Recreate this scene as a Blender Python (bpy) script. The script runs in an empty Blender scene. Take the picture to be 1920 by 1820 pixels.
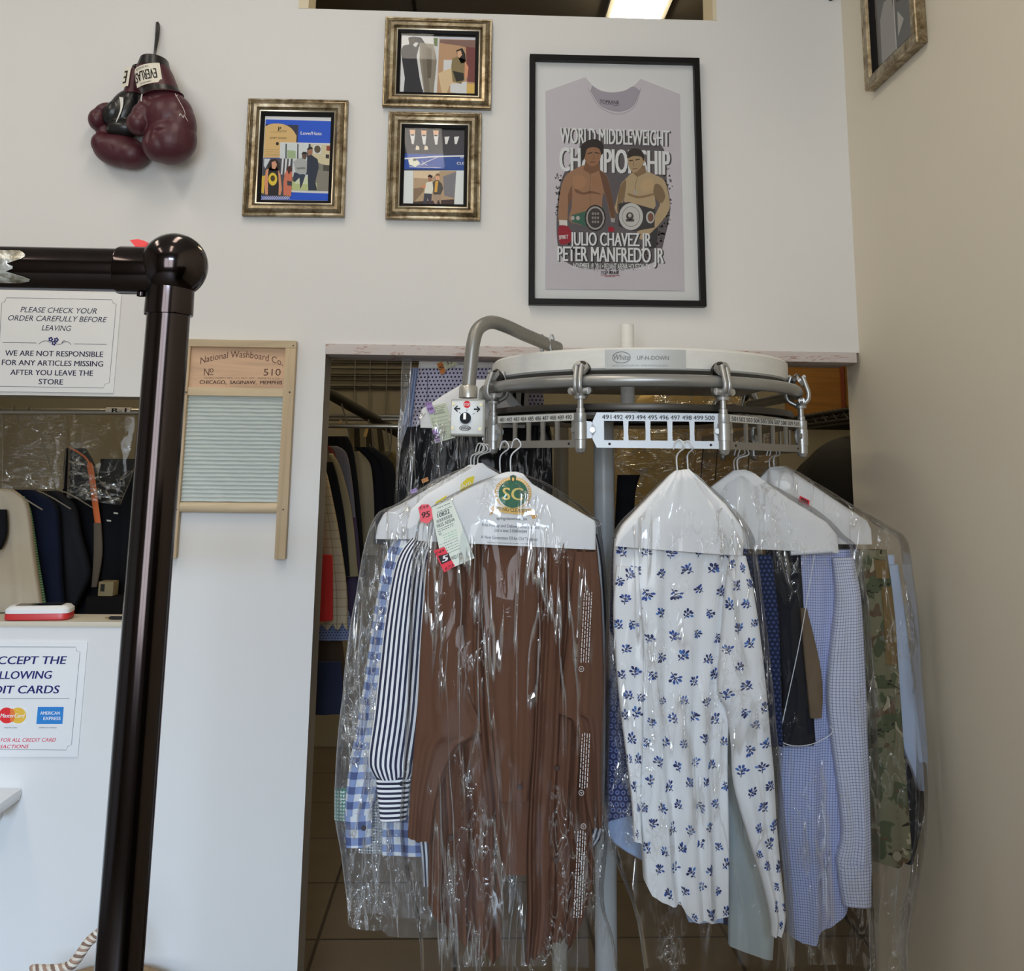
import bpy, bmesh, math, random
import numpy as np
from mathutils import Vector, Matrix, noise
random.seed(7)
SC = bpy.context.scene
PI = math.pi

# ------------------------------------------------------------------ camera, light, exposure
F, CX, CY = 1850.0, 960.0, 540.0          # focal length and principal point of the 1920x1820 frame
CAM = np.array([0.0, -2.8, 1.55])
_u = np.array([120.0, -10040.0, F]); _u /= np.linalg.norm(_u)
_x = np.array([48000.0, (48000.0 * 120.0 + F * F) / 10040.0, F]); _x /= np.linalg.norm(_x)
ROT = np.stack([_x, np.cross(_u, _x), _u], 1)   # world -> camera (right, down, forward)

def ray(px, py):
    return ROT.T @ np.array([(px - CX) / F, (py - CY) / F, 1.0])
def P(px, py, Y=0.0):
    d = ray(px, py); return CAM + d * ((Y - CAM[1]) / d[1])
def PX(px, py, X):
    d = ray(px, py); return CAM + d * ((X - CAM[0]) / d[0])
def PZ(px, py, Z):
    d = ray(px, py); return CAM + d * ((Z - CAM[2]) / d[2])
def proj(p):
    q = ROT @ (np.asarray(p, float) - CAM); return q[0] / q[2] * F + CX, q[1] / q[2] * F + CY

cam_d = bpy.data.cameras.new('camera'); cam = bpy.data.objects.new('camera', cam_d)
SC.collection.objects.link(cam); SC.camera = cam
cam_d.sensor_width = 36; cam_d.sensor_fit = 'HORIZONTAL'; cam_d.lens = 36 * F / 1920
cam_d.shift_x = 0.0; cam_d.shift_y = -(910.0 - CY) / 1920.0
cam_d.clip_start = 0.05
_m = Matrix.Identity(4)
for i in range(3):
    _m[i][0] = ROT[0][i]; _m[i][1] = -ROT[1][i]; _m[i][2] = -ROT[2][i]; _m[i][3] = CAM[i]
cam.matrix_world = _m

w = bpy.data.worlds.new('world'); SC.world = w; w.use_nodes = True
w.node_tree.nodes['Background'].inputs[0].default_value = (0.75, 0.85, 1.0, 1)
w.node_tree.nodes['Background'].inputs[1].default_value = 0.6
SC.view_settings.view_transform = 'Standard'; SC.view_settings.look = 'None'
SC.view_settings.gamma = 1.0; SC.view_settings.use_curve_mapping = False
SC.view_settings.exposure = 0.0
SC.cycles.use_denoising = True
SC.cycles.transparent_max_bounces = 48; SC.cycles.max_bounces = 8
SC.cycles.sample_clamp_indirect = 6.0
SC.cycles.caustics_reflective = False; SC.cycles.caustics_refractive = False

def area(name, loc, aim, sx, sy, power, color):
    d = bpy.data.lights.new(name, 'AREA'); d.shape = 'RECTANGLE'; d.size = sx; d.size_y = sy
    d.energy = power; d.color = color
    o = bpy.data.objects.new(name, d); SC.collection.objects.link(o); o.location = loc
    o.rotation_euler = (Vector(aim) - Vector(loc)).to_track_quat('-Z', 'Y').to_euler()
    return o
WIN = (-1.35, 0.45, 0.55, 2.75)            # storefront window: x0, x1, z0, z1 in the wall behind the camera
area('street_daylight', (-0.45, -5.34, 1.75), (-0.45, 0, 1.5), 1.8, 1.9, 80, (0.86, 0.93, 1.0))
area('blue_sky', (1.3, -7.6, 4.2), (0.3, -4.6, 1.2), 4.2, 2.6, 2850, (0.47, 0.70, 1.0))
for _k, (_lx, _ly) in enumerate(((-1.9, -1.5), (-0.35, -1.5), (-1.9, -3.4), (-0.35, -3.4))):
    area('ceiling_tubes', (_lx, _ly, 3.66), (_lx, _ly, 0), 0.25, 1.2, 11.8, (1.0, 0.90, 0.76))

# ------------------------------------------------------------------ materials
def lin(c):
    return tuple(((v / 255) / 12.92 if v <= 10.3 else ((v / 255 + 0.055) / 1.055) ** 2.4) for v in c)
def tone(c, k=1.5):
    return tuple(min(0.88, v * k) for v in lin(c))
MATS = {}
class NT:
    """tiny node-tree helper"""
    def __init__(s, name):
        s.m = bpy.data.materials.new(name); s.m.use_nodes = True; s.t = s.m.node_tree
        s.b = s.t.nodes['Principled BSDF']; s.out = s.t.nodes['Material Output']
    def n(s, typ, **kw):
        x = s.t.nodes.new(typ)
        for k, v in kw.items(): setattr(x, k, v)
        return x
    def l(s, a, b): s.t.links.new(a, b)
    def val(s, sock, v):
        if hasattr(v, 'is_linked'): s.l(v, sock)
        else: sock.default_value = v
    def math(s, op, a, b=0.0, c=0.0):
        x = s.n('ShaderNodeMath', operation=op)
        for i, v in enumerate((a, b, c)): s.val(x.inputs[i], v)
        return x.outputs[0]
    def mix(s, f, a, b):
        x = s.n('ShaderNodeMix', data_type='RGBA'); s.val(x.inputs[0], f)
        for i, v in ((6, a), (7, b)):
            if hasattr(v, 'is_linked'): s.l(v, x.inputs[i])
            else: x.inputs[i].default_value = (*v, 1)
        return x.outputs[2]
    def noise(s, scale, stretch=(1, 1, 1), detail=3, coord='Object', rough=0.5, dist=0.0):
        tc = s.n('ShaderNodeTexCoord'); mp = s.n('ShaderNodeMapping'); mp.inputs['Scale'].default_value = stretch
        s.l(tc.outputs[coord], mp.inputs[0]); x = s.n('ShaderNodeTexNoise')
        x.inputs['Scale'].default_value = scale; x.inputs['Detail'].default_value = detail
        x.inputs['Roughness'].default_value = rough; x.inputs['Distortion'].default_value = dist
        s.l(mp.outputs[0], x.inputs['Vector']); return x.outputs[0]
    def ramp(s, f, stops, const=False):
        x = s.n('ShaderNodeValToRGB'); s.l(f, x.inputs[0]); e = x.color_ramp
        if const: e.interpolation = 'CONSTANT'
        while len(e.elements) < len(stops): e.elements.new(0.5)
        for el, (p, c) in zip(e.elements, stops): el.position = p; el.color = (*c, 1)
        return x.outputs[0]
    def uv(s):
        x = s.n('ShaderNodeSeparateXYZ'); s.l(s.n('ShaderNodeUVMap').outputs[0], x.inputs[0]); return x.outputs[0], x.outputs[1]
    def bump(s, h, strength=0.3, dist=0.002):
        x = s.n('ShaderNodeBump'); x.inputs['Strength'].default_value = strength; x.inputs['Distance'].default_value = dist
        s.l(h, x.inputs['Height']); s.l(x.outputs[0], s.b.inputs['Normal']); return x.outputs[0]
    def base(s, c):
        if hasattr(c, 'is_linked'): s.l(c, s.b.inputs['Base Color'])
        else: s.b.inputs['Base Color'].default_value = (*c, 1)
    def set(s, rough=0.6, metal=0.0, spec=0.5):
        s.b.inputs['Roughness'].default_value = rough; s.b.inputs['Metallic'].default_value = metal
        s.b.inputs['Specular IOR Level'].default_value = spec

def mat(name, c, rough=0.6, metal=0.0, spec=0.5, bump=None, var=0.0):
    """plain procedural material; bump = (scale, strength[, stretch]); var = mottling"""
    if name in MATS: return MATS[name]
    t = NT(name); t.set(rough, metal, spec); t.base(c)
    if var:
        f = t.noise(9, detail=4)
        t.base(t.mix(f, tuple(v * (1 - var) for v in c), tuple(min(0.95, v * (1 + var)) for v in c)))
    if bump: t.bump(t.noise(bump[0], bump[2] if len(bump) > 2 else (1, 1, 1)), bump[1])
    MATS[name] = t.m; return t.m
def ink(c, k=1.5, rough=0.55):
    return mat('ink_%02x%02x%02x' % tuple(c), tone(c, k), rough, spec=0.3)
def cloth(name, c, k=1.5, rough=0.85):
    return mat(name, tone(c, k), rough, spec=0.2, bump=(900, 0.25), var=0.06)

# ------------------------------------------------------------------ objects
def link(o): SC.collection.objects.link(o); return o
def tag(o, label, cat, group=None):
    o['label'] = label; o['category'] = cat
    if group: o['group'] = group
    return o
def thing(name, label, cat, loc=(0, 0, 0), group=None):
    o = bpy.data.objects.new(name, None); o.empty_display_size = 0.05; link(o); o.location = Vector(loc)
    return tag(o, label, cat, group)

class MB:
    def __init__(s): s.v = []; s.f = []; s.mi = []; s.uv = []; s.mats = []
    def m(s, material):
        if material not in s.mats: s.mats.append(material)
        return s.mats.index(material)
    def add(s, vs, fs, material, uvs=None):
        b = len(s.v); k = s.m(material)
        s.v += [tuple(float(c) for c in v) for v in vs]
        s.uv += [tuple(map(float, q)) for q in uvs] if uvs is not None else [(float(v[0]), float(v[2])) for v in vs]
        for f in fs: s.f.append(tuple(b + i for i in f)); s.mi.append(k)
    def box(s, a, b, material, bev=0.0):
        (x0, y0, z0), (x1, y1, z1) = a, b
        if bev <= 0:
            v = [(x, y, z) for x in (x0, x1) for y in (y0, y1) for z in (z0, z1)]
            s.add(v, [(0, 1, 3, 2), (4, 6, 7, 5), (0, 4, 5, 1), (2, 3, 7, 6), (0, 2, 6, 4), (1, 5, 7, 3)], material)
        else:
            bm = bmesh.new(); bmesh.ops.create_cube(bm, size=1)
            for q in bm.verts:
                q.co = Vector(((x0 + x1) / 2 + q.co.x * (x1 - x0), (y0 + y1) / 2 + q.co.y * (y1 - y0), (z0 + z1) / 2 + q.co.z * (z1 - z0)))
            bmesh.ops.bevel(bm, geom=bm.edges[:], offset=bev, segments=2, affect='EDGES', profile=0.7)
            bm.verts.index_update()
            s.add([q.co for q in bm.verts], [[q.index for q in f.verts] for f in bm.faces], material); bm.free()
    def tube(s, pts, r, material, seg=12, caps=True, closed=False, flat=1.0):
        pts = [Vector(p) for p in pts]; n = len(pts)
        rs = r if isinstance(r, (list, tuple)) else [r] * n
        vs = []; up = None
        for i in range(n):
            a = pts[(i - 1) % n] if (closed or i) else pts[i]
            b = pts[(i + 1) % n] if (closed or i < n - 1) else pts[i]
            d = (b - a).normalized()
            if up is None:
                up = Vector((0, 0, 1)) if abs(d.z) < 0.9 else Vector((0, -1, 0))
            u = (up - d * up.dot(d)).normalized(); w_ = d.cross(u); up = u
            for k in range(seg):
                t = 2 * PI * k / seg
                vs.append(pts[i] + (u * math.cos(t) + w_ * math.sin(t) * flat) * rs[i])
        fs = []
        for i in range(n if closed else n - 1):
            j = (i + 1) % n
            for k in range(seg):
                q = (k + 1) % seg
                fs.append((i * seg + k, i * seg + q, j * seg + q, j * seg + k))
        if caps and not closed:
            fs.append(tuple(range(seg))[::-1]); fs.append(tuple((n - 1) * seg + k for k in range(seg)))
        s.add(vs, fs, material)
    def lathe(s, c, prof, material, axis='z', seg=28, caps=True):
        """prof: list of (radius, height along axis) about point c"""
        vs = []; fs = []
        for (r, h) in prof:
            for k in range(seg):
                t = 2 * PI * k / seg; a, b = r * math.cos(t), r * math.sin(t)
                p = {'z': (a, b, h), 'y': (a, h, b), 'x': (h, a, b)}[axis]
                vs.append((c[0] + p[0], c[1] + p[1], c[2] + p[2]))
        for i in range(len(prof) - 1):
            for k in range(seg):
                q = (k + 1) % seg; fs.append((i * seg + k, i * seg + q, (i + 1) * seg + q, (i + 1) * seg + k))
        if caps:
            fs.append(tuple(range(seg))); fs.append(tuple((len(prof) - 1) * seg + k for k in range(seg)))
        s.add(vs, fs, material)
    def prism(s, poly, d, material):
        """poly: 3-D points of a planar outline, extruded by vector d"""
        n = len(poly); d = np.asarray(d, float); a = [np.asarray(p, float) for p in poly]
        vs = a + [p + d for p in a]
        fs = [tuple(range(n)), tuple(range(2 * n - 1, n - 1, -1))] + [(i, (i + 1) % n, n + (i + 1) % n, n + i) for i in range(n)]
        s.add(vs, fs, material)
    def build(s, name, parent=None, smooth=True, fix=True, sharp=40):
        me = bpy.data.meshes.new(name); me.from_pydata(s.v, [], s.f)
        for q in s.mats: me.materials.append(q)
        me.polygons.foreach_set('material_index', s.mi)
        uvl = me.uv_layers.new(name='UVMap')
        idx = np.empty(len(me.loops), dtype=np.int32); me.loops.foreach_get('vertex_index', idx)
        uvl.data.foreach_set('uv', np.asarray(s.uv, dtype=np.float32)[idx].ravel())
        if fix:
            bm = bmesh.new(); bm.from_mesh(me); bmesh.ops.recalc_face_normals(bm, faces=bm.faces[:]); bm.to_mesh(me); bm.free()
        if smooth:
            me.polygons.foreach_set('use_smooth', [True] * len(me.polygons))
            try: me.set_sharp_from_angle(angle=math.radians(sharp))
            except Exception: pass
        o = link(bpy.data.objects.new(name, me))
        if parent is not None:
            o.parent = parent; o.matrix_parent_inverse = Matrix.Translation(-parent.location)
        me.update(); return o

def mean(*p): return sum(np.asarray(q, float) for q in p) / len(p)
def sm(pts, n=8, closed=False):
    """Catmull-Rom through 2-D / 3-D points"""
    p = [np.asarray(q, float) for q in pts]; out = []; N = len(p)
    rng = range(N) if closed else range(N - 1)
    for i in rng:
        a = p[(i - 1) % N] if (closed or i) else p[0]; b = p[i]; c = p[(i + 1) % N]
        d = p[(i + 2) % N] if (closed or i < N - 2) else p[-1]
        for k in range(n):
            t = k / n
            out.append(0.5 * (2 * b + (c - a) * t + (2 * a - 5 * b + 4 * c - d) * t * t + (3 * b - a - 3 * c + d) * t ** 3))
    if not closed: out.append(p[-1])
    return out

# ---- lettering: built-in font turned into flat mesh, laid out on the photographed line
_TX = {}
def text_mesh(string, shear=0.0, bold=0.0):
    key = (string, shear, bold)
    if key in _TX: return _TX[key]
    cu = bpy.data.curves.new('t', 'FONT'); cu.body = string; cu.shear = shear
    cu.resolution_u = 3; cu.fill_mode = 'BOTH'; cu.size = 1.0
    o = bpy.data.objects.new('t', cu); link(o); bpy.context.view_layer.update()
    me = bpy.data.meshes.new_from_object(o.evaluated_get(bpy.context.evaluated_depsgraph_get()))
    v = [(q.co.x, q.co.y) for q in me.vertices]; f = [tuple(p.vertices) for p in me.polygons]
    bpy.data.objects.remove(o); bpy.data.curves.remove(cu); bpy.data.meshes.remove(me)
    if not v: v = [(0, 0)]; f = []
    if bold:                                   # heavier strokes: the same outline shifted to both sides
        n = len(v); v = [(a - bold, b, 0) for a, b in v] + [(a + bold, b, 1) for a, b in v]; f = f + [tuple(i + n for i in q) for q in f]
    else: v = [(a, b, 0) for a, b in v]
    x0 = min(q[0] for q in v); x1 = max(q[0] for q in v)
    cap = 0.729
    _TX[key] = ([((a - x0) / max(1e-6, x1 - x0), b / cap, d) for a, b, d in v], f); return _TX[key]
def lean(x): return -(x - 1080.0) / 10500.0
def T(mb, s, x0, y0, x1, y1, cap, Y, c, shear=0.0, bold=0.0, k=1.5, m=None, arc=0.0):
    """text in photo pixels: baseline from (x0,y0) to (x1,y1), capital height cap, on the plane Y"""
    v, f = text_mesh(s, shear, bold); ln = lean((x0 + x1) / 2); q = []
    L = math.hypot(x1 - x0, y1 - y0); dx, dy = (x1 - x0) / L, (y1 - y0) / L
    for a, b, d in v:
        rise = b * cap + arc * (1 - (2 * a - 1) ** 2)
        px = x0 + (x1 - x0) * a + rise * (ln if abs(dx) > 0.9 else dy); py = y0 + (y1 - y0) * a - rise * abs(dx)
        q.append(P(px, py, Y - .00006 * d))
    mb.add(q, f, m or ink(c, k))
def T3(mb, s, o, ex, ez, w_, h, m, bold=0.0, shear=0.0):
    """text on any plane: origin, unit axes, width, cap height"""
    v, f = text_mesh(s, shear, bold); o, ex, ez = (np.asarray(t, float) for t in (o, ex, ez))
    n = np.cross(ex, ez); mb.add([o + ex * (a * w_) + ez * (b * h) + n * (.0001 * d) for a, b, d in v], f, m)
def poly(mb, pts, Y, c, k=1.5, m=None):
    mb.add([P(a, b, Y) for a, b in pts], [tuple(range(len(pts)))], m or ink(c, k))
def stroke(mb, pts, wpx, Y, c, k=1.5, m=None):
    """flat printed line along pixel points"""
    n = len(pts); v = []
    for i, (a, b) in enumerate(pts):
        p, q = pts[max(0, i - 1)], pts[min(n - 1, i + 1)]
        dx, dy = q[0] - p[0], q[1] - p[1]; L = math.hypot(dx, dy) or 1
        v += [P(a - dy / L * wpx / 2, b + dx / L * wpx / 2, Y), P(a + dy / L * wpx / 2, b - dx / L * wpx / 2, Y)]
    mb.add(v, [(2 * i, 2 * i + 1, 2 * i + 3, 2 * i + 2) for i in range(n - 1)], m or ink(c, k))
def ell(cx, cy, rx, ry, n=20, a0=0.0): return [(cx + rx * math.cos(a0 + 2 * PI * i / n), cy + ry * math.sin(a0 + 2 * PI * i / n)) for i in range(n)]
# ================================================================== the setting
XR = 1.118                                     # right wall plane
XL = -3.2; YB = -5.2; CEIL = 3.72; WT = 0.12   # left wall, shop-front wall, ceiling, thickness of the front wall
DL = -0.416; DTOP = 1.895; LEDGE = 1.136; PTOP = 1.738; PL = -2.0; PRX = -0.86
UB = 2.912; UL = -0.545; UR = 0.728; UTOP = 3.5

def structure(o): o['kind'] = 'structure'; return o
def wall_grid(mb, xs, zs, holes, y0, y1, m, mrev=None):
    """vertical wall with openings: xs, zs cut positions, holes = set of (i, j) cells left open"""
    mrev = mrev or m; nx, nz = len(xs) - 1, len(zs) - 1
    solid = lambda i, j: 0 <= i < nx and 0 <= j < nz and (i, j) not in holes
    for i in range(nx):
        for j in range(nz):
            if not solid(i, j): continue
            a, b, c, d = xs[i], xs[i + 1], zs[j], zs[j + 1]
            mb.add([(a, y0, c), (b, y0, c), (b, y0, d), (a, y0, d)], [(0, 1, 2, 3)], m)
            mb.add([(a, y1, c), (b, y1, c), (b, y1, d), (a, y1, d)], [(3, 2, 1, 0)], mrev)
            if not solid(i - 1, j): mb.add([(a, y0, c), (a, y0, d), (a, y1, d), (a, y1, c)], [(0, 1, 2, 3)], mrev)
            if not solid(i + 1, j): mb.add([(b, y0, c), (b, y1, c), (b, y1, d), (b, y0, d)], [(0, 1, 2, 3)], mrev)
            if not solid(i, j - 1): mb.add([(a, y0, c), (a, y1, c), (b, y1, c), (b, y0, c)], [(0, 1, 2, 3)], mrev)
            if not solid(i, j + 1): mb.add([(a, y0, d), (b, y0, d), (b, y1, d), (a, y1, d)], [(0, 1, 2, 3)], mrev)

def paint(name, c, var=0.03):
    t = NT(name); t.set(0.75, 0, 0.25)
    f = t.noise(2.2, detail=5); t.base(t.mix(f, tuple(v * (1 - var) for v in c), tuple(v * (1 + var) for v in c)))
    t.bump(t.noise(260, detail=2), 0.06, 0.001); MATS[name] = t.m; return t.m
WHITE = paint('white_wall_paint', (0.79, 0.782, 0.768)); BEIGE = paint('beige_wall_paint', (0.80, 0.73, 0.60))
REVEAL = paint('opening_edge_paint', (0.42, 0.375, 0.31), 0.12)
FARW = paint('far_wall_paint', (0.34, 0.32, 0.29), 0.06)
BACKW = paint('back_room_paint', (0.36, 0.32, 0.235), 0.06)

mb = MB()
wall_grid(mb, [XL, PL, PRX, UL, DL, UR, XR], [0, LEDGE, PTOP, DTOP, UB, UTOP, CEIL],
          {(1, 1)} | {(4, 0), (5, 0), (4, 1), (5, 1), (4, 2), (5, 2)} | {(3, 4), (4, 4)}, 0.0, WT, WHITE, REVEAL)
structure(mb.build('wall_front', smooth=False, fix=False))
mb = MB(); mb.box((XR, YB, 0), (XR + 0.12, 0.10, CEIL), BEIGE); structure(mb.build('wall_right', smooth=False))
mb = MB(); mb.box((XL - 0.12, YB, 0), (XL, 3.3, CEIL), FARW); structure(mb.build('wall_left', smooth=False))
mb = MB(); wall_grid(mb, [XL, WIN[0], WIN[1], XR], [0, WIN[2], WIN[3], CEIL], {(1, 1)}, YB, YB + 0.12, FARW)
structure(mb.build('wall_rear', smooth=False, fix=False))
mb = MB(); mb.box((0.24, -3.05, 0), (XR, -2.72, 1.5), mat('dark_blocker_board', (0.06, 0.045, 0.035), 0.6)); structure(mb.build('wall_shade_blocker', smooth=False))  # added unseen behind the camera to keep light off the lower right wall
def tile_floor():
    t = NT('floor_tile'); t.set(0.45, 0, 0.4)
    tc = t.n('ShaderNodeTexCoord'); mp = t.n('ShaderNodeMapping'); mp.inputs['Location'].default_value = (0.02, 0.06, 0)
    t.l(tc.outputs['Object'], mp.inputs[0]); b = t.n('ShaderNodeTexBrick'); t.l(mp.outputs[0], b.inputs[0])
    b.offset = 0.0; b.inputs['Scale'].default_value = 1.0; b.inputs['Brick Width'].default_value = 0.46; b.inputs['Row Height'].default_value = 0.46
    b.inputs['Mortar Size'].default_value = 0.006
    b.inputs['Color1'].default_value = (0.165, 0.128, 0.088, 1); b.inputs['Color2'].default_value = (0.135, 0.107, 0.075, 1); b.inputs['Mortar'].default_value = (0.045, 0.035, 0.026, 1)
    t.base(t.mix(t.noise(5, detail=6), (0.6, 0.6, 0.6), (1, 1, 1)))
    x = t.n('ShaderNodeMix', data_type='RGBA', blend_type='MULTIPLY'); x.inputs[0].default_value = 0.6
    t.l(b.outputs[0], x.inputs[6]); t.l(t.mix(t.noise(6, detail=6), (0.5, 0.5, 0.5), (1.2, 1.2, 1.2)), x.inputs[7]); t.base(x.outputs[2])
    return t.m
mb = MB(); mb.box((XL, YB, -0.05), (2.7, 3.3, 0), tile_floor()); structure(mb.build('floor', smooth=False))
CEILM = mat('ceiling_board', (0.62, 0.60, 0.56), 0.9, spec=0.1)
mb = MB(); mb.box((XL, YB, CEIL), (XR, WT, CEIL + 0.05), CEILM); structure(mb.build('ceiling', smooth=False))
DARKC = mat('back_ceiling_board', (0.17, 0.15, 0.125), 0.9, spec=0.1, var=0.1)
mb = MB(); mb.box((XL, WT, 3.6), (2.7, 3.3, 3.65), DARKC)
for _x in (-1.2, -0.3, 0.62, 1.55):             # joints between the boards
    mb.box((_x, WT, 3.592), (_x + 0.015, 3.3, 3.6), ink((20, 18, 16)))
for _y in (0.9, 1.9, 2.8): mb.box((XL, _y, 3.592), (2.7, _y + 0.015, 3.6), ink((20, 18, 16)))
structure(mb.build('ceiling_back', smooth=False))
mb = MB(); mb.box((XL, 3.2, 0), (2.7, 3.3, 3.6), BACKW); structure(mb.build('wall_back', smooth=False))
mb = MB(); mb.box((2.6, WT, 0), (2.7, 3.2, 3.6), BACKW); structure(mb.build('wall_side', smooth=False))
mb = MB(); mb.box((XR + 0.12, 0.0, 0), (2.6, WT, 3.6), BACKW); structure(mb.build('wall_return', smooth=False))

# worn head board of the opening, and its left edge
def worn():
    t = NT('worn_white_board'); t.set(0.7, 0, 0.2)
    n1 = t.noise(14, (1, 1, 5), 6, rough=0.7, dist=1.2)
    t.base(t.ramp(n1, [(0.42, (0.60, 0.55, 0.53)), (0.56, (0.64, 0.57, 0.55)), (0.62, (0.40, 0.24, 0.19)), (0.7, (0.62, 0.56, 0.53))])); return t.m
mb = MB(); mb.box((DL, -0.012, DTOP - 0.03), (XR - 0.012, WT + 0.02, DTOP), worn(), 0.003); structure(mb.build('trim_1'))
mb = MB(); mb.box((PL, -0.004, LEDGE - 0.012), (PRX, WT + 0.02, LEDGE + 0.002), mat('cream_sill', (0.66, 0.60, 0.48), 0.5), 0.003); structure(mb.build('trim_2'))
CREAM = mat('cream_reveal', (0.75, 0.66, 0.48), 0.6)
mb = MB(); mb.box((UL, -0.002, UB), (UL + 0.03, WT, UTOP), CREAM); structure(mb.build('trim_3', smooth=False))
mb = MB(); mb.box((UR - 0.012, -0.002, UB), (UR, WT, UTOP), CREAM); structure(mb.build('trim_4', smooth=False))

# shop-front window behind the camera (it lights the room and is mirrored in the glossy things)
FR = mat('window_bar', (0.05, 0.045, 0.04), 0.35, 0.6)
mb = MB(); x0, x1, z0, z1 = WIN
for a in (x0, x0 + 0.85, x1 - 0.06): mb.box((a, YB + 0.02, z0), (a + 0.06, YB + 0.1, z1), FR)
for a in (z0, z1 - 0.06): mb.box((x0, YB + 0.02, a), (x1, YB + 0.1, a + 0.06), FR)
structure(mb.build('window_1', smooth=False))

# ------------------------------------------------------------------ lights one can see: the tubes in the front room, the troffers in the back room
def emit(name, c, s):
    t = NT(name); t.base((0, 0, 0)); t.b.inputs['Emission Color'].default_value = (*c, 1); t.b.inputs['Emission Strength'].default_value = s; return t.m
LAMPW = mat('lamp_white', (0.8, 0.78, 0.72), 0.4)
a = P(1150, 6, 1.9); b = PZ(1143, 36, 3.57); c = PZ(1237, 40, 3.57)
fx0, fx1 = b[0], c[0]; fy0 = b[1] - 1.25
TUBE = emit('tube_glow', (1.0, 0.84, 0.55), 12.0)
def troffer(x0, x1, y0, y1, label):
    t = thing('ceiling_light', label, 'ceiling light', ((x0 + x1) / 2, (y0 + y1) / 2, 3.6), 'fluorescent ceiling lights')
    m = MB(); m.box((x0 - 0.02, y0 - 0.02, 3.575), (x1 + 0.02, y1 + 0.02, 3.599), LAMPW, 0.004); m.build('housing', t)
    m = MB(); xc = (x0 + x1) / 2; hw = (x1 - x0) / 2
    pr = [(x0 + 2 * hw * i / 10, 3.574 - 0.05 * math.sqrt(max(0, 1 - ((i - 5) / 5) ** 2))) for i in range(11)]
    vs = [(p, y, z) for y in (y0, y1) for p, z in pr]
    m.add(vs, [(i, i + 1, 12 + i, 11 + i) for i in range(10)] + [tuple(range(11)), tuple(range(11, 22))], TUBE); m.build('diffuser', t)
    return t
troffer(fx0, fx1, fy0, fy0 + 1.25, 'glowing fluorescent light seen through the slot above the white wall')
area('back_room_tube', (-1.7, 1.6, 3.5), (-1.7, 1.6, 0), 0.3, 1.2, 12, (1.0, 0.83, 0.55))
area('back_room_tube', (1.3, 2.3, 3.5), (1.3, 2.3, 0), 0.3, 1.2, 9, (1.0, 0.83, 0.55))
# ================================================================== things on the front wall
def rect_axes(c):
    """corners TL,TR,BR,BL in photo pixels on the wall -> clean rectangle: origin (BL), ex, ez, width, height"""
    tl, tr, br, bl = (P(*q, 0) for q in c)
    ex = (tr - tl) + (br - bl); ex /= np.linalg.norm(ex); ez = (tl - bl) + (tr - br); ez -= ex * ez.dot(ex); ez /= np.linalg.norm(ez)
    wd = (np.linalg.norm(tr - tl) + np.linalg.norm(br - bl)) / 2; ht = (np.linalg.norm(tl - bl) + np.linalg.norm(tr - br)) / 2
    ctr = (tl + tr + br + bl) / 4
    return ctr - ex * wd / 2 - ez * ht / 2, ex, ez, wd, ht
def moulding(mb, o, ex, ez, wd, ht, prof, m, nrm=(0, -1, 0)):
    """mitred frame: prof = list of (inset, stand-off)"""
    nrm = np.asarray(nrm, float); n = len(prof); vs = []
    for (sx, sz) in ((0, 0), (1, 0), (1, 1), (0, 1)):
        for (t, d) in prof:
            vs.append(o + ex * (t + sx * (wd - 2 * t)) + ez * (t + sz * (ht - 2 * t)) + nrm * d)
    fs = []
    for c in range(4):
        q = (c + 1) % 4
        for i in range(n - 1): fs.append((c * n + i, c * n + i + 1, q * n + i + 1, q * n + i))
    mb.add(vs, fs, m)
def sheet(mb, o, ex, ez, wd, ht, inset, d, m, nrm=(0, -1, 0)):
    nrm = np.asarray(nrm, float)
    mb.add([o + ex * (inset + a * (wd - 2 * inset)) + ez * (inset + b * (ht - 2 * inset)) + nrm * d for a, b in ((0, 0), (1, 0), (1, 1), (0, 1))], [(0, 1, 2, 3)], m)
def gold():
    t = NT('antique_gold'); t.set(0.34, 0.75, 0.5)
    n1 = t.noise(26, (1, 1, 1), 6, rough=0.7, dist=0.6)
    t.base(t.ramp(n1, [(0.3, (0.07, 0.046, 0.022)), (0.45, (0.25, 0.19, 0.11)), (0.62, (0.46, 0.39, 0.27)), (0.8, (0.66, 0.60, 0.47))]))
    t.bump(t.noise(160), 0.25, 0.001); return t.m
GOLD = gold(); BLACKF = mat('black_frame_paint', (0.007, 0.006, 0.006), 0.45, spec=0.2)
GOLDLIP = mat('silver_gold_lip', (0.55, 0.49, 0.38), 0.3, 0.8)
def glassm():
    t = NT('clear_glass_pane'); tr = t.n('ShaderNodeBsdfTransparent'); gl = t.n('ShaderNodeBsdfGlossy'); gl.inputs['Roughness'].default_value = 0.02
    fr = t.n('ShaderNodeFresnel'); fr.inputs[0].default_value = 1.28; mx = t.n('ShaderNodeMixShader')
    t.l(fr.outputs[0], mx.inputs[0]); t.l(tr.outputs[0], mx.inputs[1]); t.l(gl.outputs[0], mx.inputs[2]); t.l(mx.outputs[0], t.out.inputs[0]); return t.m
GLASS = glassm()
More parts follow.
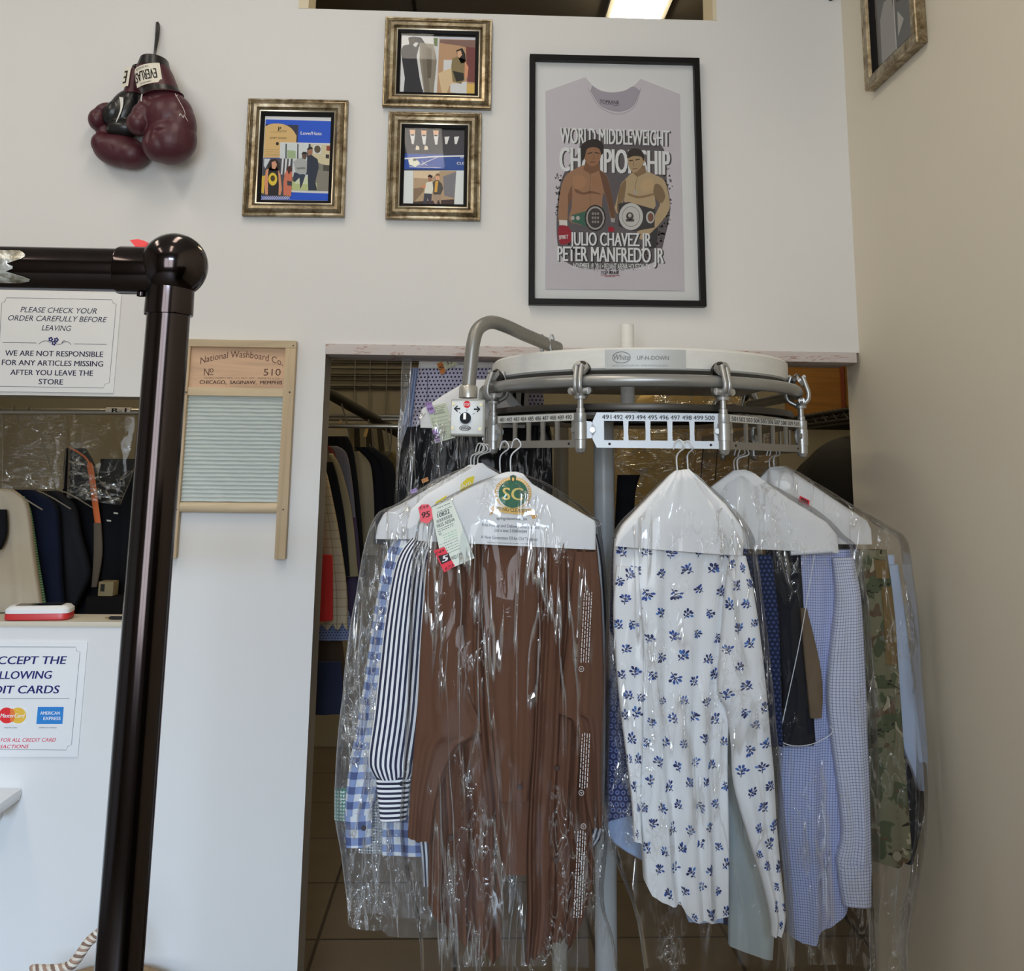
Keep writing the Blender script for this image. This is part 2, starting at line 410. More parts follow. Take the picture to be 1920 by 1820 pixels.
def gold_frame(c, label, picture, group='gold framed photos on the wall'):
    o, ex, ez, wd, ht = rect_axes(c); t = thing('picture_frame', label, 'picture frame', o + ex * wd / 2, group)
    m = MB(); moulding(m, o, ex, ez, wd, ht, [(0, 0.001), (0, 0.018), (0.002, 0.021), (0.005, 0.0205), (0.006, 0.018), (0.009, 0.019), (0.012, 0.024), (0.020, 0.0285), (0.028, 0.026), (0.034, 0.019), (0.0345, 0.017)], GOLD)
    m.build('moulding', t, sharp=30)
    m = MB(); moulding(m, o, ex, ez, wd, ht, [(0.0345, 0.019), (0.036, 0.0205), (0.039, 0.019), (0.0395, 0.017)], GOLDLIP); m.build('inner_lip', t)
    m = MB(); moulding(m, o, ex, ez, wd, ht, [(0.0395, 0.018), (0.048, 0.0135), (0.050, 0.008)], BLACKF); m.build('black_liner', t, sharp=20)
    m = MB(); sheet(m, o, ex, ez, wd, ht, 0.045, 0.007, ink((40, 38, 36))); picture(m, -0.0072); m.build('photo_print', t, smooth=False, fix=False)
    m = MB(); sheet(m, o, ex, ez, wd, ht, 0.046, 0.0115, GLASS); m.build('glass_pane', t, smooth=False)
    return t
SKIN = (196, 140, 108)
def pic_a(m, Y):
    q = lambda *p: [(440 + x / 7, 170 + y / 7) for x, y in p]; L = 0.0002
    pl = lambda c, *p, z=1: poly(m, q(*p), Y - L * z, c)
    pl((226, 228, 236), (395, 335), (1295, 352), (1248, 1478), (336, 1462))
    pl((38, 82, 190), (408, 376), (1282, 400), (1240, 1442), (346, 1428), z=2)
    pl((50, 52, 66), (404, 440), (838, 450), (828, 680), (398, 680), z=3)
    poly(m, q(*([(378, 880), (400, 470)] + sm([(400, 470), (470, 438), (560, 430), (660, 446), (750, 500), (812, 590)], 4) + [(806, 690), (600, 690), (592, 880)])), Y - L * 4, (206, 168, 112))
    for a in (540, 770, 800, 830, 850): stroke(m, q((395 if a > 600 else 470, a), (590 if a > 600 else 680, a + 6)), 0.35, Y - L * 5, (90, 66, 40))
    poly(m, q(*ell(560, 695, 20, 22, 12)), Y - L * 5, (40, 24, 20))
    ty = lambda s, x0, y0, x1, y1, cap, c, **k: T(m, s, 440 + x0 / 7, 170 + y0 / 7, 440 + x1 / 7, 170 + y1 / 7, cap / 7, Y - L * 6, c, **k)
    ty('P', 570, 522, 610, 523, 52, (30, 26, 24), bold=0.03); ty('POLITAN', 562, 535, 682, 538, 20, (60, 44, 30))
    ty('JOEY GOLD', 465, 632, 678, 636, 26, (70, 46, 34), bold=0.01); ty('Love/Hate', 864, 576, 1142, 584, 46, (222, 228, 242), bold=0.03)
    # snapshot at right: two people before a bright shop window
    pl((214, 216, 220), (597, 676), (1278, 690), (1252, 1350), (740, 1332), (590, 900), z=7)
    pl((120, 118, 106), (606, 694), (1274, 712), (1248, 1320), (750, 1304), (600, 890), z=8)
    pl((196, 204, 206), (606, 694), (970, 702), (960, 1140), (760, 1130), (600, 880), z=9)
    pl((150, 170, 130), (690, 780), (800, 790), (800, 890), (690, 885), z=10)
    for a in (668, 822, 974): pl((50, 56, 58), (a, 696), (a + 16, 697), (a + 12, 1000), (a - 4, 1000), z=11)
    pl((196, 186, 152), (1000, 706), (1272, 712), (1262, 990), (1130, 960), (1010, 880), z=10)
    pl((225, 222, 206), (1034, 712), (1140, 716), (1132, 830), (1030, 822), z=11); poly(m, q(*ell(1086, 768, 42, 50)), Y - L * 12, (88, 78, 60))
    pl((136, 66, 52), (1206, 722), (1258, 724), (1256, 790), (1204, 786), z=11); pl((52, 50, 50), (1196, 836), (1240, 838), (1238, 890), (1194, 886), z=11)
    pl((126, 122, 110), (1080, 1040), (1256, 1050), (1248, 1318), (1010, 1312), z=10); pl((72, 68, 62), (1164, 974), (1258, 980), (1254, 1060), (1160, 1050), z=11)
    pl((176, 184, 128), (754, 1180), (1080, 1210), (1084, 1312), (750, 1304), z=11); pl((196, 202, 170), (800, 1130), (960, 1130), (960, 1230), (790, 1220), z=12)
    pl((44, 50, 64), (950, 790), (1020, 850), (1090, 900), (1104, 1010), (1070, 1140), (1060, 1200), (1082, 1308), (966, 1308), (960, 1100), (930, 1100), (950, 900), z=13)
    pl((150, 108, 84), (950, 770), (985, 745), (1024, 775), (1018, 840), (965, 850), z=14); pl((36, 36, 40), (944, 782), (965, 744), (1010, 736), (1030, 765), (985, 768), z=15)
    pl((160, 162, 160), (770, 930), (830, 890), (900, 880), (950, 930), (945, 1080), (860, 1100), (800, 1070), z=14)
    pl((118, 120, 118), (810, 1010), (920, 1000), (930, 1030), (820, 1032), z=15); pl((50, 58, 78), (780, 1070), (930, 1100), (890, 1230), (860, 1290), (850, 1140), (790, 1200), (760, 1180), z=13)
    pl((92, 72, 62), (880, 830), (930, 810), (950, 850), (930, 900), (890, 890), z=16); pl((36, 32, 32), (874, 830), (900, 800), (945, 806), (950, 836), z=17)
    # snapshot at lower left
    pl((70, 70, 78), (380, 884), (762, 892), (740, 1388), (344, 1378), z=18); pl((192, 198, 206), (388, 890), (470, 892), (400, 1020), (384, 980), z=19)
    for a in (620, 665, 712): pl((220, 222, 226), (a, 890), (a + 26, 891), (a + 6, 1100), (a - 14, 1100), z=19)
    pl((210, 170, 70), (358, 1120), (400, 1110), (382, 1350), (350, 1340), z=19)
    pl((206, 140, 104), (410, 1040), (480, 1000), (560, 1010), (600, 1100), (620, 1300), (600, 1370), (400, 1360), (390, 1200), z=20)
    pl((44, 34, 32), (436, 980), (470, 910), (540, 890), (590, 950), (590, 1040), (540, 1060), (450, 1060), z=20); pl((214, 146, 116), (484, 940), (530, 920), (556, 970), (530, 1030), (490, 1020), z=21)
    pl((30, 28, 30), (440, 1050), (570, 1050), (580, 1240), (575, 1370), (436, 1372), z=22); poly(m, q(*ell(500, 1160, 58, 84)), Y - L * 23, (188, 166, 52)); poly(m, q(*ell(500, 1150, 30, 40)), Y - L * 24, (60, 50, 26))
    pl((196, 112, 86), (660, 1080), (720, 1010), (756, 1080), (748, 1250), (740, 1385), (640, 1370), (640, 1200), z=20); pl((70, 36, 30), (680, 1010), (730, 980), (758, 1030), (710, 1100), z=21); pl((52, 52, 62), (690, 1180), (752, 1190), (748, 1250), (690, 1240), z=22)
    for i in range(13):
        a = 350 + i * 28; stroke(m, q((a, 1384), (a + 40, 1426)), 0.7, Y - L * 24, (210, 218, 236)); stroke(m, q((a + 40, 1384), (a, 1426)), 0.7, Y - L * 24, (210, 218, 236))
def pic_b(m, Y):
    q = lambda *p: [(700 + x / 4.4375, 20 + y / 4.44) for x, y in p]; L = 0.0002
    pl = lambda c, *p, z=1: poly(m, q(*p), Y - L * z, c)
    pl((186, 190, 204), (205, 205), (875, 225), (868, 720), (190, 700))
    pl((206, 210, 226), (216, 212), (548, 222), (524, 692), (206, 690), z=2)
    pl((118, 132, 96), (500, 228), (548, 228), (540, 300), (505, 290), z=3); pl((96, 106, 132), (330, 655), (416, 655), (416, 692), (330, 692), z=3)
    pl((40, 40, 46), (226, 330), (250, 290), (300, 280), (290, 225), (330, 214), (400, 225), (430, 270), (380, 300), (360, 380), (385, 560), (415, 690), (250, 690), (262, 560), (240, 420), z=4)
    pl((225, 226, 230), (330, 285), (350, 262), (376, 270), (352, 304), z=5); pl((66, 60, 58), (300, 232), (340, 225), (350, 270), (318, 280), z=5)
    pl((128, 120, 106), (386, 268), (500, 278), (528, 420), (500, 690), (424, 690), (384, 400), z=5); pl((112, 105, 92), (400, 280), (440, 280), (470, 690), (430, 690), z=6); pl((92, 84, 70), (440, 300), (490, 320), (480, 560), (450, 560), z=7)
    pl((232, 226, 214), (536, 228), (550, 228), (528, 696), (514, 696), z=8)
    pl((176, 140, 108), (550, 236), (868, 244), (862, 708), (528, 696), z=7); pl((124, 96, 88), (556, 240), (868, 246), (866, 330), (720, 292), (553, 268), z=8)
    pl((110, 62, 60), (770, 300), (868, 310), (864, 600), (780, 590), z=9); pl((208, 168, 90), (780, 606), (864, 616), (862, 700), (776, 694), z=9); pl((238, 230, 210), (585, 410), (690, 410), (680, 520), (582, 510), z=9)
    pl((226, 178, 140), (540, 520), (640, 480), (720, 600), (640, 610), (610, 690), (570, 690), z=10)
    pl((206, 204, 206), (640, 605), (778, 590), (776, 694), (640, 680), z=9)
    pl((128, 112, 78), (656, 400), (700, 380), (770, 410), (760, 560), (730, 610), (660, 590), (648, 470), z=11); pl((30, 26, 26), (690, 330), (740, 310), (765, 360), (770, 430), (730, 440), (700, 380), z=11)
    pl((214, 160, 128), (698, 340), (728, 330), (738, 370), (715, 395), (700, 380), z=12); pl((204, 142, 110), (762, 420), (792, 470), (782, 560), (758, 560), (760, 470), z=12); pl((40, 38, 32), (660, 500), (750, 520), (755, 580), (690, 590), z=12)
def pic_c(m, Y):
    q = lambda *p: [(700 + x / 4.4375, 20 + y / 4.44) for x, y in p]; L = 0.0002
    pl = lambda c, *p, z=1: poly(m, q(*p), Y - L * z, c)
    pl((44, 44, 54), (240, 985), (772, 995), (768, 1635), (230, 1630))
    pl((36, 38, 50), (245, 990), (560, 995), (590, 1180), (245, 1190), z=2); pl((58, 56, 62), (556, 995), (770, 1000), (766, 1300), (600, 1260), z=2)
    for a, b in ((325, 1000), (420, 1005), (520, 1005)):
        pl((205, 160, 132), (a - 24, b - 8), (a + 24, b - 8), (a + 20, b + 26), (a - 18, b + 26), z=3); pl((232, 232, 236), (a - 20, b + 26), (a + 22, b + 26), (a + 12, b + 110), (a - 4, b + 110), z=4); pl((20, 20, 24), (a - 16, b + 28), (a + 16, b + 28), (a + 14, b + 40), (a - 12, b + 40), z=5)
    for a, b in ((366, 1140), (438, 1140)): pl((214, 190, 170), (a - 16, b + 18), (a - 8, b - 20), (a + 14, b - 10), (a + 18, b + 18), z=5)
    for a in (610, 690): pl((226, 224, 218), (a - 18, 1050), (a + 24, 1046), (a + 4, 1110), (a - 12, 1110), z=4)
    pl((34, 70, 150), (244, 1190), (580, 1196), (588, 1322), (242, 1320), z=3); pl((44, 72, 136), (585, 1200), (768, 1200), (766, 1330), (590, 1326), z=3)
    stroke(m, q((246, 1232), (520, 1214), (760, 1208)), 2.6, Y - L * 5, (222, 226, 220)); pl((214, 214, 186), (290, 1240), (350, 1225), (390, 1270), (350, 1300), (300, 1280), z=6); pl((40, 44, 54), (330, 1232), (362, 1230), (360, 1248), (330, 1250), z=7)
    for a, b in (((370, 1290), (540, 1216)), ((400, 1250), (450, 1290)), ((400, 1290), (450, 1250)), ((300, 1300), (560, 1308))): stroke(m, q(a, b), 0.9, Y - L * 6, (210, 216, 226))
    ty = lambda s, x0, y0, x1, y1, cap: T(m, s, 700 + x0 / 4.4375, 20 + y0 / 4.44, 700 + x1 / 4.4375, 20 + y1 / 4.44, cap / 4.44, Y - L * 8, (240, 236, 220), bold=0.02)
    ty('D', 726, 1228, 750, 1228, 18); ty('CLIS', 694, 1280, 762, 1281, 22)
    pl((196, 206, 218), (240, 1330), (765, 1330), (760, 1630), (236, 1625), z=5); pl((160, 138, 112), (334, 1332), (690, 1334), (672, 1626), (330, 1624), z=6)
    pl((196, 176, 148), (336, 1334), (560, 1336), (480, 1400), (336, 1390), z=7); pl((120, 100, 82), (334, 1480), (420, 1470), (420, 1500), (334, 1600), z=7); pl((112, 110, 116), (580, 1380), (690, 1340), (674, 1560), (590, 1540), z=7)
    pl((62, 50, 48), (330, 1590), (672, 1570), (672, 1626), (330, 1624), z=8)
    pl((216, 204, 190), (440, 1430), (490, 1420), (500, 1480), (488, 1525), (424, 1520), (432, 1470), z=9); pl((62, 62, 74), (424, 1520), (488, 1524), (478, 1620), (450, 1560), (440, 1624), (412, 1620), z=9); pl((190, 130, 96), (400, 1460), (436, 1446), (434, 1478), (404, 1474), z=10)
    pl((150, 104, 82), (452, 1376), (488, 1376), (484, 1420), (460, 1418), z=10); pl((36, 28, 28), (450, 1380), (466, 1362), (494, 1374), (490, 1392), z=11)
    pl((74, 70, 66), (494, 1430), (530, 1400), (570, 1440), (582, 1480), (560, 1530), (500, 1530), z=9); pl((196, 150, 66), (516, 1420), (540, 1416), (530, 1510), (508, 1510), z=10); pl((150, 130, 112), (500, 1530), (566, 1530), (562, 1624), (540, 1560), (524, 1624), (500, 1590), z=9)
    pl((206, 152, 124), (516, 1370), (548, 1366), (552, 1406), (524, 1412), z=10); pl((116, 92, 70), (514, 1372), (530, 1352), (554, 1362), (552, 1376), z=11)
gold_frame([(467, 188), (653, 192), (648, 409), (457, 407)], 'gold framed photo collage on blue with two snapshots, left of the stacked pair', pic_a)
gold_frame([(723, 36), (923, 42), (920, 208), (718, 203)], 'landscape gold picture frame, upper one of the stacked pair', pic_b)
gold_frame([(729, 212), (902, 216), (901, 416), (724, 413)], 'portrait gold picture frame with tuxedo group photo, below the landscape one', pic_c)

# gold frame on the right wall, only its lower end in view
a = PX(1640, 163, XR); b = PX(1741, 89, XR)
ex = np.array([0, -1.0, 0]); ez = np.array([0, 0, 1.0]); o = np.array([XR, a[1], (a[2] + b[2]) / 2]); wd = a[1] - b[1]; ht = 0.42
t = thing('picture_frame', 'gold frame with black and white photo on the beige right wall', 'picture frame', o, 'gold framed photos on the wall')
N = (-1, 0, 0)
m = MB(); moulding(m, o, ex, ez, wd, ht, [(0, 0.001), (0, 0.026), (0.002, 0.029), (0.005, 0.0285), (0.006, 0.026), (0.010, 0.028), (0.03, 0.028), (0.034, 0.021), (0.0345, 0.019)], GOLD, N); m.build('moulding', t, sharp=30)
m = MB(); moulding(m, o, ex, ez, wd, ht, [(0.0345, 0.02), (0.048, 0.012), (0.05, 0.008)], BLACKF, N); m.build('black_liner', t, sharp=20)
m = MB(); sheet(m, o, ex, ez, wd, ht, 0.045, 0.007, ink((112, 112, 112)), N)
def loc(u, v, d): return o + ex * (0.05 + u * (wd - 0.1)) + ez * (0.05 + v * (ht - 0.1)) + np.array(N) * d
def lp(c, d, *p): m.add([loc(u, v, d) for u, v in p], [tuple(range(len(p)))], ink(c))
lp((170, 170, 168), 0.0073, (0.1, 0), (0.5, 0), (0.5, 0.35), (0.45, 0.5), (0.25, 0.52), (0.12, 0.4)); lp((60, 60, 60), 0.0075, (0.15, 0.62), (0.32, 0.58), (0.4, 0.75), (0.22, 0.82))
lp((200, 200, 198), 0.0077, (0.2, 0.56), (0.34, 0.56), (0.34, 0.7), (0.22, 0.72)); lp((215, 215, 212), 0.0077, (0.5, 0), (0.53, 0), (0.53, 1), (0.5, 1)); lp((190, 190, 188), 0.0076, (0.58, 0.1), (0.75, 0.2), (0.6, 0.32)); lp((70, 70, 72), 0.0075, (0.58, 0.4), (0.95, 0.35), (0.95, 0.7), (0.6, 0.72)); lp((205, 205, 203), 0.0078, (0.68, 0.55), (0.82, 0.55), (0.8, 0.78), (0.7, 0.78))
m.build('photo_print', t, smooth=False, fix=False)
m = MB(); sheet(m, o, ex, ez, wd, ht, 0.046, 0.011, GLASS, N); m.build('glass_pane', t, smooth=False)

# ---- black frame with the folded boxing shirt
o, ex, ez, wd, ht = rect_axes([(993, 108), (1307, 116), (1321, 577), (990, 573)])
t = thing('framed_shirt', 'tall black frame holding a folded grey boxing shirt behind glass', 'framed shirt', o + ex * wd / 2)
m = MB(); moulding(m, o, ex, ez, wd, ht, [(0, 0.001), (0, 0.029), (0.001, 0.03), (0.0155, 0.03), (0.0165, 0.029), (0.0165, 0.007)], BLACKF); m.build('frame_border', t, sharp=30)
m = MB(); sheet(m, o, ex, ez, wd, ht, 0.01, 0.006, mat('mat_board', tone((206, 204, 200)), 0.8)); m.build('mat_board', t, smooth=False)
k4 = lambda *p: [(970 + x / 3.6405, 90 + y / 3.64) for x, y in p]
m = MB(); SHIRT = mat('grey_tee_cotton', tone((178, 172, 177), 1.62), 0.9, spec=0.1, bump=(700, 0.2), var=0.03)
body = k4((192, 298), (465, 202)) + k4(*sm([(465, 202), (510, 255), (570, 292), (650, 304), (730, 292), (790, 262), (840, 214)], 4)) + k4((1108, 318), (1112, 700), (1128, 1200), (1140, 1658), (192, 1645), (200, 900))
pts = [P(a, b, -0.007) for a, b in body]; m.prism(pts, (0, -0.004, 0), SHIRT)
m.add([P(a, b, -0.0112) for a, b in k4(*(sm([(500, 290), (570, 392), (690, 432), (790, 392), (836, 290)], 6) + sm([(836, 290), (790, 262), (730, 292), (650, 304), (570, 292), (510, 255)], 4)))], [tuple(range(25 + 21))], ink((150, 143, 152)))
shirt_o = m.build('folded_shirt', t, smooth=False)
m = MB(); Y0 = -0.0114; L = 0.00012
K = lambda c, *p, z=1: poly(m, k4(*p), Y0 - L * z, c)
for off in (0, 20): stroke(m, k4(*sm([(500 - off, 290 - off), (570 - off / 2, 392 + off * .4), (690, 432 + off), (790 + off / 2, 392 + off * .4), (836 + off * .4, 290 - off)], 5)), 0.6, Y0 - L * 2, (120, 112, 122))
rnd = random.Random(3)
for i in range(330):                                   # grunge edge of the print
    a = rnd.uniform(0, 2 * PI); x = 655 + 385 * math.cos(a) * rnd.uniform(.9, 1.06); y = 1020 + 500 * math.sin(a) * rnd.uniform(.93, 1.06)
    if y < 560 or (y < 850 and 300 < x < 1000): continue
    s = rnd.uniform(4, 13); b = rnd.uniform(0, 6); K((98, 92, 96) if rnd.random() < .6 else (70, 66, 68), *[(x + s * math.cos(b + j * 2.1), y + s * math.sin(b + j * 2.1)) for j in range(3)])
K((86, 80, 82), *sm([(430, 560), (560, 590), (700, 600), (880, 600), (1000, 690), (1020, 900), (1045, 1100), (1000, 1320), (960, 1440), (820, 1500), (640, 1510), (420, 1500), (300, 1420), (268, 1250), (280, 1000), (320, 850), (420, 700)], 4, True))
tx = lambda s, x0, y0, x1, y1, cap, z, c, b=0.02, **k: T(m, s, 970 + x0 / 3.6405, 90 + y0 / 3.64, 970 + x1 / 3.6405, 90 + y1 / 3.64, cap / 3.64, Y0 - L * z, c, bold=b, k=(1.9 if c[0] > 190 else 1.5), **k)
for dx, c, z in ((10, (60, 56, 58), 2), (0, (206, 204, 206), 3)):
    tx('WORLD MIDDLEWEIGHT', 290 + dx, 646 + dx * .6, 1040 + dx, 668 + dx * .6, 112, z, c, .035); tx('CHAMPIONSHIP', 286 + dx, 838 + dx * .6, 1044 + dx, 866 + dx * .6, 172, z, c, .045)
D1, D2 = (142, 106, 80), (164, 142, 110)
# left fighter
K(D1, *sm([(452, 800), (400, 822), (345, 856), (312, 905), (290, 1000), (280, 1110), (284, 1190), (338, 1190), (346, 1090), (372, 1010), (370, 1090), (366, 1190), (592, 1210), (578, 1085), (588, 985), (612, 1045), (642, 1170), (668, 1165), (655, 1060), (622, 905), (600, 862), (566, 832), (510, 812)], 3, True), z=4)
K((96, 68, 50), *sm([(560, 835), (600, 865), (622, 910), (655, 1060), (666, 1160), (645, 1165), (612, 1040), (588, 960), (575, 900)], 3, True), z=5); K((108, 76, 55), (345, 1000), (372, 930), (376, 1010), (346, 1090), z=5)
K((108, 76, 55), *sm([(395, 960), (450, 985), (500, 975), (560, 990), (566, 1000), (500, 992), (450, 1000), (400, 985)], 3, True), z=6); K((152, 112, 82), *sm([(380, 880), (440, 870), (470, 910), (440, 960), (390, 950)], 3, True), z=5); K((142, 102, 74), *sm([(510, 880), (560, 880), (570, 940), (530, 960), (505, 930)], 3, True), z=5)
stroke(m, k4((500, 860), (495, 960), (498, 1100)), 0.9, Y0 - L * 6, (100, 70, 52))
K((112, 78, 56), (466, 770), (556, 775), (566, 835), (500, 860), (450, 830), z=6); K((136, 98, 72), *sm([(452, 700), (470, 668), (555, 668), (572, 705), (568, 750), (546, 792), (514, 808), (482, 792), (456, 750)], 3, True), z=7)
K((40, 33, 30), *sm([(432, 710), (440, 660), (486, 628), (545, 624), (585, 655), (588, 705), (574, 730), (560, 690), (520, 676), (475, 690), (462, 740), (444, 770)], 3, True), z=8)
for a in ((478, 722, 512, 712), (528, 712, 560, 720)): stroke(m, k4(a[:2], a[2:]), 1.9, Y0 - L * 9, (52, 38, 30))
stroke(m, k4((520, 720), (526, 752), (512, 756)), 1.0, Y0 - L * 9, (100, 68, 50)); stroke(m, k4((496, 778), (536, 778)), 1.4, Y0 - L * 9, (96, 54, 46))
K((54, 90, 74), (366, 1142), (470, 1112), (590, 1085), (600, 1190), (480, 1220), (372, 1186), z=8); K((38, 35, 34), *ell(532, 1160, 72, 90, 24), z=9); K((150, 144, 140), *ell(532, 1160, 62, 80, 24), z=10); K((58, 52, 50), *ell(532, 1160, 52, 68, 24), z=11)
for i in range(14): K((148, 142, 138), *ell(532 + 58 * math.cos(i * .449), 1160 + 74 * math.sin(i * .449), 7, 7, 6), z=12)
for i in range(9): K((126, 118, 112), *ell(515 + (i % 3) * 18, 1130 + (i // 3) * 28, 8, 10, 6), z=12)
for a in (378, 414): K((160, 156, 150), *ell(a, 1160, 13, 15, 10), z=9)
K((196, 190, 184), (286, 1172), (340, 1176), (342, 1214), (286, 1208), z=9); K((138, 34, 46), *sm([(284, 1216), (340, 1216), (372, 1260), (366, 1320), (300, 1342), (282, 1300)], 4, True), z=9); tx('SPIRIT', 284, 1306, 348, 1300, 28, 12, (214, 196, 196)); K((138, 34, 46), *sm([(622, 1222), (656, 1222), (662, 1250), (626, 1254)], 3, True), z=9); K((150, 146, 142), (636, 1160), (666, 1162), (664, 1190), (640, 1188), z=9)
# right fighter
K(D2, *sm([(790, 850), (742, 890), (702, 940), (672, 1060), (664, 1090), (684, 1130), (712, 1080), (738, 990), (742, 1070), (930, 1100), (938, 1010), (966, 1050), (970, 1080), (900, 1200), (820, 1252), (850, 1308), (960, 1212), (1036, 1105), (1034, 1010), (1004, 905), (944, 868), (872, 840)], 3, True), z=5)
K((118, 96, 70), *sm([(690, 980), (704, 942), (740, 900), (736, 985), (700, 1100), (680, 1110)], 3, True), z=6); K((116, 95, 70), *sm([(930, 1000), (940, 930), (980, 940), (1010, 1010), (980, 1060)], 3, True), z=6); K((172, 146, 110), *sm([(860, 900), (920, 890), (930, 960), (880, 980), (845, 950)], 3, True), z=6); K((128, 104, 76), *sm([(760, 990), (830, 1010), (930, 990), (930, 1004), (830, 1026), (760, 1006)], 3, True), z=7)
K((122, 98, 72), (800, 835), (872, 800), (880, 850), (820, 880), (795, 860), z=6); K((156, 132, 100), *sm([(752, 745), (768, 826), (800, 850), (838, 824), (872, 765), (856, 735), (800, 735)], 3, True), z=8); K((48, 40, 35), *sm([(748, 742), (760, 700), (800, 684), (846, 698), (868, 745), (860, 770), (846, 742), (790, 738), (756, 752)], 3, True), z=9)
for a in ((762, 768, 790, 766), (806, 764, 836, 758)): stroke(m, k4(a[:2], a[2:]), 2.0, Y0 - L * 10, (60, 46, 36))
stroke(m, k4((794, 770), (790, 802), (800, 804)), 1.0, Y0 - L * 10, (112, 88, 64)); stroke(m, k4((786, 826), (818, 822)), 1.5, Y0 - L * 10, (104, 66, 54)); stroke(m, k4((820, 880), (806, 930), (804, 985)), 0.6, Y0 - L * 8, (70, 60, 50)); K((150, 150, 146), (798, 970), (812, 970), (810, 1000), (798, 1000), z=8)
K((52, 50, 50), (690, 1062), (760, 1050), (942, 1102), (936, 1225), (800, 1250), (690, 1215), z=8); K((178, 176, 172), *ell(776, 1150, 82, 92, 28), z=9); K((120, 118, 114), *ell(776, 1150, 62, 70, 28), z=10); K((176, 174, 170), *ell(776, 1150, 58, 66, 28), z=11); K((66, 64, 62), *ell(768, 1148, 26, 28, 14), z=12); K((166, 162, 158), *ell(768, 1142, 12, 14, 8), z=13); K((70, 66, 64), (738, 1168), (800, 1168), (796, 1184), (742, 1184), z=12)
K((168, 166, 162), *ell(908, 1155, 30, 42, 16), z=9); K((108, 72, 56), *ell(910, 1155, 20, 30, 16), z=10); K(D2, *sm([(820, 1252), (870, 1246), (856, 1300), (822, 1290)], 3, True), z=10); K((44, 42, 43), (880, 1250), (960, 1225), (950, 1360), (900, 1370), z=4)
for dx, c, z in ((9, (46, 42, 44), 14), (0, (212, 210, 208), 15)):
    tx('JULIO CHAVEZ JR', 360 + dx, 1346 + dx * .6, 915 + dx, 1354 + dx * .6, 96, z, c, .035); tx('PETER MANFREDO JR', 272 + dx, 1452 + dx * .6, 1002 + dx, 1466 + dx * .6, 106, z, c, .035)
tx('NOVEMBER 19, 2011 • RELIANT ARENA HOUSTON, TX', 382, 1506, 905, 1512, 42, 15, (206, 204, 204)); tx('TOP RANK', 570, 1542, 696, 1544, 22, 15, (46, 40, 42), .03); stroke(m, k4((568, 1550), (698, 1552)), 0.8, Y0 - L * 15, (140, 40, 48)); tx('toprank.com', 596, 1562, 668, 1562, 11, 15, (130, 36, 44))
tx('TOPRANK', 562, 378, 698, 386, 28, 3, (70, 62, 72), .02); stroke(m, k4((600, 384), (690, 392), (655, 396)), 0.6, Y0 - L * 3, (80, 66, 78))
m.build('shirt_print', shirt_o, smooth=False, fix=False)
m = MB(); sheet(m, o, ex, ez, wd, ht, 0.012, 0.024, GLASS); m.build('glass_pane', t, smooth=False)

# ---- two engraved plastic signs
PLASTIC = mat('white_sign_plastic', tone((204, 206, 214)), 0.25, spec=0.5); NAVY = (34, 34, 62)
def sign_board(x0, x1, z0, z1, label):
    t = thing('sign', label, 'sign', ((x0 + x1) / 2, -0.0005, z0))
    m = MB(); m.box((x0, -0.005, z0), (x1, -0.0005, z1), PLASTIC, 0.0008); m.build('sign_board', t, sharp=20); return t
a, b = P(229, 552), P(213, 737); x0 = P(-10, 546)[0]; t = sign_board(x0, (a[0] + b[0]) / 2, b[2], a[2], 'white sign asking to check your order, above the serving hatch')
m = MB(); Y = -0.0054
bx = sm([(20, 558), (210, 562)], 1) + [(211, 568), (217, 570)] + [(217, 572), (206, 716)] + [(199, 719), (195, 726), (-12, 724)]
stroke(m, [(-8, 724), (194, 727), (197, 720), (205, 718), (218, 570), (212, 568), (210, 562), (12, 558), (9, 565), (3, 568), (-4, 700)], 0.8, Y, (90, 92, 104))
T(m, 'PLEASE CHECK YOUR', 38, 585, 181, 588, 10.5, Y, NAVY, shear=.22); T(m, 'ORDER CAREFULLY BEFORE', 15, 600.5, 200, 604, 10.5, Y, NAVY, shear=.22); T(m, 'LEAVING', 78, 619, 133, 620.5, 10.5, Y, NAVY, shear=.22)
T(m, 'WE ARE NOT RESPONSIBLE', 9, 666.5, 193, 669, 10.5, Y, NAVY, bold=.016); T(m, 'FOR ANY ARTICLES MISSING', 3, 684, 193, 687, 10.5, Y, NAVY, bold=.016); T(m, 'AFTER YOU LEAVE THE', 19, 702.5, 174, 704.5, 10.5, Y, NAVY, bold=.016); T(m, 'STORE', 72, 720, 118, 721, 10.5, Y, NAVY, bold=.016)
stroke(m, [(5, 642), (68, 643)], 0.8, Y, NAVY); stroke(m, [(139, 644.5), (200, 645.5)], 0.8, Y, NAVY)
for cx, cy in ((95, 636), (105.5, 637), (101, 643)):
    for i in range(5): poly(m, ell(cx + 3 * math.cos(i * 1.257), cy + 3 * math.sin(i * 1.257), 1.9, 1.9, 7), Y, (30, 30, 92))
stroke(m, sm([(73, 645), (80, 640), (88, 639), (95, 643)], 4), 0.9, Y, NAVY); stroke(m, sm([(106, 645), (114, 645), (120, 641), (128, 641), (133, 646)], 4), 0.9, Y, NAVY); stroke(m, sm([(116, 643), (119, 639), (122, 639)], 3), 1.1, Y, NAVY)
m.build('sign_lettering', t, smooth=False, fix=False)
a, b = P(165, 1203), P(147, 1418); x0 = P(-92, 1203)[0]; t = sign_board(x0, (a[0] + b[0]) / 2, b[2], a[2], 'white sign about accepted payment cards, below the serving hatch')
m = MB()
stroke(m, [(-85, 1404), (124, 1406), (127, 1399), (134, 1396), (150, 1222), (144, 1220), (142, 1213), (-70, 1212)], 0.8, Y, (90, 92, 104))
NB = (28, 30, 90)
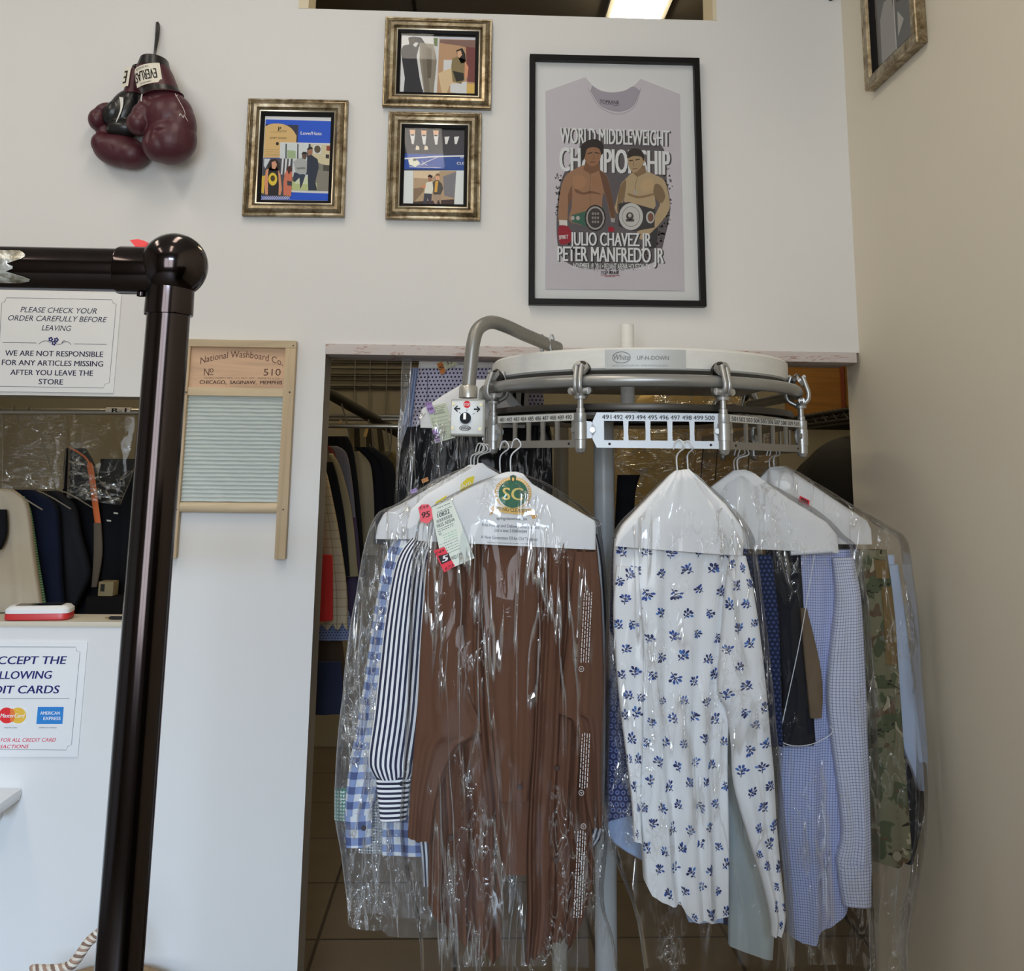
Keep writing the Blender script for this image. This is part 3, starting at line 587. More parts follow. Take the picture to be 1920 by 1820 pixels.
T(m, 'WE ACCEPT THE', -67, 1245, 124.5, 1244.5, 15.5, Y, NB, shear=.12, bold=.022); T(m, 'FOLLOWING', -30, 1273, 97, 1272, 15.5, Y, NB, shear=.12, bold=.022); T(m, 'CREDIT CARDS', -58, 1300, 111, 1299.5, 15.5, Y, NB, shear=.12, bold=.022)
stroke(m, [(-78, 1310), (130, 1309)], 0.8, Y, (70, 74, 96))
def circ(cx, cy, r, c, z): poly(m, ell(cx, cy, r, r * 1.0, 24), Y - .0001 * z, c)
poly(m, [(-1, 1325), (50, 1325), (48, 1358), (-2, 1358)], Y - .00005, (222, 222, 226)); circ(12.5, 1341, 15, (196, 40, 44), 1); circ(34, 1341, 15, (222, 160, 60), 2)
poly(m, [(19, 1330), (23, 1327.5), (27.5, 1333), (28, 1341), (27, 1349), (23, 1354.5), (19, 1351)], Y - .0003, (214, 108, 52)); T(m, 'MasterCard', 0, 1345, 46, 1345, 8, Y - .0005, (240, 238, 240), shear=.25, bold=.02)
poly(m, [(71, 1325), (119.5, 1325), (117, 1357), (68, 1357)], Y - .0001, (40, 112, 176)); T(m, 'AMERICAN', 75, 1339.5, 112, 1339.5, 6.4, Y - .0003, (214, 228, 244), bold=.02); T(m, 'EXPRESS', 81, 1349.5, 113.5, 1349.5, 6.4, Y - .0003, (214, 228, 244), bold=.02)
T(m, 'MASTER CARD', 8, 1365, 32, 1365, 2.2, Y, NAVY); T(m, 'AMERICAN EXPRESS', 73, 1365, 106, 1365, 2.2, Y, NAVY)
T(m, 'FOR ALL CREDIT CARD', 1, 1390.5, 104.5, 1390, 7.2, Y, (186, 44, 66), shear=.2, bold=.008); T(m, 'TRANSACTIONS', -30, 1403, 53.5, 1402.5, 7.2, Y, (186, 44, 66), shear=.2, bold=.008)
m.build('sign_lettering', t, smooth=False, fix=False)

# ---- washboard
def wood(name, c, s=1.0):
    t = NT(name); t.set(0.6, 0, 0.25); f = t.noise(20 * s, (1, 1, 0.06), 6, dist=1.6)
    t.base(t.ramp(f, [(0.3, tuple(v * .72 for v in c)), (0.5, c), (0.68, tuple(min(.9, v * 1.13) for v in c))])); t.bump(f, .12, .001); return t.m
def woodh(name, c, d=1.6):
    t = NT(name); t.set(0.6, 0, 0.25); f = t.noise(16, (.07, 1, 1), 6, dist=d)
    t.base(t.ramp(f, [(0.3, tuple(v * .74 for v in c)), (0.5, c), (0.7, tuple(min(.9, v * 1.12) for v in c))])); t.bump(f, .1, .001); return t.m
WV = wood('pale_pine_post', tone((170, 150, 122), 1.4)); WH = woodh('pale_pine_rail', tone((178, 160, 132))); WP = woodh('tan_pine_panel', tone((178, 148, 122)), 3.0)
wx0 = P(343, 640)[0]; wx1 = (P(560, 641)[0] + P(537, 1047)[0]) / 2; zt = P(560, 641)[2]; zb = P(537, 1047)[2]; pw = 0.030
t = thing('washboard', 'old wooden washboard with ribbed glass hung beside the doorway', 'washboard', ((wx0 + wx1) / 2, -0.002, zb))
z = lambda py: P(545, py)[2]
for xa in (wx0, wx1 - pw):
    m = MB(); m.box((xa, -0.027, zb), (xa + pw, -0.002, zt - 0.018), WV, 0.003); m.build('post', t)
m = MB(); m.box((wx0, -0.029, zt - 0.021), (wx1, -0.002, zt), WH, 0.004); m.build('top_rail', t)
m = MB(); m.box((wx0 + pw, -0.024, z(745)), (wx1 - pw, -0.004, z(729)), WH, 0.003); m.build('middle_rail', t)
m = MB(); m.lathe((wx0 + pw, -0.014, z(952)), [(0.0135, 0), (0.0135, wx1 - wx0 - 2 * pw)], WH, 'x', 20); m.build('bottom_rail', t)
m = MB(); m.box((wx0 + pw, -0.014, z(729)), (wx1 - pw, -0.006, zt - 0.02), WP); panel = m.build('panel', t)
m = MB(); PR = (92, 62, 52); Yp = -0.0144
T(m, 'National Washboard Co.', 375.5, 682.5, 530, 686, 13, Yp, PR, arc=14, k=1.2); T(m, 'N', 382, 704, 392, 704, 14, Yp, PR, k=1.2); T(m, 'o', 393, 698, 400, 698, 12, Yp, PR, k=1.2); stroke(m, [(393, 702.5), (400, 702.5)], 1.3, Yp, PR, 1.2); T(m, '510', 494, 704, 526, 704, 13.5, Yp, PR, k=1.2)
T(m, 'TRADE MARKS REG. U.S. PAT. OFF.  MADE IN U.S.A.', 382, 710, 525, 710.5, 3.4, Yp, (120, 90, 76), k=1.2); T(m, 'CHICAGO,  SAGINAW,  MEMPHIS', 374, 719.5, 529, 720.5, 7, Yp, (70, 46, 42), k=1.1, bold=.02)
m.build('panel_lettering', panel, smooth=False, fix=False)
g = NT('ribbed_green_glass'); g.set(0.08, 0, 0.6); g.base((0.62, 0.67, 0.64)); g.bump(g.noise(30, (.5, 1, 1.4), 3), 0.35, 0.004)
m = MB(); nz = 26; rows = nz * 8; xa, xb = wx0 + pw - .002, wx1 - pw + .002; za, zb2 = z(942), z(745); nx = 16; vs = []
for i in range(rows + 1):
    f = i / rows; zz = za + (zb2 - za) * f; ph = f * nz * 2 * PI
    for j in range(nx + 1):
        u = j / nx; vs.append((xa + (xb - xa) * u, -0.012 - 0.0032 * math.sin(ph + 0.5 * math.sin(u * 22 + i // 8 * 1.3)) , zz))
m.add(vs, [(i * (nx + 1) + j, i * (nx + 1) + j + 1, (i + 1) * (nx + 1) + j + 1, (i + 1) * (nx + 1) + j) for i in range(rows) for j in range(nx)], g.m); m.build('ribbed_glass', t)
for px, py in ((550, 648), (543, 735), (531, 955), (349, 735), (331, 955)):
    q = P(px, py, -0.028); m = MB(); m.lathe((q[0], -0.0295, q[2]), [(0.002, 0), (0.002, 0.004)], ink((40, 32, 26)), 'y', 10); m.build('nail', t)

# ---- small white bracket at the left edge, below the card sign
q = P(22, 1507, -0.06); t = None
m = MB(); m.box((q[0] - 0.3, -0.13, q[2] - 0.006), (q[0], -0.002, q[2] + 0.022), mat('white_shelf_plastic', tone((196, 196, 196)), 0.5), 0.012)
for i in range(3): m.box((q[0] - 0.06 - i * .1, -0.12, q[2] - 0.05), (q[0] - 0.045 - i * .1, -0.002, q[2]), MATS['white_shelf_plastic'], 0.004)
tag(m.build('wall_shelf'), 'small white plastic wall shelf poking in at the left edge', 'shelf')
# tiny dark cable clip on the wall by the right corner, top edge of the photo
q = P(1557, -3); m = MB(); m.lathe((q[0], -0.012, q[2]), [(0.004, 0), (0.009, 0.004), (0.009, 0.012)], ink((40, 38, 38)), 'y', 14); m.tube([q + np.array((-.012, -.006, 0)), q + np.array((0, -.012, -.004)), q + np.array((.016, -.006, .002))], .003, ink((30, 30, 30)), 8)
tag(m.build('cable_clip'), 'tiny dark cable clip high on the white wall near the corner', 'clip')
# ================================================================== boxing gloves
def blob(name, lumps, material, parent, voxel=0.0035, smooth=10, dents=()):
    """one continuous surface grown from ellipsoids (centre, radii, rotation about Y) by voxel remeshing"""
    m = MB()
    for c, r, rot in lumps:
        bm = bmesh.new(); bmesh.ops.create_uvsphere(bm, u_segments=24, v_segments=16, radius=1); R = Matrix.Rotation(rot, 3, 'Y')
        bm.verts.index_update()
        m.add([Vector(c) + R @ Vector((v.co.x * r[0], v.co.y * r[1], v.co.z * r[2])) for v in bm.verts], [[v.index for v in f.verts] for f in bm.faces], material); bm.free()
    o = m.build(name, parent)
    a = o.modifiers.new('r', 'REMESH'); a.mode = 'VOXEL'; a.voxel_size = voxel; a.use_smooth_shade = True
    b = o.modifiers.new('s', 'SMOOTH'); b.factor = 0.6; b.iterations = smooth
    bpy.context.view_layer.update()
    me = bpy.data.meshes.new_from_object(o.evaluated_get(bpy.context.evaluated_depsgraph_get()))
    o.modifiers.clear(); o.data = me
    for p in me.polygons: p.use_smooth = True
    for v in me.vertices:
        for c, ax, rad, dep in dents:
            d = (v.co - Vector(c)); al = d.dot(Vector(ax)); pe = (d - Vector(ax) * al).length
            v.co.y += dep * math.exp(-(pe / rad) ** 2) * math.exp(-(al / (rad * 5)) ** 2)
    if not me.materials: me.materials.append(material)
    return o
def leather(name, c, rough=0.42):
    t = NT(name); t.set(rough, 0, 0.5); t.base(c)
    n1 = t.noise(45, (1, 1, 1), 4, dist=.8); n2 = t.noise(500, (1, 1, 1), 2); t.bump(t.math('ADD', n1, t.math('MULTIPLY', n2, .25)), .22, .002); return t.m
OX = leather('oxblood_leather', tone((70, 30, 38), 1.25)); BLK = leather('black_leather', (0.016, 0.015, 0.015), .3); PIPE = mat('white_piping', tone((196, 194, 188)), .5)
LBL = mat('cream_satin_label', tone((196, 190, 176)), .5)
g = lambda x, y, Y: P(120 + x / 5.333, 20 + y / 5.333, Y)
S1 = 1 / 5.333 / 640.0                         # metres per crop pixel near the wall
def V(x, y, Y): return Vector(g(x, y, Y))
# right-hand glove, in front
t = thing('boxing_glove', 'oxblood boxing glove with cream label showing, the front one of the hanging pair', 'boxing glove', V(1050, 1540, -.07), 'boxing gloves hung by their laces')
yc = -0.098
blob('mitt', [(V(1050, 1060, yc), (235 * S1, .058, 235 * S1), 0), (V(1070, 1290, yc), (245 * S1, .064, 245 * S1), 0), (V(960, 1340, yc - .01), (165 * S1, .05, 170 * S1), 0), (V(1150, 1180, yc), (165 * S1, .055, 260 * S1), 0),
              (V(752, 1125, yc - .012), (118 * S1, .038, 122 * S1), 0), (V(800, 1040, yc - .008), (120 * S1, .036, 105 * S1), .6), (V(870, 980, yc - .004), (140 * S1, .04, 100 * S1), .7), (V(1000, 900, yc), (195 * S1, .042, 130 * S1), 0)], OX, t, .0032, 6,
     dents=[(V(838, 1190, yc - .06), (0.1, 0, 1), .007, .02), (V(930, 1190, yc - .06), (1, 0, .1), .004, .006), (V(880, 1120, yc - .06), (.5, 0, .8), .004, .007), (V(940, 1450, yc - .06), (1, 0, .05), .0035, .005), (V(950, 1485, yc - .05), (1, 0, .1), .003, .005)])
def cuff(parent, ribs, yc, th, m, name='cuff', seg=32):
    """ribs: (xL, xR, y) in crop pixels, top to bottom"""
    mb = MB(); vs = []
    for xl, xr, yl, yr in ribs:
        for k in range(seg):
            a = 2 * PI * k / seg; u = .5 + .5 * math.cos(a)
            p = V(xl + (xr - xl) * u, yl + (yr - yl) * u, yc); p.y += th * math.sin(a); vs.append(p)
    n = len(ribs)
    mb.add(vs, [(i * seg + k, i * seg + (k + 1) % seg, (i + 1) * seg + (k + 1) % seg, (i + 1) * seg + k) for i in range(n - 1) for k in range(seg)] + [tuple(range(seg)), tuple(range((n - 1) * seg, n * seg))], m)
    return mb.build(name, parent)
cuff(t, [(733, 1058, 575, 580), (722, 1090, 640, 640), (740, 1130, 760, 740), (790, 1165, 880, 840)], yc, .05, OX)
cuff(t, [(795, 1015, 520, 492), (770, 1040, 500, 505), (735, 1056, 575, 578), (735, 1060, 590, 592)], yc, .051, BLK, 'cuff_lining')
cuff(t, [(772, 1150, 826, 788), (778, 1170, 862, 824), (782, 1170, 872, 834)], yc, .054, BLK, 'wrist_band')
cuff(t, [(782, 1190, 875, 836), (786, 1195, 883, 842)], yc, .055, OX, 'wrist_welt')
def label(parent, corners, yc, th, xl, xr, name='label'):
    """cloth patch following the cuff's front"""
    mb = MB(); n = 14; (x0, y0), (x1, y1), (x2, y2), (x3, y3) = corners
    def pt(a, b, off):
        x = (x0 + (x1 - x0) * a) * (1 - b) + (x3 + (x2 - x3) * a) * b; y = (y0 + (y1 - y0) * a) * (1 - b) + (y3 + (y2 - y3) * a) * b
        u = max(-.999, min(.999, 2 * (x - xl) / (xr - xl) - 1)); p = V(x, y, yc); p.y -= th * math.sqrt(1 - u * u) + off; return p
    vs = [pt(i / n, j / 6, .0015) for j in range(7) for i in range(n + 1)]
    mb.add(vs, [(j * (n + 1) + i, j * (n + 1) + i + 1, (j + 1) * (n + 1) + i + 1, (j + 1) * (n + 1) + i) for j in range(6) for i in range(n)], LBL)
    return mb, pt
def patch_text(mb, pt, s, a0, a1, b0, b1, bold=.02, flip=True):
    v, f = text_mesh(s, 0, bold)
    mb.add([pt(a1 + (a0 - a1) * a, b0 + (b1 - b0) * b, .0022 + .0002 * d) for a, b, d in v], f, ink((24, 22, 24)))
mb, pt = label(t, [(722, 624), (1006, 588), (1032, 772), (776, 826)], yc, .051, 715, 1115)
patch_text(mb, pt, 'EVERLAST', -.12, .86, .28, .80, .03); patch_text(mb, pt, 'THE CHOICE OF', .12, .62, .08, .17, 0); patch_text(mb, pt, 'CHAMPIONS SINCE 1910', .18, .62, .86, .94, 0)
mb.build('brand_label', t, fix=False)
m = MB()
for pts in ([(1215, 1090), (1208, 1118), (1222, 1098), (1240, 1128), (1246, 1096), (1262, 1128), (1276, 1150)], [(1256, 1092), (1246, 1052), (1228, 1012), (1200, 960), (1170, 905)], [(1176, 930), (1196, 912)]):
    q = []
    for x, y in sm(pts, 3):
        u = (x - 1070) / 250; p = V(x, y, yc); p.y -= .062 * math.sqrt(max(0.05, 1 - u * u)) + .001; q.append(p)
    m.tube(q, .0007, PIPE, 6)
m.build('silver_signature', t)
m = MB(); m.tube([V(780, 835, yc - .045), V(772, 880, yc - .04), V(776, 915, yc - .036)], .002, PIPE, 8); m.build('piping', t)
m = MB(); q = [V(897, 500, yc), V(912, 400, -.03), V(925, 250, -.012), V(932, 120, -.008)]
m.tube(sm(q, 6), .0042, BLK, 10); q2 = [V(900, 500, yc - .004), V(916, 400, -.035), V(942, 250, -.016), V(946, 150, -.012), V(934, 118, -.010)]; m.tube(sm(q2, 6), .0034, BLK, 10); m.build('hanging_lace', t)
# left-hand glove, behind, palm to the left
t = thing('boxing_glove', 'oxblood boxing glove with black palm and white stripe, behind its mate', 'boxing glove', V(560, 1580, -.05), 'boxing gloves hung by their laces')
yc = -0.042
blob('mitt', [(V(560, 1400, yc), (265 * S1, .045, 165 * S1), .18), (V(380, 1330, yc), (100 * S1, .04, 110 * S1), 0), (V(680, 1440, yc), (165 * S1, .046, 145 * S1), 0), (V(345, 1090, yc), (95 * S1, .036, 112 * S1), 0), (V(410, 1000, yc), (110 * S1, .034, 65 * S1), -.5), (V(420, 1230, yc + .012), (95 * S1, .026, 110 * S1), 0)], OX, t, .0032, 6,
     dents=[(V(470, 1380, yc - .05), (.4, 0, -1), .005, .006), (V(610, 1300, yc - .05), (.1, 0, 1), .004, .006), (V(410, 1330, yc - .05), (.2, 0, 1), .004, .006)])
blob('palm', [(V(600, 1000, yc - .004), (150 * S1, .036, 230 * S1), .35), (V(500, 1020, yc - .008), (95 * S1, .034, 140 * S1), .5), (V(590, 1180, yc - .012), (165 * S1, .034, 95 * S1), 0), (V(690, 900, yc), (90 * S1, .035, 120 * S1), .2)], BLK, t, .0032, 6)
cuff(t, [(690, 760, 610, 600), (668, 770, 640, 640), (600, 790, 820, 830), (596, 800, 850, 850)], yc, .032, OX)
cuff(t, [(692, 790, 600, 560), (684, 790, 616, 590)], yc, .033, BLK, 'cuff_lining')
mb, pt = label(t, [(650, 620), (714, 612), (684, 800), (606, 806)], yc, .036, 560, 860)
patch_text(mb, pt, 'E', .10, .62, .18, .86, .05); mb.build('brand_label', t, fix=False)
m = MB(); q = [(572, 862), (578, 920), (566, 1000), (520, 1112)]; vs = []
for i, (x, y) in enumerate(sm(q, 5)): vs += [V(x - 22 * (1 - i / 16), y, yc - .045), V(x + 20 * (1 - i / 17), y + 6, yc - .047)]
m.add(vs, [(2 * i, 2 * i + 1, 2 * i + 3, 2 * i + 2) for i in range(len(vs) // 2 - 1)], PIPE); m.build('white_stripe', t)

# ================================================================== dark glossy pipe rail in the foreground
def pipe_metal():
    t = NT('dark_bronze_pipe'); t.set(.13, 1.0, .5); n1 = t.noise(40, (1, 1, .1), 4)
    t.base(t.mix(n1, (.046, .036, .036), (.066, .053, .051))); t.bump(t.noise(18, (1, 1, .15), 3), .02, .001); return t.m
PM = pipe_metal(); PY = -1.75; pr = 0.0222
top = P(326, 497, PY); px_ = (P(320, 600, PY)[0] + P(218, 1820, PY)[0]) / 2
t = thing('pipe_rail', 'dark glossy pipe railing in the foreground with round ball corner', 'railing', (px_, PY, 0))
z545, z700 = P(318, 545, PY)[2], P(318, 592, PY)[2]
m = MB(); m.lathe((px_, PY, 0.01), [(pr, 0), (pr, z545 - .01)], PM, 'z', 40); m.build('post', t)
m = MB(); m.lathe((px_, PY, 0), [(.055, 0), (.055, .006), (.05, .009), (.028, .012), (.026, .03)], PM, 'z', 40); m.build('floor_flange', t)
m = MB(); m.lathe((px_, PY, z700), [(pr, 0), (.0248, 0.0005), (.0252, .003), (.0246, z545 - z700 + .004)], PM, 'z', 40, False); m.build('post_collar', t)
R0 = 0.0352; cz = top[2] - .001
m = MB(); m.lathe((px_ + .002, PY, cz), [(max(.0005, R0 * math.sin(PI * i / 24)), -R0 * math.cos(PI * i / 24)) for i in range(25)], PM, 'z', 48); ball = m.build('ball_fitting', t)
hz = P(0, 502, PY)[2]; hr = .0232
m = MB(); m.lathe((-1.35, PY, hz), [(hr, 0), (hr, 1.35 + px_ - .03)], PM, 'x', 40); hp = m.build('rail_tube', t)
xc_ = P(223, 500, PY)[0]
m = MB(); m.lathe((xc_, PY, hz), [(hr, 0), (.0252, .0006), (.0258, .003), (.0255, px_ - xc_ - .015)], PM, 'x', 40, False); m.build('rail_collar', t)
m = MB(); q = P(262, 541, PY - .01); m.lathe((q[0], PY - .004, hz - .0285), [(.0045, 0), (.0045, .004)], PM, 'z', 14); m.build('set_screw', t)
m = MB(); m.lathe((-1.35, PY, 0), [(pr, 0), (pr, hz)], PM, 'z', 32); m.build('post', t)
m = MB(); m.lathe((-1.35, PY, hz), [(max(.0005, R0 * math.sin(PI * i / 16)), -R0 * math.cos(PI * i / 16)) for i in range(17)], PM, 'z', 32); m.build('ball_fitting', t)
# torn silver tape near the left edge
TAPE = NT('torn_silver_tape'); TAPE.set(.28, .6, .5); nz_ = TAPE.noise(30, (1, 1, 1), 5, dist=2); TAPE.base(TAPE.ramp(nz_, [(.35, (.10, .085, .05)), (.5, (.30, .27, .2)), (.65, (.62, .6, .54))])); TAPE.bump(nz_, .8, .003)
m = MB(); vs = []; na = 14; x_l = P(-60, 500, PY)[0]
for i in range(na + 1):
    f = i / na; ang = PI * .78 + f * 1.6                  # from upper front down to the underside
    edge = P(50 + 26 * math.sin(f * 9) * (.4 + f) + (22 if .45 < f < .6 else 0) - 10 * f, 500, PY)[0]
    for j in range(9):
        x = x_l + (edge - x_l) * j / 8; r = hr + .0008 + .0006 * noise.noise((x * 90, i * .9, 0))
        vs.append((x, PY + math.cos(ang) * r, hz + math.sin(ang - PI / 2 + PI / 2) * r))
m.add(vs, [(i * 9 + j, i * 9 + j + 1, (i + 1) * 9 + j + 1, (i + 1) * 9 + j) for i in range(na) for j in range(8)], TAPE.m); m.build('torn_tape', hp)
# red ribbon sticking up behind the ball
m = MB(); Yr = PY + .012; RED = mat('red_ribbon', tone((214, 48, 40), 1.3), .5)
m.prism([P(a, b, Yr) for a, b in ((243, 450), (258, 448), (270, 451), (280, 456), (268, 463), (255, 464), (250, 458))], (0, .0012, 0), RED)
m.prism([P(a, b, Yr) for a, b in ((268, 463), (282, 454), (294, 450), (280, 462), (272, 475), (262, 480))], (0, .0012, 0), RED)
tag(m.build('ribbon', smooth=False), 'small red ribbon end stuck on the pipe rail beside the ball', 'ribbon')

# ================================================================== basket at the lower left
q = P(187, 1822, -0.22); bz = P(187, 1809, -.06)[2]; bx_ = q[0]; by_ = -0.22
t = thing('rope_basket', 'woven basket with a twisted rope handle on the floor behind the rail', 'basket', (bx_, by_, 0))
WK = wood('wicker_brown', (.26, .17, .09), 4)
m = MB(); vs = []; sg = 48; rows = 26; rr = .16
for i in range(rows + 1):
    f = i / rows
    for k in range(sg):
        a = 2 * PI * k / sg; r = rr * (.8 + .2 * f) + .004 * math.cos(k * PI / 2 + i * PI); vs.append((bx_ + r * math.cos(a), by_ + r * math.sin(a), .004 + f * (bz - .012)))
m.add(vs, [(i * sg + k, i * sg + (k + 1) % sg, (i + 1) * sg + (k + 1) % sg, (i + 1) * sg + k) for i in range(rows) for k in range(sg)] + [tuple(range(sg))], WK); m.build('woven_body', t)
m = MB(); ring = [(bx_ + rr * math.cos(2 * PI * i / 40), by_ + rr * math.sin(2 * PI * i / 40), bz - .006) for i in range(40)]; m.tube(ring, .009, WK, 10, closed=True); m.build('rim', t)
h0 = Vector(P(60, 1818, by_ - .13)); h1 = Vector(P(128, 1812, by_ - .145)); h2 = Vector(P(170, 1762, by_ - .13)); h3 = Vector(P(212, 1742, by_ - .12)); h4 = Vector(P(236, 1812, by_ - .12))
path = [Vector(v) for v in sm([h0, h1, h2, h3, h4], 26)]
for k, c in enumerate(((196, 184, 168), (150, 122, 104), (205, 196, 182), (120, 96, 82))):
    m = MB(); q = []
    for i, p in enumerate(path):
        d = (path[min(i + 1, len(path) - 1)] - path[max(i - 1, 0)]).normalized(); u = Vector((0, 1, 0)); w_ = d.cross(u).normalized(); a = i * .62 + k * PI / 2
        q.append(p + (u * math.cos(a) + w_ * math.sin(a)) * .0058)
    m.tube(q, .0056, mat('rope_%d' % k, tone(c, 1.2), .9), 8); m.build('rope_strand', t)

# ================================================================== things on the hatch ledge
c0, c1 = P(5, 1166, 0.012), P(134, 1156, 0.05); zl = LEDGE + .0025
t = thing('card_reader', 'white and red handheld card reader lying on the hatch ledge', 'card reader', ((c0[0] + c1[0]) / 2, .04, zl))
cen = Vector(((c0[0] + c1[0]) / 2, .045, 0)); hw = (c1[0] - c0[0]) / 2; rot = .12
def rd(x, y, zz): return (cen.x + x * math.cos(rot) - y * math.sin(rot), cen.y + x * math.sin(rot) + y * math.cos(rot), zl + zz)
def rbody(m, prof, mt):
    vs = []; n = 28
    for ins, zz in prof:
        for k in range(n):
            a = 2 * PI * k / n; cx = math.copysign(abs(math.cos(a)) ** .28, math.cos(a)); cy = math.copysign(abs(math.sin(a)) ** .35, math.sin(a))
            vs.append(rd((hw - ins) * cx, (.04 - ins) * cy, zz))
    m.add(vs, [(i * n + k, i * n + (k + 1) % n, (i + 1) * n + (k + 1) % n, (i + 1) * n + k) for i in range(len(prof) - 1) for k in range(n)] + [tuple(range(n)), tuple(range((len(prof) - 1) * n, len(prof) * n))], mt)
m = MB(); rbody(m, [(.004, 0), (0, .003), (0, .015), (.001, .018)], mat('reader_red', tone((170, 40, 40)), .35)); m.build('red_base', t)
m = MB(); rbody(m, [(.0, .0182), (0, .028), (.008, .036), (.012, .037)], mat('reader_white', tone((214, 214, 218)), .35)); m.build('white_top', t)
m = MB(); m.add([rd(a * (hw - .024), b * .022, .0376) for a, b in ((-1, -1), (1, -1), (1, 1), (-1, 1))], [(0, 1, 2, 3)], mat('reader_screen', (.01, .01, .012), .15)); m.build('screen', t)
a, b = P(195, 1161, .03), P(230, 1158, .05)
t = thing('pen', 'dark pen with a gold tip lying on the hatch ledge', 'pen', (a[0], .03, zl))
m = MB(); m.lathe((a[0] + .012, .035, zl + .0045), [(.003, 0), (.0045, .004), (.0045, .12), (.003, .125)], mat('pen_black', (.015, .015, .018), .25), 'x', 16); m.build('barrel', t)
m = MB(); m.lathe((a[0], .035, zl + .0045), [(.0006, 0), (.003, .0125)], mat('pen_gold', (.6, .45, .18), .3, 1), 'x', 16); m.build('tip', t)

# ================================================================== garment conveyor
CXY = (0.430, -0.25); RT = 0.398; ZT = P(1185, 712, CXY[1] - RT)[2]
ALU = mat('cast_aluminium', (.50, .50, .49), .38, .85, bump=(120, .15), var=.15); TUBEM = mat('grey_painted_tube', (.34, .335, .32), .34, .55, bump=(60, .08), var=.2)
CW = NT('chipped_white_paint'); CW.set(.45, 0, .4); _n = CW.noise(22, (1, 1, 3), 6, rough=.75); CW.base(CW.ramp(_n, [(.30, (.16, .14, .11)), (.335, (.76, .75, .70)), (.6, (.80, .79, .75))])); CW = CW.m
DRK = mat('dark_steel', (.075, .068, .06), .4, .8, var=.3); WP2 = mat('white_painted_steel', tone((188, 192, 198)), .4, var=.05)
t = thing('garment_conveyor', 'white and grey garment conveyor with numbered slot plates in the doorway', 'garment conveyor', (CXY[0], CXY[1], 0))
CONV = t
def ringpt(phi, r=RT, z=ZT): return np.array((CXY[0] + r * math.sin(phi), CXY[1] - r * math.cos(phi), z))
def uloop(r, z, back=1.9, n=40): return [(CXY[0] - r, back, z), (CXY[0] - r, 1.0, z), (CXY[0] - r, .3, z)] + [ringpt(-PI / 2 + PI * i / n, r, z) for i in range(n + 1)] + [(CXY[0] + r, .3, z), (CXY[0] + r, 1.0, z), (CXY[0] + r, back, z)]
m = MB(); m.tube(uloop(RT, ZT), .0142, TUBEM, 18); m.build('track_tube', t)
# pan-shaped housing over the track
z0, z1 = P(1185, 692, CXY[1] - .375)[2], P(1185, 650, CXY[1] - .375)[2]
m = MB(); prof = [(.372, z0), (.377, z0 + .004), (.377, z1 - .006), (.371, z1), (.36, z1)]
n = 48; vs = []
for r, zz in prof:
    for q in [(CXY[0] - r, .12, zz)] + [ringpt(-PI / 2 + PI * i / n, r, zz) for i in range(n + 1)] + [(CXY[0] + r, .12, zz)]: vs.append(q)
k = n + 3; np_ = len(prof)
m.add(vs, [(i * k + j, i * k + j + 1, (i + 1) * k + j + 1, (i + 1) * k + j) for i in range(np_ - 1) for j in range(k - 1)] + [tuple(range(k)), tuple(range((np_ - 1) * k, np_ * k)), tuple(i * k for i in range(np_)), tuple(i * k + k - 1 for i in range(np_))], CW)
hs = m.build('housing', t, sharp=35)
def front(px, py, r):                                      # point of the pan's front seen at this pixel
    lo, hi = -PI / 2, PI / 2
    for _ in range(40):
        md = (lo + hi) / 2
        if proj(ringpt(md, r, z1))[0] < px: lo = md
        else: hi = md
    ph = (lo + hi) / 2; p = ringpt(ph, r); return ph, p
m = MB(); GT = ink((112, 112, 110)); r = .3785
def pan_text(s, xa, xb, za, zb, bold=.015, mt=GT, shear=0):
    v, f = text_mesh(s, shear, bold); pa, pb = front(xa, 0, r)[0], front(xb, 0, r)[0]
    m.add([ringpt(pa + (pb - pa) * a, r + .0001 * d, za + (zb - za) * b) for a, b, d in v], f, mt)
zz = lambda py: P(1195, py, CXY[1] - r)[2]
pa, pb = front(1134, 0, r)[0], front(1286, 0, r)[0]; nseg = 12
vs = [ringpt(pa + (pb - pa) * i / nseg, .3779, zz(q)) for q in (690, 654) for i in range(nseg + 1)]
m.add(vs, [(i, i + 1, nseg + 2 + i, nseg + 1 + i) for i in range(nseg)], mat('silvery_label', tone((182, 184, 182), 1.1), .45, .2))
pan_text('UP-N-DOWN', 1194, 1254, zz(674), zz(666)); pan_text('White', 1150, 1180, zz(674), zz(663), .01, GT, .2)
pan_text('WHITE CONVEYORS INC.  KENILWORTH, N.J. 07033', 1147, 1252, zz(686), zz(683), 0)
for (rx, rz, cpx, cpy) in ((.0200, .0125, 1165, 669),):
    pc = front(cpx, 0, r)[0]; q = [ringpt(pc + rx / r * math.cos(i * PI / 12), r + .0003, zz(cpy) + rz * math.sin(i * PI / 12)) for i in range(24)]; m.tube(q, .0007, GT, 6, closed=True)
m.build('name_label', hs, fix=False)
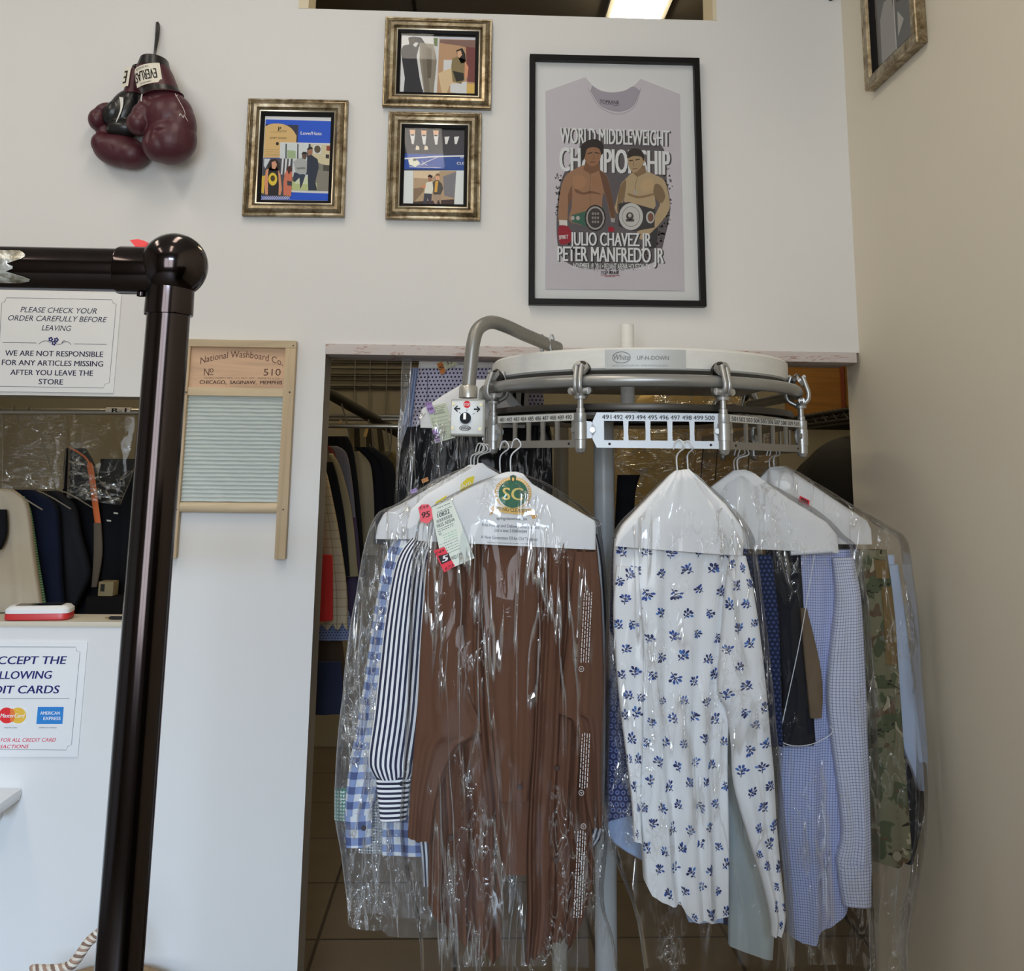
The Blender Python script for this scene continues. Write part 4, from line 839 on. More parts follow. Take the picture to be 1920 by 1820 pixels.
# mast through the middle, flanges, pillar
mx, my = P(1176, 640, CXY[1])[0], CXY[1]
m = MB(); m.lathe((mx, my, z1), [(.018, 0), (.018, P(1176, 607, my)[2] - z1 - .002), (.014, P(1176, 607, my)[2] - z1)], CW, 'z', 28); m.lathe((mx, my, z1), [(.045, 0), (.046, .012), (.040, .02), (.03, .024), (.018, .024)], CW, 'z', 32); m.build('mast_top', t)
for xa, xb in ((1098, 1116), (1118, 1142), (1208, 1228), (1229, 1245)):
    a, b = P(xa, 645, my)[0], P(xb, 645, my)[0]; m = MB(); m.box((a, my - .02, z1 - .002), (b, my + .03, z1 + .028), CW, .003); m.build('lug', t)
zw = P(1185, 762, CXY[1] - .37)[2]
m = MB(); m.lathe((mx, my, zw), [(.018, 0), (.018, z0 - zw + .01)], CW, 'z', 28); m.lathe((mx, my, zw), [(.05, .004), (.052, .008), (.03, .016), (.018, .02)], CW, 'z', 32); m.build('mast', t)
m = MB(); m.lathe((CXY[0], my, zw), [(.35, -.008), (.385, -.007), (.387, 0), (.385, .007), (.35, .008)], DRK, 'z', 72, False); m.lathe((CXY[0], my, zw - .012), [(.20, -.004), (.372, -.006), (.374, 0), (.20, .003)], ALU, 'z', 72, False); m.build('drive_wheel', t)
for ang in (.5, 2.0, 3.6, 5.2):
    m = MB(); m.tube([(mx, my, zw), (CXY[0] + .36 * math.cos(ang), my + .36 * math.sin(ang), zw)], .012, DRK, 10); m.build('wheel_spoke', t)
px1, py1 = P(1132, 850, -.12)[0], -.12; PILL = mat('grey_white_pillar_paint', tone((150, 152, 152), 1.6), .35, var=.06)
m = MB(); m.lathe((px1, py1, .02), [(.0275, 0), (.0275, zw - .03)], PILL, 'z', 32); m.build('pillar', t)
m = MB(); m.box((px1 - .16, py1 - .03, 0), (px1 + .3, py1 + .09, .06), mat('brown_base_beam', (.20, .16, .11), .6), .004); m.build('base_beam', t)
p2 = P(1052, 880, .42); m = MB(); m.lathe((p2[0], .42, 0), [(.024, 0), (.024, ZT)], mat('beige_pillar_paint', (.33, .29, .22), .5), 'z', 24); m.build('pillar', t)
# trolleys riding on the track tube
def phi_at(px, back=False, r=RT + .008, z=ZT - .03):
    lo, hi = (-PI * .36, PI * .36)
    for _ in range(50):
        md = (lo + hi) / 2
        if proj(ringpt(md, r, z))[0] < px: lo = md
        else: hi = md
    return (lo + hi) / 2
RS = RT + .006                                            # radius of the stems
zt_, zb_ = P(1185, 772, CXY[1] - RS)[2], P(1185, 839, CXY[1] - RS)[2]
NODES = [phi_at(928), phi_at(1088), phi_at(1356), phi_at(1457)]
NODES = [min(NODES[0], -1.2), NODES[1], NODES[2], max(NODES[3], 1.2)]
ST = ALU
def at(node, dr, dz, side=0.0):
    if isinstance(node, tuple): c, out = np.array((node[0], node[1], 0.0)), np.array((node[2], 0.0, 0.0))
    else: c, out = ringpt(node, RS, 0), np.array((math.sin(node), -math.cos(node), 0.0))
    tan = np.array((-out[1], out[0], 0.0)); return c + out * dr + tan * side + np.array((0, 0, ZT + dz))
def trolley(node):
    c = at(node, 0, 0)
    m = MB(); h = zb_ - ZT
    zk = lambda py: P(1185, py, CXY[1] - RS)[2]
    prof = [(.003, zk(851)), (.0095, zk(848)), (.0115, zk(843)), (.0128, zk(841)), (.0128, zk(824)), (.0145, zk(823.5)), (.0145, zk(791)), (.0125, zk(790.5)), (.0135, zk(788)), (.0135, zk(773)), (.0095, zk(772)), (.0095, zk(764)), (.0068, zk(763)), (.0068, zk(747)), (.0135, zk(746.5)), (.0145, zk(741)), (.0105, zk(738)), (.0085, zk(732))]
    m.lathe((c[0], c[1], 0), prof, ST, 'z', 24); tr = m.build('trolley', CONV, sharp=25)
    m = MB()                                               # two curved arms that reach round the tube
    for s in (-1, 1):
        q = [at(node, -.006 + s * .004, zk(740) - ZT), at(node, -.006 + s * .022, -.022), at(node, -.006 + s * .026, -.004), at(node, -.006 + s * .020, .018), at(node, -.006 + s * .014, .036)]
        q = sm(q, 5)
        for off in (-.0055, .0055): m.tube([v + (at(node, 0, 0, off) - at(node, 0, 0)) for v in q], .0055, ST, 10)
    m.build('fork_arm', tr)
    for s in (-1, 1):
        a, b = at(node, -.006 + s * .006, .028), at(node, -.006 + s * .020, .038)
        m = MB(); d = (b - a); d /= np.linalg.norm(d)
        m.tube([a - d * .004, a + d * .004], .0185, DRK if s < 0 else TUBEM, 20); m.tube([a + d * .004, a + d * .018], .0055, ST, 12); m.build('wheel', tr)
    m = MB()
    for s in (-1, 1):
        q = at(node, .004, zk(731) - ZT, s * .020); o = at(node, .004, zk(731) - ZT); e = (q - o); nrm = at(node, .01, 0) - at(node, 0, 0); nrm = nrm / np.linalg.norm(nrm)
        m.tube([o, q], [.009, .0075], ST, 12); m.tube([q - nrm * .004, q + nrm * .004], .008, ST, 16)
    m.build('bolt_ear', tr)
    return tr
BACK = [(CXY[0] - RS, .12, -1.0), (CXY[0] + RS, .12, 1.0), (CXY[0] - RS, .48, -1.0), (CXY[0] + RS, .48, 1.0), (CXY[0] - RS, .84, -1.0), (CXY[0] + RS, .84, 1.0)]
for nd in NODES + BACK: trolley(nd)
# slot plates between the trolleys
PLATE_W = mat('slot_plate_white', tone((190, 196, 202), 1.15), .4, .15); PLATE_G = mat('slot_plate_grey', (.30, .28, .25), .4, .5, var=.1)
NUMW = mat('number_strip_white', tone((196, 196, 192), 1.15), .4); NUMK = mat('number_black', (.015, .015, .015), .5)
def plate(n0, n1, material, numbers=None, nose=True, gap=(.02, .02), bars=4, strip=False):
    a, b = at(n0, .002, 0), at(n1, .002, 0); a[2] = b[2] = 0; ex = (b - a); Lc = np.linalg.norm(ex); ex = ex / Lc; nrm = np.array((ex[1], -ex[0], 0)); ez = np.array((0, 0, 1.0))
    s0, s1 = gap[0], Lc - gap[1]; h = zt_ - zb_; th = .005
    pl = lambda s, z: a + ex * s + ez * (zb_ + z) + nrm * th / 2
    m = MB(); pz = lambda pts: m.prism([pl(s, z) for s, z in pts], -nrm * th, material)
    ns = .014 if nose else 0
    hb, ht_ = .215 * h, .235 * h
    pz([(s0 + ns, 0), (s1, 0), (s1, hb), (s0 + ns * .75 + .012, hb), (s0 + ns * .4, hb)]); pz([(s0 + ns * .4, h - ht_), (s1, h - ht_), (s1, h), (s0 + ns, h)])
    pz([(s0 + ns * .4, hb), (s0 + ns + .016, hb), (s0 + ns + .016, h - ht_), (s0 + ns * .4, h - ht_), (s0, h / 2)]); pz([(s1 - .012, hb), (s1, hb), (s1, h - ht_), (s1 - .012, h - ht_)])
    inner0, inner1 = s0 + ns + .016, s1 - .012
    for i in range(1, bars + 1):
        c = inner0 + (inner1 - inner0) * i / (bars + 1)
        pz([(c - .0055, hb), (c + .0055, hb), (c + .0048, h * .45), (c + .0058, h - ht_), (c - .0058, h - ht_), (c - .0048, h * .45)])
    o = m.build('slot_plate', CONV, smooth=False)
    m = MB(); q = .0008
    if numbers:
        f0, f1 = inner0 - .006, inner1 + .004
        if strip: m.prism([pl(f0 - .004, h - ht_ + .001) + nrm * q, pl(f1 + .003, h - ht_ + .001) + nrm * q, pl(f1 + .003, h - .0015) + nrm * q, pl(f0 - .004, h - .0015) + nrm * q], -nrm * .0007, NUMW)
        st = (f1 - f0) / 10
        for i in range(10): T3(m, str(numbers + i), pl(f0 + st * (i + .06), h - ht_ * .80) + nrm * (q + .0003), ex, ez, st * .84, ht_ * .56, NUMK, bold=.015)
        m.build('slot_numbers', o, smooth=False, fix=False)
    for s in (inner0 + .012, inner1 - .008):
        m = MB(); p = pl(s, hb * .5) + nrm * .0006; m.tube([p, p - nrm * .001], .003, ink((30, 30, 32)), 10); m.build('rivet', o)
    for sd in (0, 1):                                      # hinge plate from the trolley
        m = MB(); s_, e_ = (0.0, s0 + .012) if sd == 0 else (Lc, s1 - .010)
        m.prism([pl(s_, h * .26), pl(e_ - (.010 if sd == 0 else -.008), h * .26), pl(e_, h * .46), pl(e_, h * .56), pl(e_ - (.010 if sd == 0 else -.008), h * .74), pl(s_, h * .76)], -nrm * .012, PLATE_W)
        p = pl(e_ * .78 + s_ * .22, h * .5) + nrm * .004; m.tube([p, p - nrm * .01], .0065, ALU, 6); m.build('hinge', o, smooth=False)
plate(NODES[0], NODES[1], PLATE_G, 481, False, (.016, .012), 4, True)
plate(NODES[1], NODES[2], PLATE_W, 491, True, (.022, .010), 4)
plate(NODES[2], NODES[3], PLATE_G, 501, False, (.014, .010), 4, True)
for i, (a, b) in enumerate(((BACK[0], NODES[0]), (NODES[3], BACK[1]), (BACK[2], BACK[0]), (BACK[1], BACK[3]), (BACK[4], BACK[2]), (BACK[3], BACK[5]))):
    plate(a, b, PLATE_G, None, False, (.014, .012), 4)
# bent conduit and switch box
cy = -.60
q = [P(879, 722, cy), P(882, 690, cy), P(887, 645, cy), P(897, 616, cy + .01), P(921, 604, cy + .03), P(950, 612, cy + .06), P(985, 628, cy + .12), P(1026, 645, cy + .2), P(1045, 652, cy + .25)]
CON = mat('grey_conduit', (.27, .26, .235), .38, .5, var=.15)
m = MB(); m.tube(sm(q, 6), .0155, CON, 20); m.build('conduit', t)
m = MB(); q = P(878, 735, cy); m.lathe((q[0], cy, q[2] - .012), [(.0205, -.001), (.0205, .022), (.017, .027)], mat('zinc_fitting', (.50, .48, .43), .35, .7), 'z', 24); m.build('conduit_fitting', t)
m = MB()
for px in (1016, 1035):
    p = Vector(P(px, 643, cy + .2)); m.tube([p + Vector((.018 * math.cos(a) * .4, .018 * math.cos(a) * .9, .021 * math.sin(a))) for a in [i * PI / 8 for i in range(16)]], .0024, PLATE_W, 8, closed=True)
m.build('cable_tie', t)
a, b = P(846, 748, cy - .03), P(909, 817, cy - .03)
m = MB(); m.box((a[0], cy - .028, b[2]), (b[0], cy + .032, a[2]), mat('switch_box_grey', tone((165, 162, 152), 1.0), .4, .2), .004); box = m.build('switch_box', t)
fy = cy - .0292
m = MB(); c0, c1 = P(846.5, 751, fy), P(905, 814, fy); m.box((c0[0], fy - .0015, c1[2]), (c1[0], fy + .002, c0[2]), mat('switch_plate', tone((190, 188, 182), 1.0), .4, .3), .001); m.build('face_plate', box)
fy -= .0022
m = MB()
poly(m, ell(875.5, 758, 6.6, 6.8, 20), fy, (190, 34, 42)); T(m, 'STOP', 870, 760.5, 881, 760.5, 5, fy - .0004, (236, 226, 226), bold=.02)
poly(m, [(850.5, 766), (857.5, 759.5), (858.5, 762), (855.5, 764.5), (863, 764.5), (863, 767.5), (855.5, 767.5), (858.5, 770), (857.5, 772.5)], fy, (18, 18, 18)); poly(m, [(901, 767), (894.5, 760.5), (893.5, 763), (896, 765.5), (888.5, 765.5), (888.5, 768.5), (896, 768.5), (893.5, 771), (894.5, 773.5)], fy, (18, 18, 18))
stroke(m, [(875.5, 767), (875.3, 771)], .9, fy, (20, 20, 20)); stroke(m, [(861, 773), (864.5, 776.5)], .9, fy, (20, 20, 20)); stroke(m, [(890, 774), (886, 777)], .9, fy, (20, 20, 20))
poly(m, ell(872, 802.5, 11, 5, 24), fy, (40, 40, 42)); poly(m, ell(872, 802.5, 9.6, 4, 24), fy - .0003, (186, 186, 184)); T(m, 'White', 864, 805.5, 881, 805, 6, fy - .0006, (26, 26, 28), shear=.3, bold=.02)
m.build('face_print', box, smooth=False, fix=False)
for px, py in ((850.5, 757.5), (901.5, 758.5), (848.5, 802), (899.5, 804)):
    q = P(px, py, fy); m = MB(); m.lathe((q[0], fy - .001, q[2]), [(.0036, 0), (.0036, .002)], mat('brass_screw', (.35, .29, .17), .4, .8), 'y', 12); m.build('screw', box)
q = P(872.5, 784, fy); m = MB(); m.lathe((q[0], fy - .0035, q[2]), [(.0145, 0), (.0145, .0035)], PLATE_W, 'y', 28); m.build('knob_ring', box)
m = MB(); m.lathe((q[0], fy - .016, q[2]), [(.0112, 0), (.0122, .003), (.0122, .0125)], mat('knob_black', (.006, .006, .006), .5, spec=.2), 'y', 24); kn = m.build('rotary_knob', box)
m = MB(); m.box((q[0] - .0045, fy - .022, q[2] - .004), (q[0] + .002, fy - .015, q[2] + .0105), mat('knob_lever', tone((190, 188, 184), 1.2), .3, .3), .001); m.build('lever', kn)  # pale lever colour stands in for the white highlight on it
# ================================================================== cloth, paper and film
def loft(name, ribs, Y, th, material, parent=None, nu=64, nv=70, fold=None, hem=None, pw=.5, disp=None, cap=True, smooth=4, xmax=XR - .006, uvw=None, build=True, mb=None):
    """closed soft sheet body: ribs (y, xL, xR) or (xL, yL, xR, yR) in photo pixels on the plane Y, half thickness th"""
    n = len(ribs); Ys = Y if isinstance(Y, (list, tuple)) else [Y] * n; ths = th if isinstance(th, (list, tuple)) else [th] * n
    R6 = [(r[1], r[0], r[2], r[0], a, b) if len(r) == 3 else (*r, a, b) for r, a, b in zip(ribs, Ys, ths)]
    A = np.array(sm(R6, smooth)) if smooth > 1 else np.array(R6, float)
    mid = (A[:, 0:2] + A[:, 2:4]) / 2; d = np.r_[0, np.cumsum(np.linalg.norm(np.diff(mid, axis=0), axis=1))]; d /= d[-1]
    row = lambda t: np.array([np.interp(t, d, A[:, i]) for i in range(6)])
    W = np.mean([np.linalg.norm(P(a[0], a[1], a[4]) - P(a[2], a[3], a[4])) for a in A]); Lm = np.linalg.norm(P(*mid[0], A[0, 4]) - P(*mid[-1], A[-1, 4]))
    def S(xn, t, off=0.0, front=1.0):
        r = row(min(1, max(0, t))); px = r[0] + (r[2] - r[0]) * xn; py = r[1] + (r[3] - r[1]) * xn; p = P(px, py, r[4])
        s = math.sqrt(max(0, 1 - (2 * xn - 1) ** 2)); b = s ** pw
        y = -front * r[5] * b
        if fold: y -= fold(xn, t) * min(1, b * 1.3) * (1 if front > 0 else -1)
        q = np.array((p[0], p[1] + y - off * front, p[2]))
        if disp: q = q + disp(q, b)
        q[0] = min(q[0], xmax); return q
    m = mb or MB(); vs = []; uvs = []
    for j in range(nv + 1):
        v = j / nv
        for k in range(nu):
            a = 2 * PI * k / nu; xn = .5 + .5 * math.cos(a); t = v * (hem(xn) if hem else 1.0)
            vs.append(S(xn, t, 0, 1 if math.sin(a) >= 0 else -1)); uvs.append(((xn - .5) * (uvw or W) + (0 if math.sin(a) >= 0 else .013), -t * Lm))
    fs = [(j * nu + k, j * nu + (k + 1) % nu, (j + 1) * nu + (k + 1) % nu, (j + 1) * nu + k) for j in range(nv) for k in range(nu)]
    if cap: fs.append(tuple(range(nu)))
    m.add(vs, fs, material, uvs)
    if mb: return S
    return m.build(name, parent, sharp=80), S
def folds(freq, amp, seed=0, grow=.6, sharp=1.0):
    r = random.Random(seed); ph = [r.uniform(0, 6.28) for _ in range(6)]
    def f(x, t):
        g = amp * (1 - grow + grow * t); w_ = x + .012 * math.sin(t * 7 + ph[3]) + .02 * math.sin(t * 3.1 + ph[4])
        a = math.sin(w_ * freq * 2 * PI + ph[0]); b = math.sin(w_ * freq * 1.63 * 2 * PI + ph[1]); c = math.sin(w_ * freq * .57 * 2 * PI + ph[2])
        h = .5 * a + .3 * b + .35 * c
        return g * (math.copysign(abs(h) ** sharp, h))
    return f
# ---- cloth patterns (metres in UV)
def pat(name, rough=.85):
    t = NT(name); t.set(rough, 0, .2); MATS[name] = t.m; return t
def frac_lt(t, s, period, duty, off=0.0): return t.math('LESS_THAN', t.math('FRACT', t.math('ADD', t.math('DIVIDE', s, period), off)), duty)
def weave(t): t.bump(t.noise(900, detail=1), .2, .0005)
def stripes(name, c1, c2, period, duty=.5, horiz=False, k=1.45):
    t = pat(name); u, v = t.uv(); t.base(t.mix(frac_lt(t, v if horiz else u, period, duty), tone(c1, k), tone(c2, k))); weave(t); return t.m
def gingham(name, c0, c1, c2, period, k=1.45):
    t = pat(name); u, v = t.uv(); a, b = frac_lt(t, u, period, .5), frac_lt(t, v, period, .5)
    t.base(t.mix(t.math('MULTIPLY', a, b), t.mix(t.math('MAXIMUM', a, b), tone(c0, k), tone(c1, k)), tone(c2, k))); weave(t); return t.m
def linecheck(name, c0, c1, period, duty=.2, k=1.45):
    t = pat(name); u, v = t.uv(); a, b = frac_lt(t, u, period, duty), frac_lt(t, v, period, duty)
    t.base(t.mix(t.math('MULTIPLY', t.math('ADD', a, b), .55), tone(c0, k), tone(c1, k))); weave(t); return t.m
def dots(name, c0, c1, period, rad=.22, k=1.45, ring=0.0):
    t = pat(name); u, v = t.uv(); vv = t.math('DIVIDE', v, period); r = t.math('FLOOR', vv); sh = t.math('MULTIPLY', t.math('FRACT', t.math('MULTIPLY', r, .5)), 1.0)
    a = t.math('SUBTRACT', t.math('FRACT', t.math('ADD', t.math('DIVIDE', u, period), sh)), .5); b = t.math('SUBTRACT', t.math('FRACT', vv), .5)
    d = t.math('SQRT', t.math('ADD', t.math('MULTIPLY', a, a), t.math('MULTIPLY', b, b))); f = t.math('LESS_THAN', d, rad)
    if ring: f = t.math('MULTIPLY', f, t.math('GREATER_THAN', d, ring))
    t.base(t.mix(f, tone(c0, k), tone(c1, k))); weave(t); return t.m
def camo(name):
    t = pat(name); t.base(tone((112, 108, 84), 1.2))
    n1, n2, n3 = t.noise(11, (1, 1, .9), 3, 'UV', .5, .6), t.noise(14, (.8, 1.3, 1), 3, 'UV', .5, 1.0), t.noise(24, (1, .8, 1), 2, 'UV', .5, .6)
    c = t.mix(t.math('GREATER_THAN', n1, .53), tone((112, 108, 84), 1.25), tone((78, 84, 60), 1.2)); c = t.mix(t.math('GREATER_THAN', n2, .58), c, tone((94, 76, 56), 1.2))
    c = t.mix(t.math('GREATER_THAN', n3, .64), c, tone((158, 148, 122), 1.2)); c = t.mix(t.math('LESS_THAN', n2, .37), c, tone((44, 38, 30), 1.2)); t.base(c); weave(t); return t.m
def film(name, haze=.02, tint=(1, 1, 1), rough=.05, scale=17, cap=.22, gain=1.3, stretch=(1, 1, .16), crease=.5, edge=.30, dens=.52):
    """thin clear plastic: mostly see-through, a Fresnel sheen, sharp sparse creases that catch the window"""
    t = NT(name); tr = t.n('ShaderNodeBsdfTransparent'); tr.inputs[0].default_value = (*tint, 1)
    gl = t.n('ShaderNodeBsdfGlossy'); gl.inputs['Roughness'].default_value = rough; df = t.n('ShaderNodeBsdfDiffuse'); df.inputs[0].default_value = (.85, .85, .84, 1)
    fr = t.n('ShaderNodeFresnel'); fr.inputs[0].default_value = 1.45
    def ridge(sc, st, w_, dist, mask, lo):
        n = t.noise(sc, st, 3, dist=dist); r = t.math('SUBTRACT', 1.0, t.math('MULTIPLY', t.math('ABSOLUTE', t.math('SUBTRACT', n, .5)), w_)); r = t.math('MAXIMUM', r, 0.0)
        m = t.math('MINIMUM', t.math('MAXIMUM', t.math('MULTIPLY', t.math('SUBTRACT', t.noise(mask, (1, 1, .45), 2), lo), 9.0), 0.0), 1.0)
        return t.math('MULTIPLY', r, m)
    r1 = ridge(scale, stretch, 30.0, .7, 6.0, dens - .04); r2 = ridge(scale * 2.2, (stretch[0], 1, stretch[2] * 3), 18.0, 1.2, 9.0, dens + .03)
    h = t.math('ADD', r1, t.math('MULTIPLY', r2, .6))
    b = t.n('ShaderNodeBump'); b.inputs['Strength'].default_value = 1.0; b.inputs['Distance'].default_value = .0035; t.l(h, b.inputs['Height'])
    t.l(b.outputs[0], gl.inputs['Normal'])
    fac = t.math('MINIMUM', t.math('ADD', t.math('MULTIPLY', fr.outputs[0], gain), t.math('MULTIPLY', h, crease)), cap)
    m1 = t.n('ShaderNodeMixShader'); t.l(fac, m1.inputs[0]); t.l(tr.outputs[0], m1.inputs[1]); t.l(gl.outputs[0], m1.inputs[2])
    lw = t.n('ShaderNodeLayerWeight'); lw.inputs[0].default_value = .5; e = t.math('POWER', lw.outputs['Facing'], 8.0)
    hz = t.math('ADD', haze, t.math('ADD', t.math('MULTIPLY', e, edge), t.math('MULTIPLY', h, .10)))
    m2 = t.n('ShaderNodeMixShader'); t.l(hz, m2.inputs[0]); t.l(m1.outputs[0], m2.inputs[1]); t.l(df.outputs[0], m2.inputs[2]); t.l(m2.outputs[0], t.out.inputs[0]); return t.m
FILM = film('clear_garment_film', .004, gain=.7, cap=.5, crease=.38, dens=.50)
FILMB = film('tight_garment_film', .004, scale=19, dens=.475, crease=.65, cap=.6, gain=.6, rough=.04, stretch=(1.2, 1, .11))
FILMT = film('dark_bundle_film', .002, scale=20, cap=.5, gain=.3, dens=.48, crease=.5, edge=.2, stretch=(1.2, 1, .08))
FILMH = film('hazy_garment_film', .045, scale=22, edge=.4, dens=.45, crease=.7, cap=.6, gain=.9)
FILMK = film('hatch_film', .008, (.97, .95, .88), scale=16, gain=.7, cap=.5, dens=.47, crease=.5, stretch=(.5, 1, 1))
FILMY = film('amber_garment_film', .05, (.96, .91, .76), scale=16, gain=1.6, cap=.6, stretch=(.5, 1, 1.2), crease=.8, dens=.44)
def crinkle(amp, sx=16, sz=4.5, seed=0):
    def f(q, b):
        v = Vector((q[0] * sx + seed, q[1] * 3, q[2] * sz)); n1 = noise.noise(v); n2 = noise.noise(v * 2.7 + Vector((9, 0, 3)))
        k = amp * (1 - 2 * abs(n1)) + amp * .5 * n2
        return np.array((k * .5 * (1 - b), -k * b, 0))
    return f
def bag(label, ribs, Y, th, material=None, amp=.007, seed=0, nu=110, nv=120, group='clear film garment bags', hem=None, sx=16, sz=4.5):
    o, S = loft('garment_bag', ribs, Y, th, material or FILM, None, nu, nv, None, hem, .45, crinkle(amp, sx, sz, seed), False)
    return tag(o, label, 'plastic bag', group), S
PAPER = mat('white_hanger_paper', tone((205, 205, 212), 1.45), .75, spec=.2, bump=(14, .10))
WIRE = mat('white_coated_wire', tone((190, 192, 196), 1.5), .4)
def hanger(hook, apex, Y, halfw, drop, label, Yh=None, tilt=0.0):
    """wire clothes hanger: hook top and neck in pixels"""
    Yh = Y if Yh is None else Yh; a = Vector(P(*apex, Y)); h = Vector(P(*hook, Yh)); t = thing('wire_hanger', label, 'clothes hanger', a, 'wire hangers on the conveyor')
    m = MB(); r = .0016; up = (h.z - a.z)
    q = [a, a + Vector((0, 0, up * .55)), Vector((h.x + .012, h.y - .004, h.z - .012)), Vector((h.x + .006, h.y + .002, h.z + .003)), Vector((h.x - .003, h.y + .010, h.z + .001)), Vector((h.x - .008, h.y + .016, h.z - .016))]
    m.tube(sm(q, 6), r, WIRE, 8); m.build('hook', t)
    m = MB(); x = halfw; m.tube(sm([a + Vector((0, 0, -.004)), a + Vector((-.03, 0, -.022)), a + Vector((-x * .9, 0, -drop * .92)), a + Vector((-x, 0, -drop)), a + Vector((-x * .9, 0, -drop - .012)), a + Vector((x * .9, 0, -drop - .012)), a + Vector((x, 0, -drop)), a + Vector((x * .9, 0, -drop * .92)), a + Vector((.03, 0, -.022)), a + Vector((0, 0, -.004))], 4), r, WIRE, 8); m.build('shoulder_wire', t)
    return t
def cover(label, ribs, Y, th=.014, fold=None, group='white paper hanger covers'):
    o, S = loft('hanger_cover', ribs, Y, th, PAPER, None, 64, 40, fold, None, .35, None, False, 1)
    return tag(o, label, 'paper cover', group), S
def ticket(name, label, corners, Y, group, draw, base=(206, 210, 200), th=.0012):
    c = [P(a, b, Y) for a, b in corners]; m = MB(); m.prism(c, (0, th, 0), mat('ticket_paper_%d' % sum(base), tone(base, 1.4), .7)); o = m.build(name, smooth=False); tag(o, label, 'laundry ticket', group)
    m = MB(); q = lambda u, v, z=1: np.asarray(c[0] + (c[1] - c[0]) * u + (c[3] - c[0]) * v + np.array((0, -.0003 * z, 0)))
    def pl(col, *p, z=1): m.add([q(u, v, z) for u, v in p], [tuple(range(len(p)))], ink(col))
    def tx(s, u0, u1, v, cap, col=(60, 60, 60), z=2, bold=0):
        vv, f = text_mesh(s, 0, bold); m.add([q(u0 + (u1 - u0) * a, v - b * cap, z + d * .2) for a, b, d in vv], f, ink(col))
    draw(pl, tx); m.build('ticket_print', o, smooth=False, fix=False); return o
def scribble(pl, col, v0, v1, n, seed=0, u0=.06, u1=.94):
    r = random.Random(seed)
    for i in range(n):
        v = v0 + (v1 - v0) * i / max(1, n - 1); u = u0
        while u < u1:
            w_ = r.uniform(.02, .09); pl(col, (u, v), (min(u1, u + w_), v), (min(u1, u + w_), v + .012), (u, v + .012)); u += w_ + r.uniform(.015, .05)

# ================================================================== garments at the front of the conveyor
BRN = cloth('brown_crepe', (96, 64, 47), 1.3); GRP = 'freshly cleaned garments on the conveyor'
# ---- brown blouse
yb = -.555
t = thing('blouse', 'dark brown pleated blouse with long front panels, under the green-logo cover', 'blouse', P(960, 1600, yb), GRP)
pleat = folds(9, .010, 4, .4, .8)
loft('back_panel', [(1010, 820, 1112), (1200, 815, 1105), (1400, 838, 1080), (1590, 838, 1085), (1636, 838, 1085)], yb + .028, .012, BRN, t, 80, 60, folds(7, .005, 2))
for i, (pts, sd) in enumerate((([(1008, 806, 906), (1100, 800, 912), (1200, 794, 912), (1300, 794, 916), (1400, 796, 924), (1500, 800, 936), (1600, 804, 938), (1700, 803, 939), (1800, 808, 940)], 5), ([(1008, 1014, 1117), (1100, 1012, 1124), (1200, 1008, 1122), (1300, 1004, 1116), (1400, 1000, 1112), (1500, 993, 1108), (1600, 988, 1112), (1700, 988, 1104), (1800, 984, 1072)], 8))):
    if i == 0: hm = lambda x: np.interp(x, [0, .08, .3, .5, .56, .62, .7, .76, .9, 1], [.868, .885, .925, .95, .945, .99, .985, .965, 1.0, .985])
    else: hm = lambda x: np.interp(x, [0, .25, .5, .75, .8, .9, 1], [1.0, .985, .955, .94, .97, .965, .80])
    loft('front_panel', pts, yb - .006, .017, BRN, t, 110, 90, folds(5.2, .017, sd, .3, .75), hm)
loft('placket', [(1008, 905, 1018), (1150, 908, 1012), (1300, 915, 1004), (1400, 926, 1000), (1500, 932, 990)], yb + .006, .012, BRN, t, 60, 50, folds(2.5, .006, 11))
loft('sleeve', [(1030, 803, 850), (1100, 797, 862), (1200, 789, 868), (1300, 784, 880), (1370, 779, 905), (1400, 776, 862), (1480, 770, 826), (1560, 765, 812), (1576, 766, 810)], yb - .026, [.008, .014, .018, .018, .02, .016, .014, .012, .012], BRN, t, 64, 80, folds(2.6, .007, 21), lambda x: np.interp(x, [0, .3, 1], [.985, .995, 1.0]))
loft('sleeve', [(1034, 1078, 1117), (1100, 1070, 1126), (1200, 1062, 1130), (1290, 1050, 1132), (1335, 1042, 1131), (1350, 1070, 1131), (1420, 1088, 1129), (1500, 1096, 1129), (1550, 1108, 1128)], yb - .024, [.008, .014, .016, .02, .02, .016, .014, .012, .01], BRN, t, 64, 80, folds(2.6, .007, 24))
BTN = mat('brown_button', tone((62, 42, 34), 1.2), .3)
for x, y in ((846, 1570), (975, 1475), (1044, 1440), (1042, 1612)):
    q = P(x, y, yb - .040); m = MB(); m.lathe(q, [(.0052, -.0015), (.0058, 0), (.0052, .002)], BTN, 'y', 16); m.build('button', t)
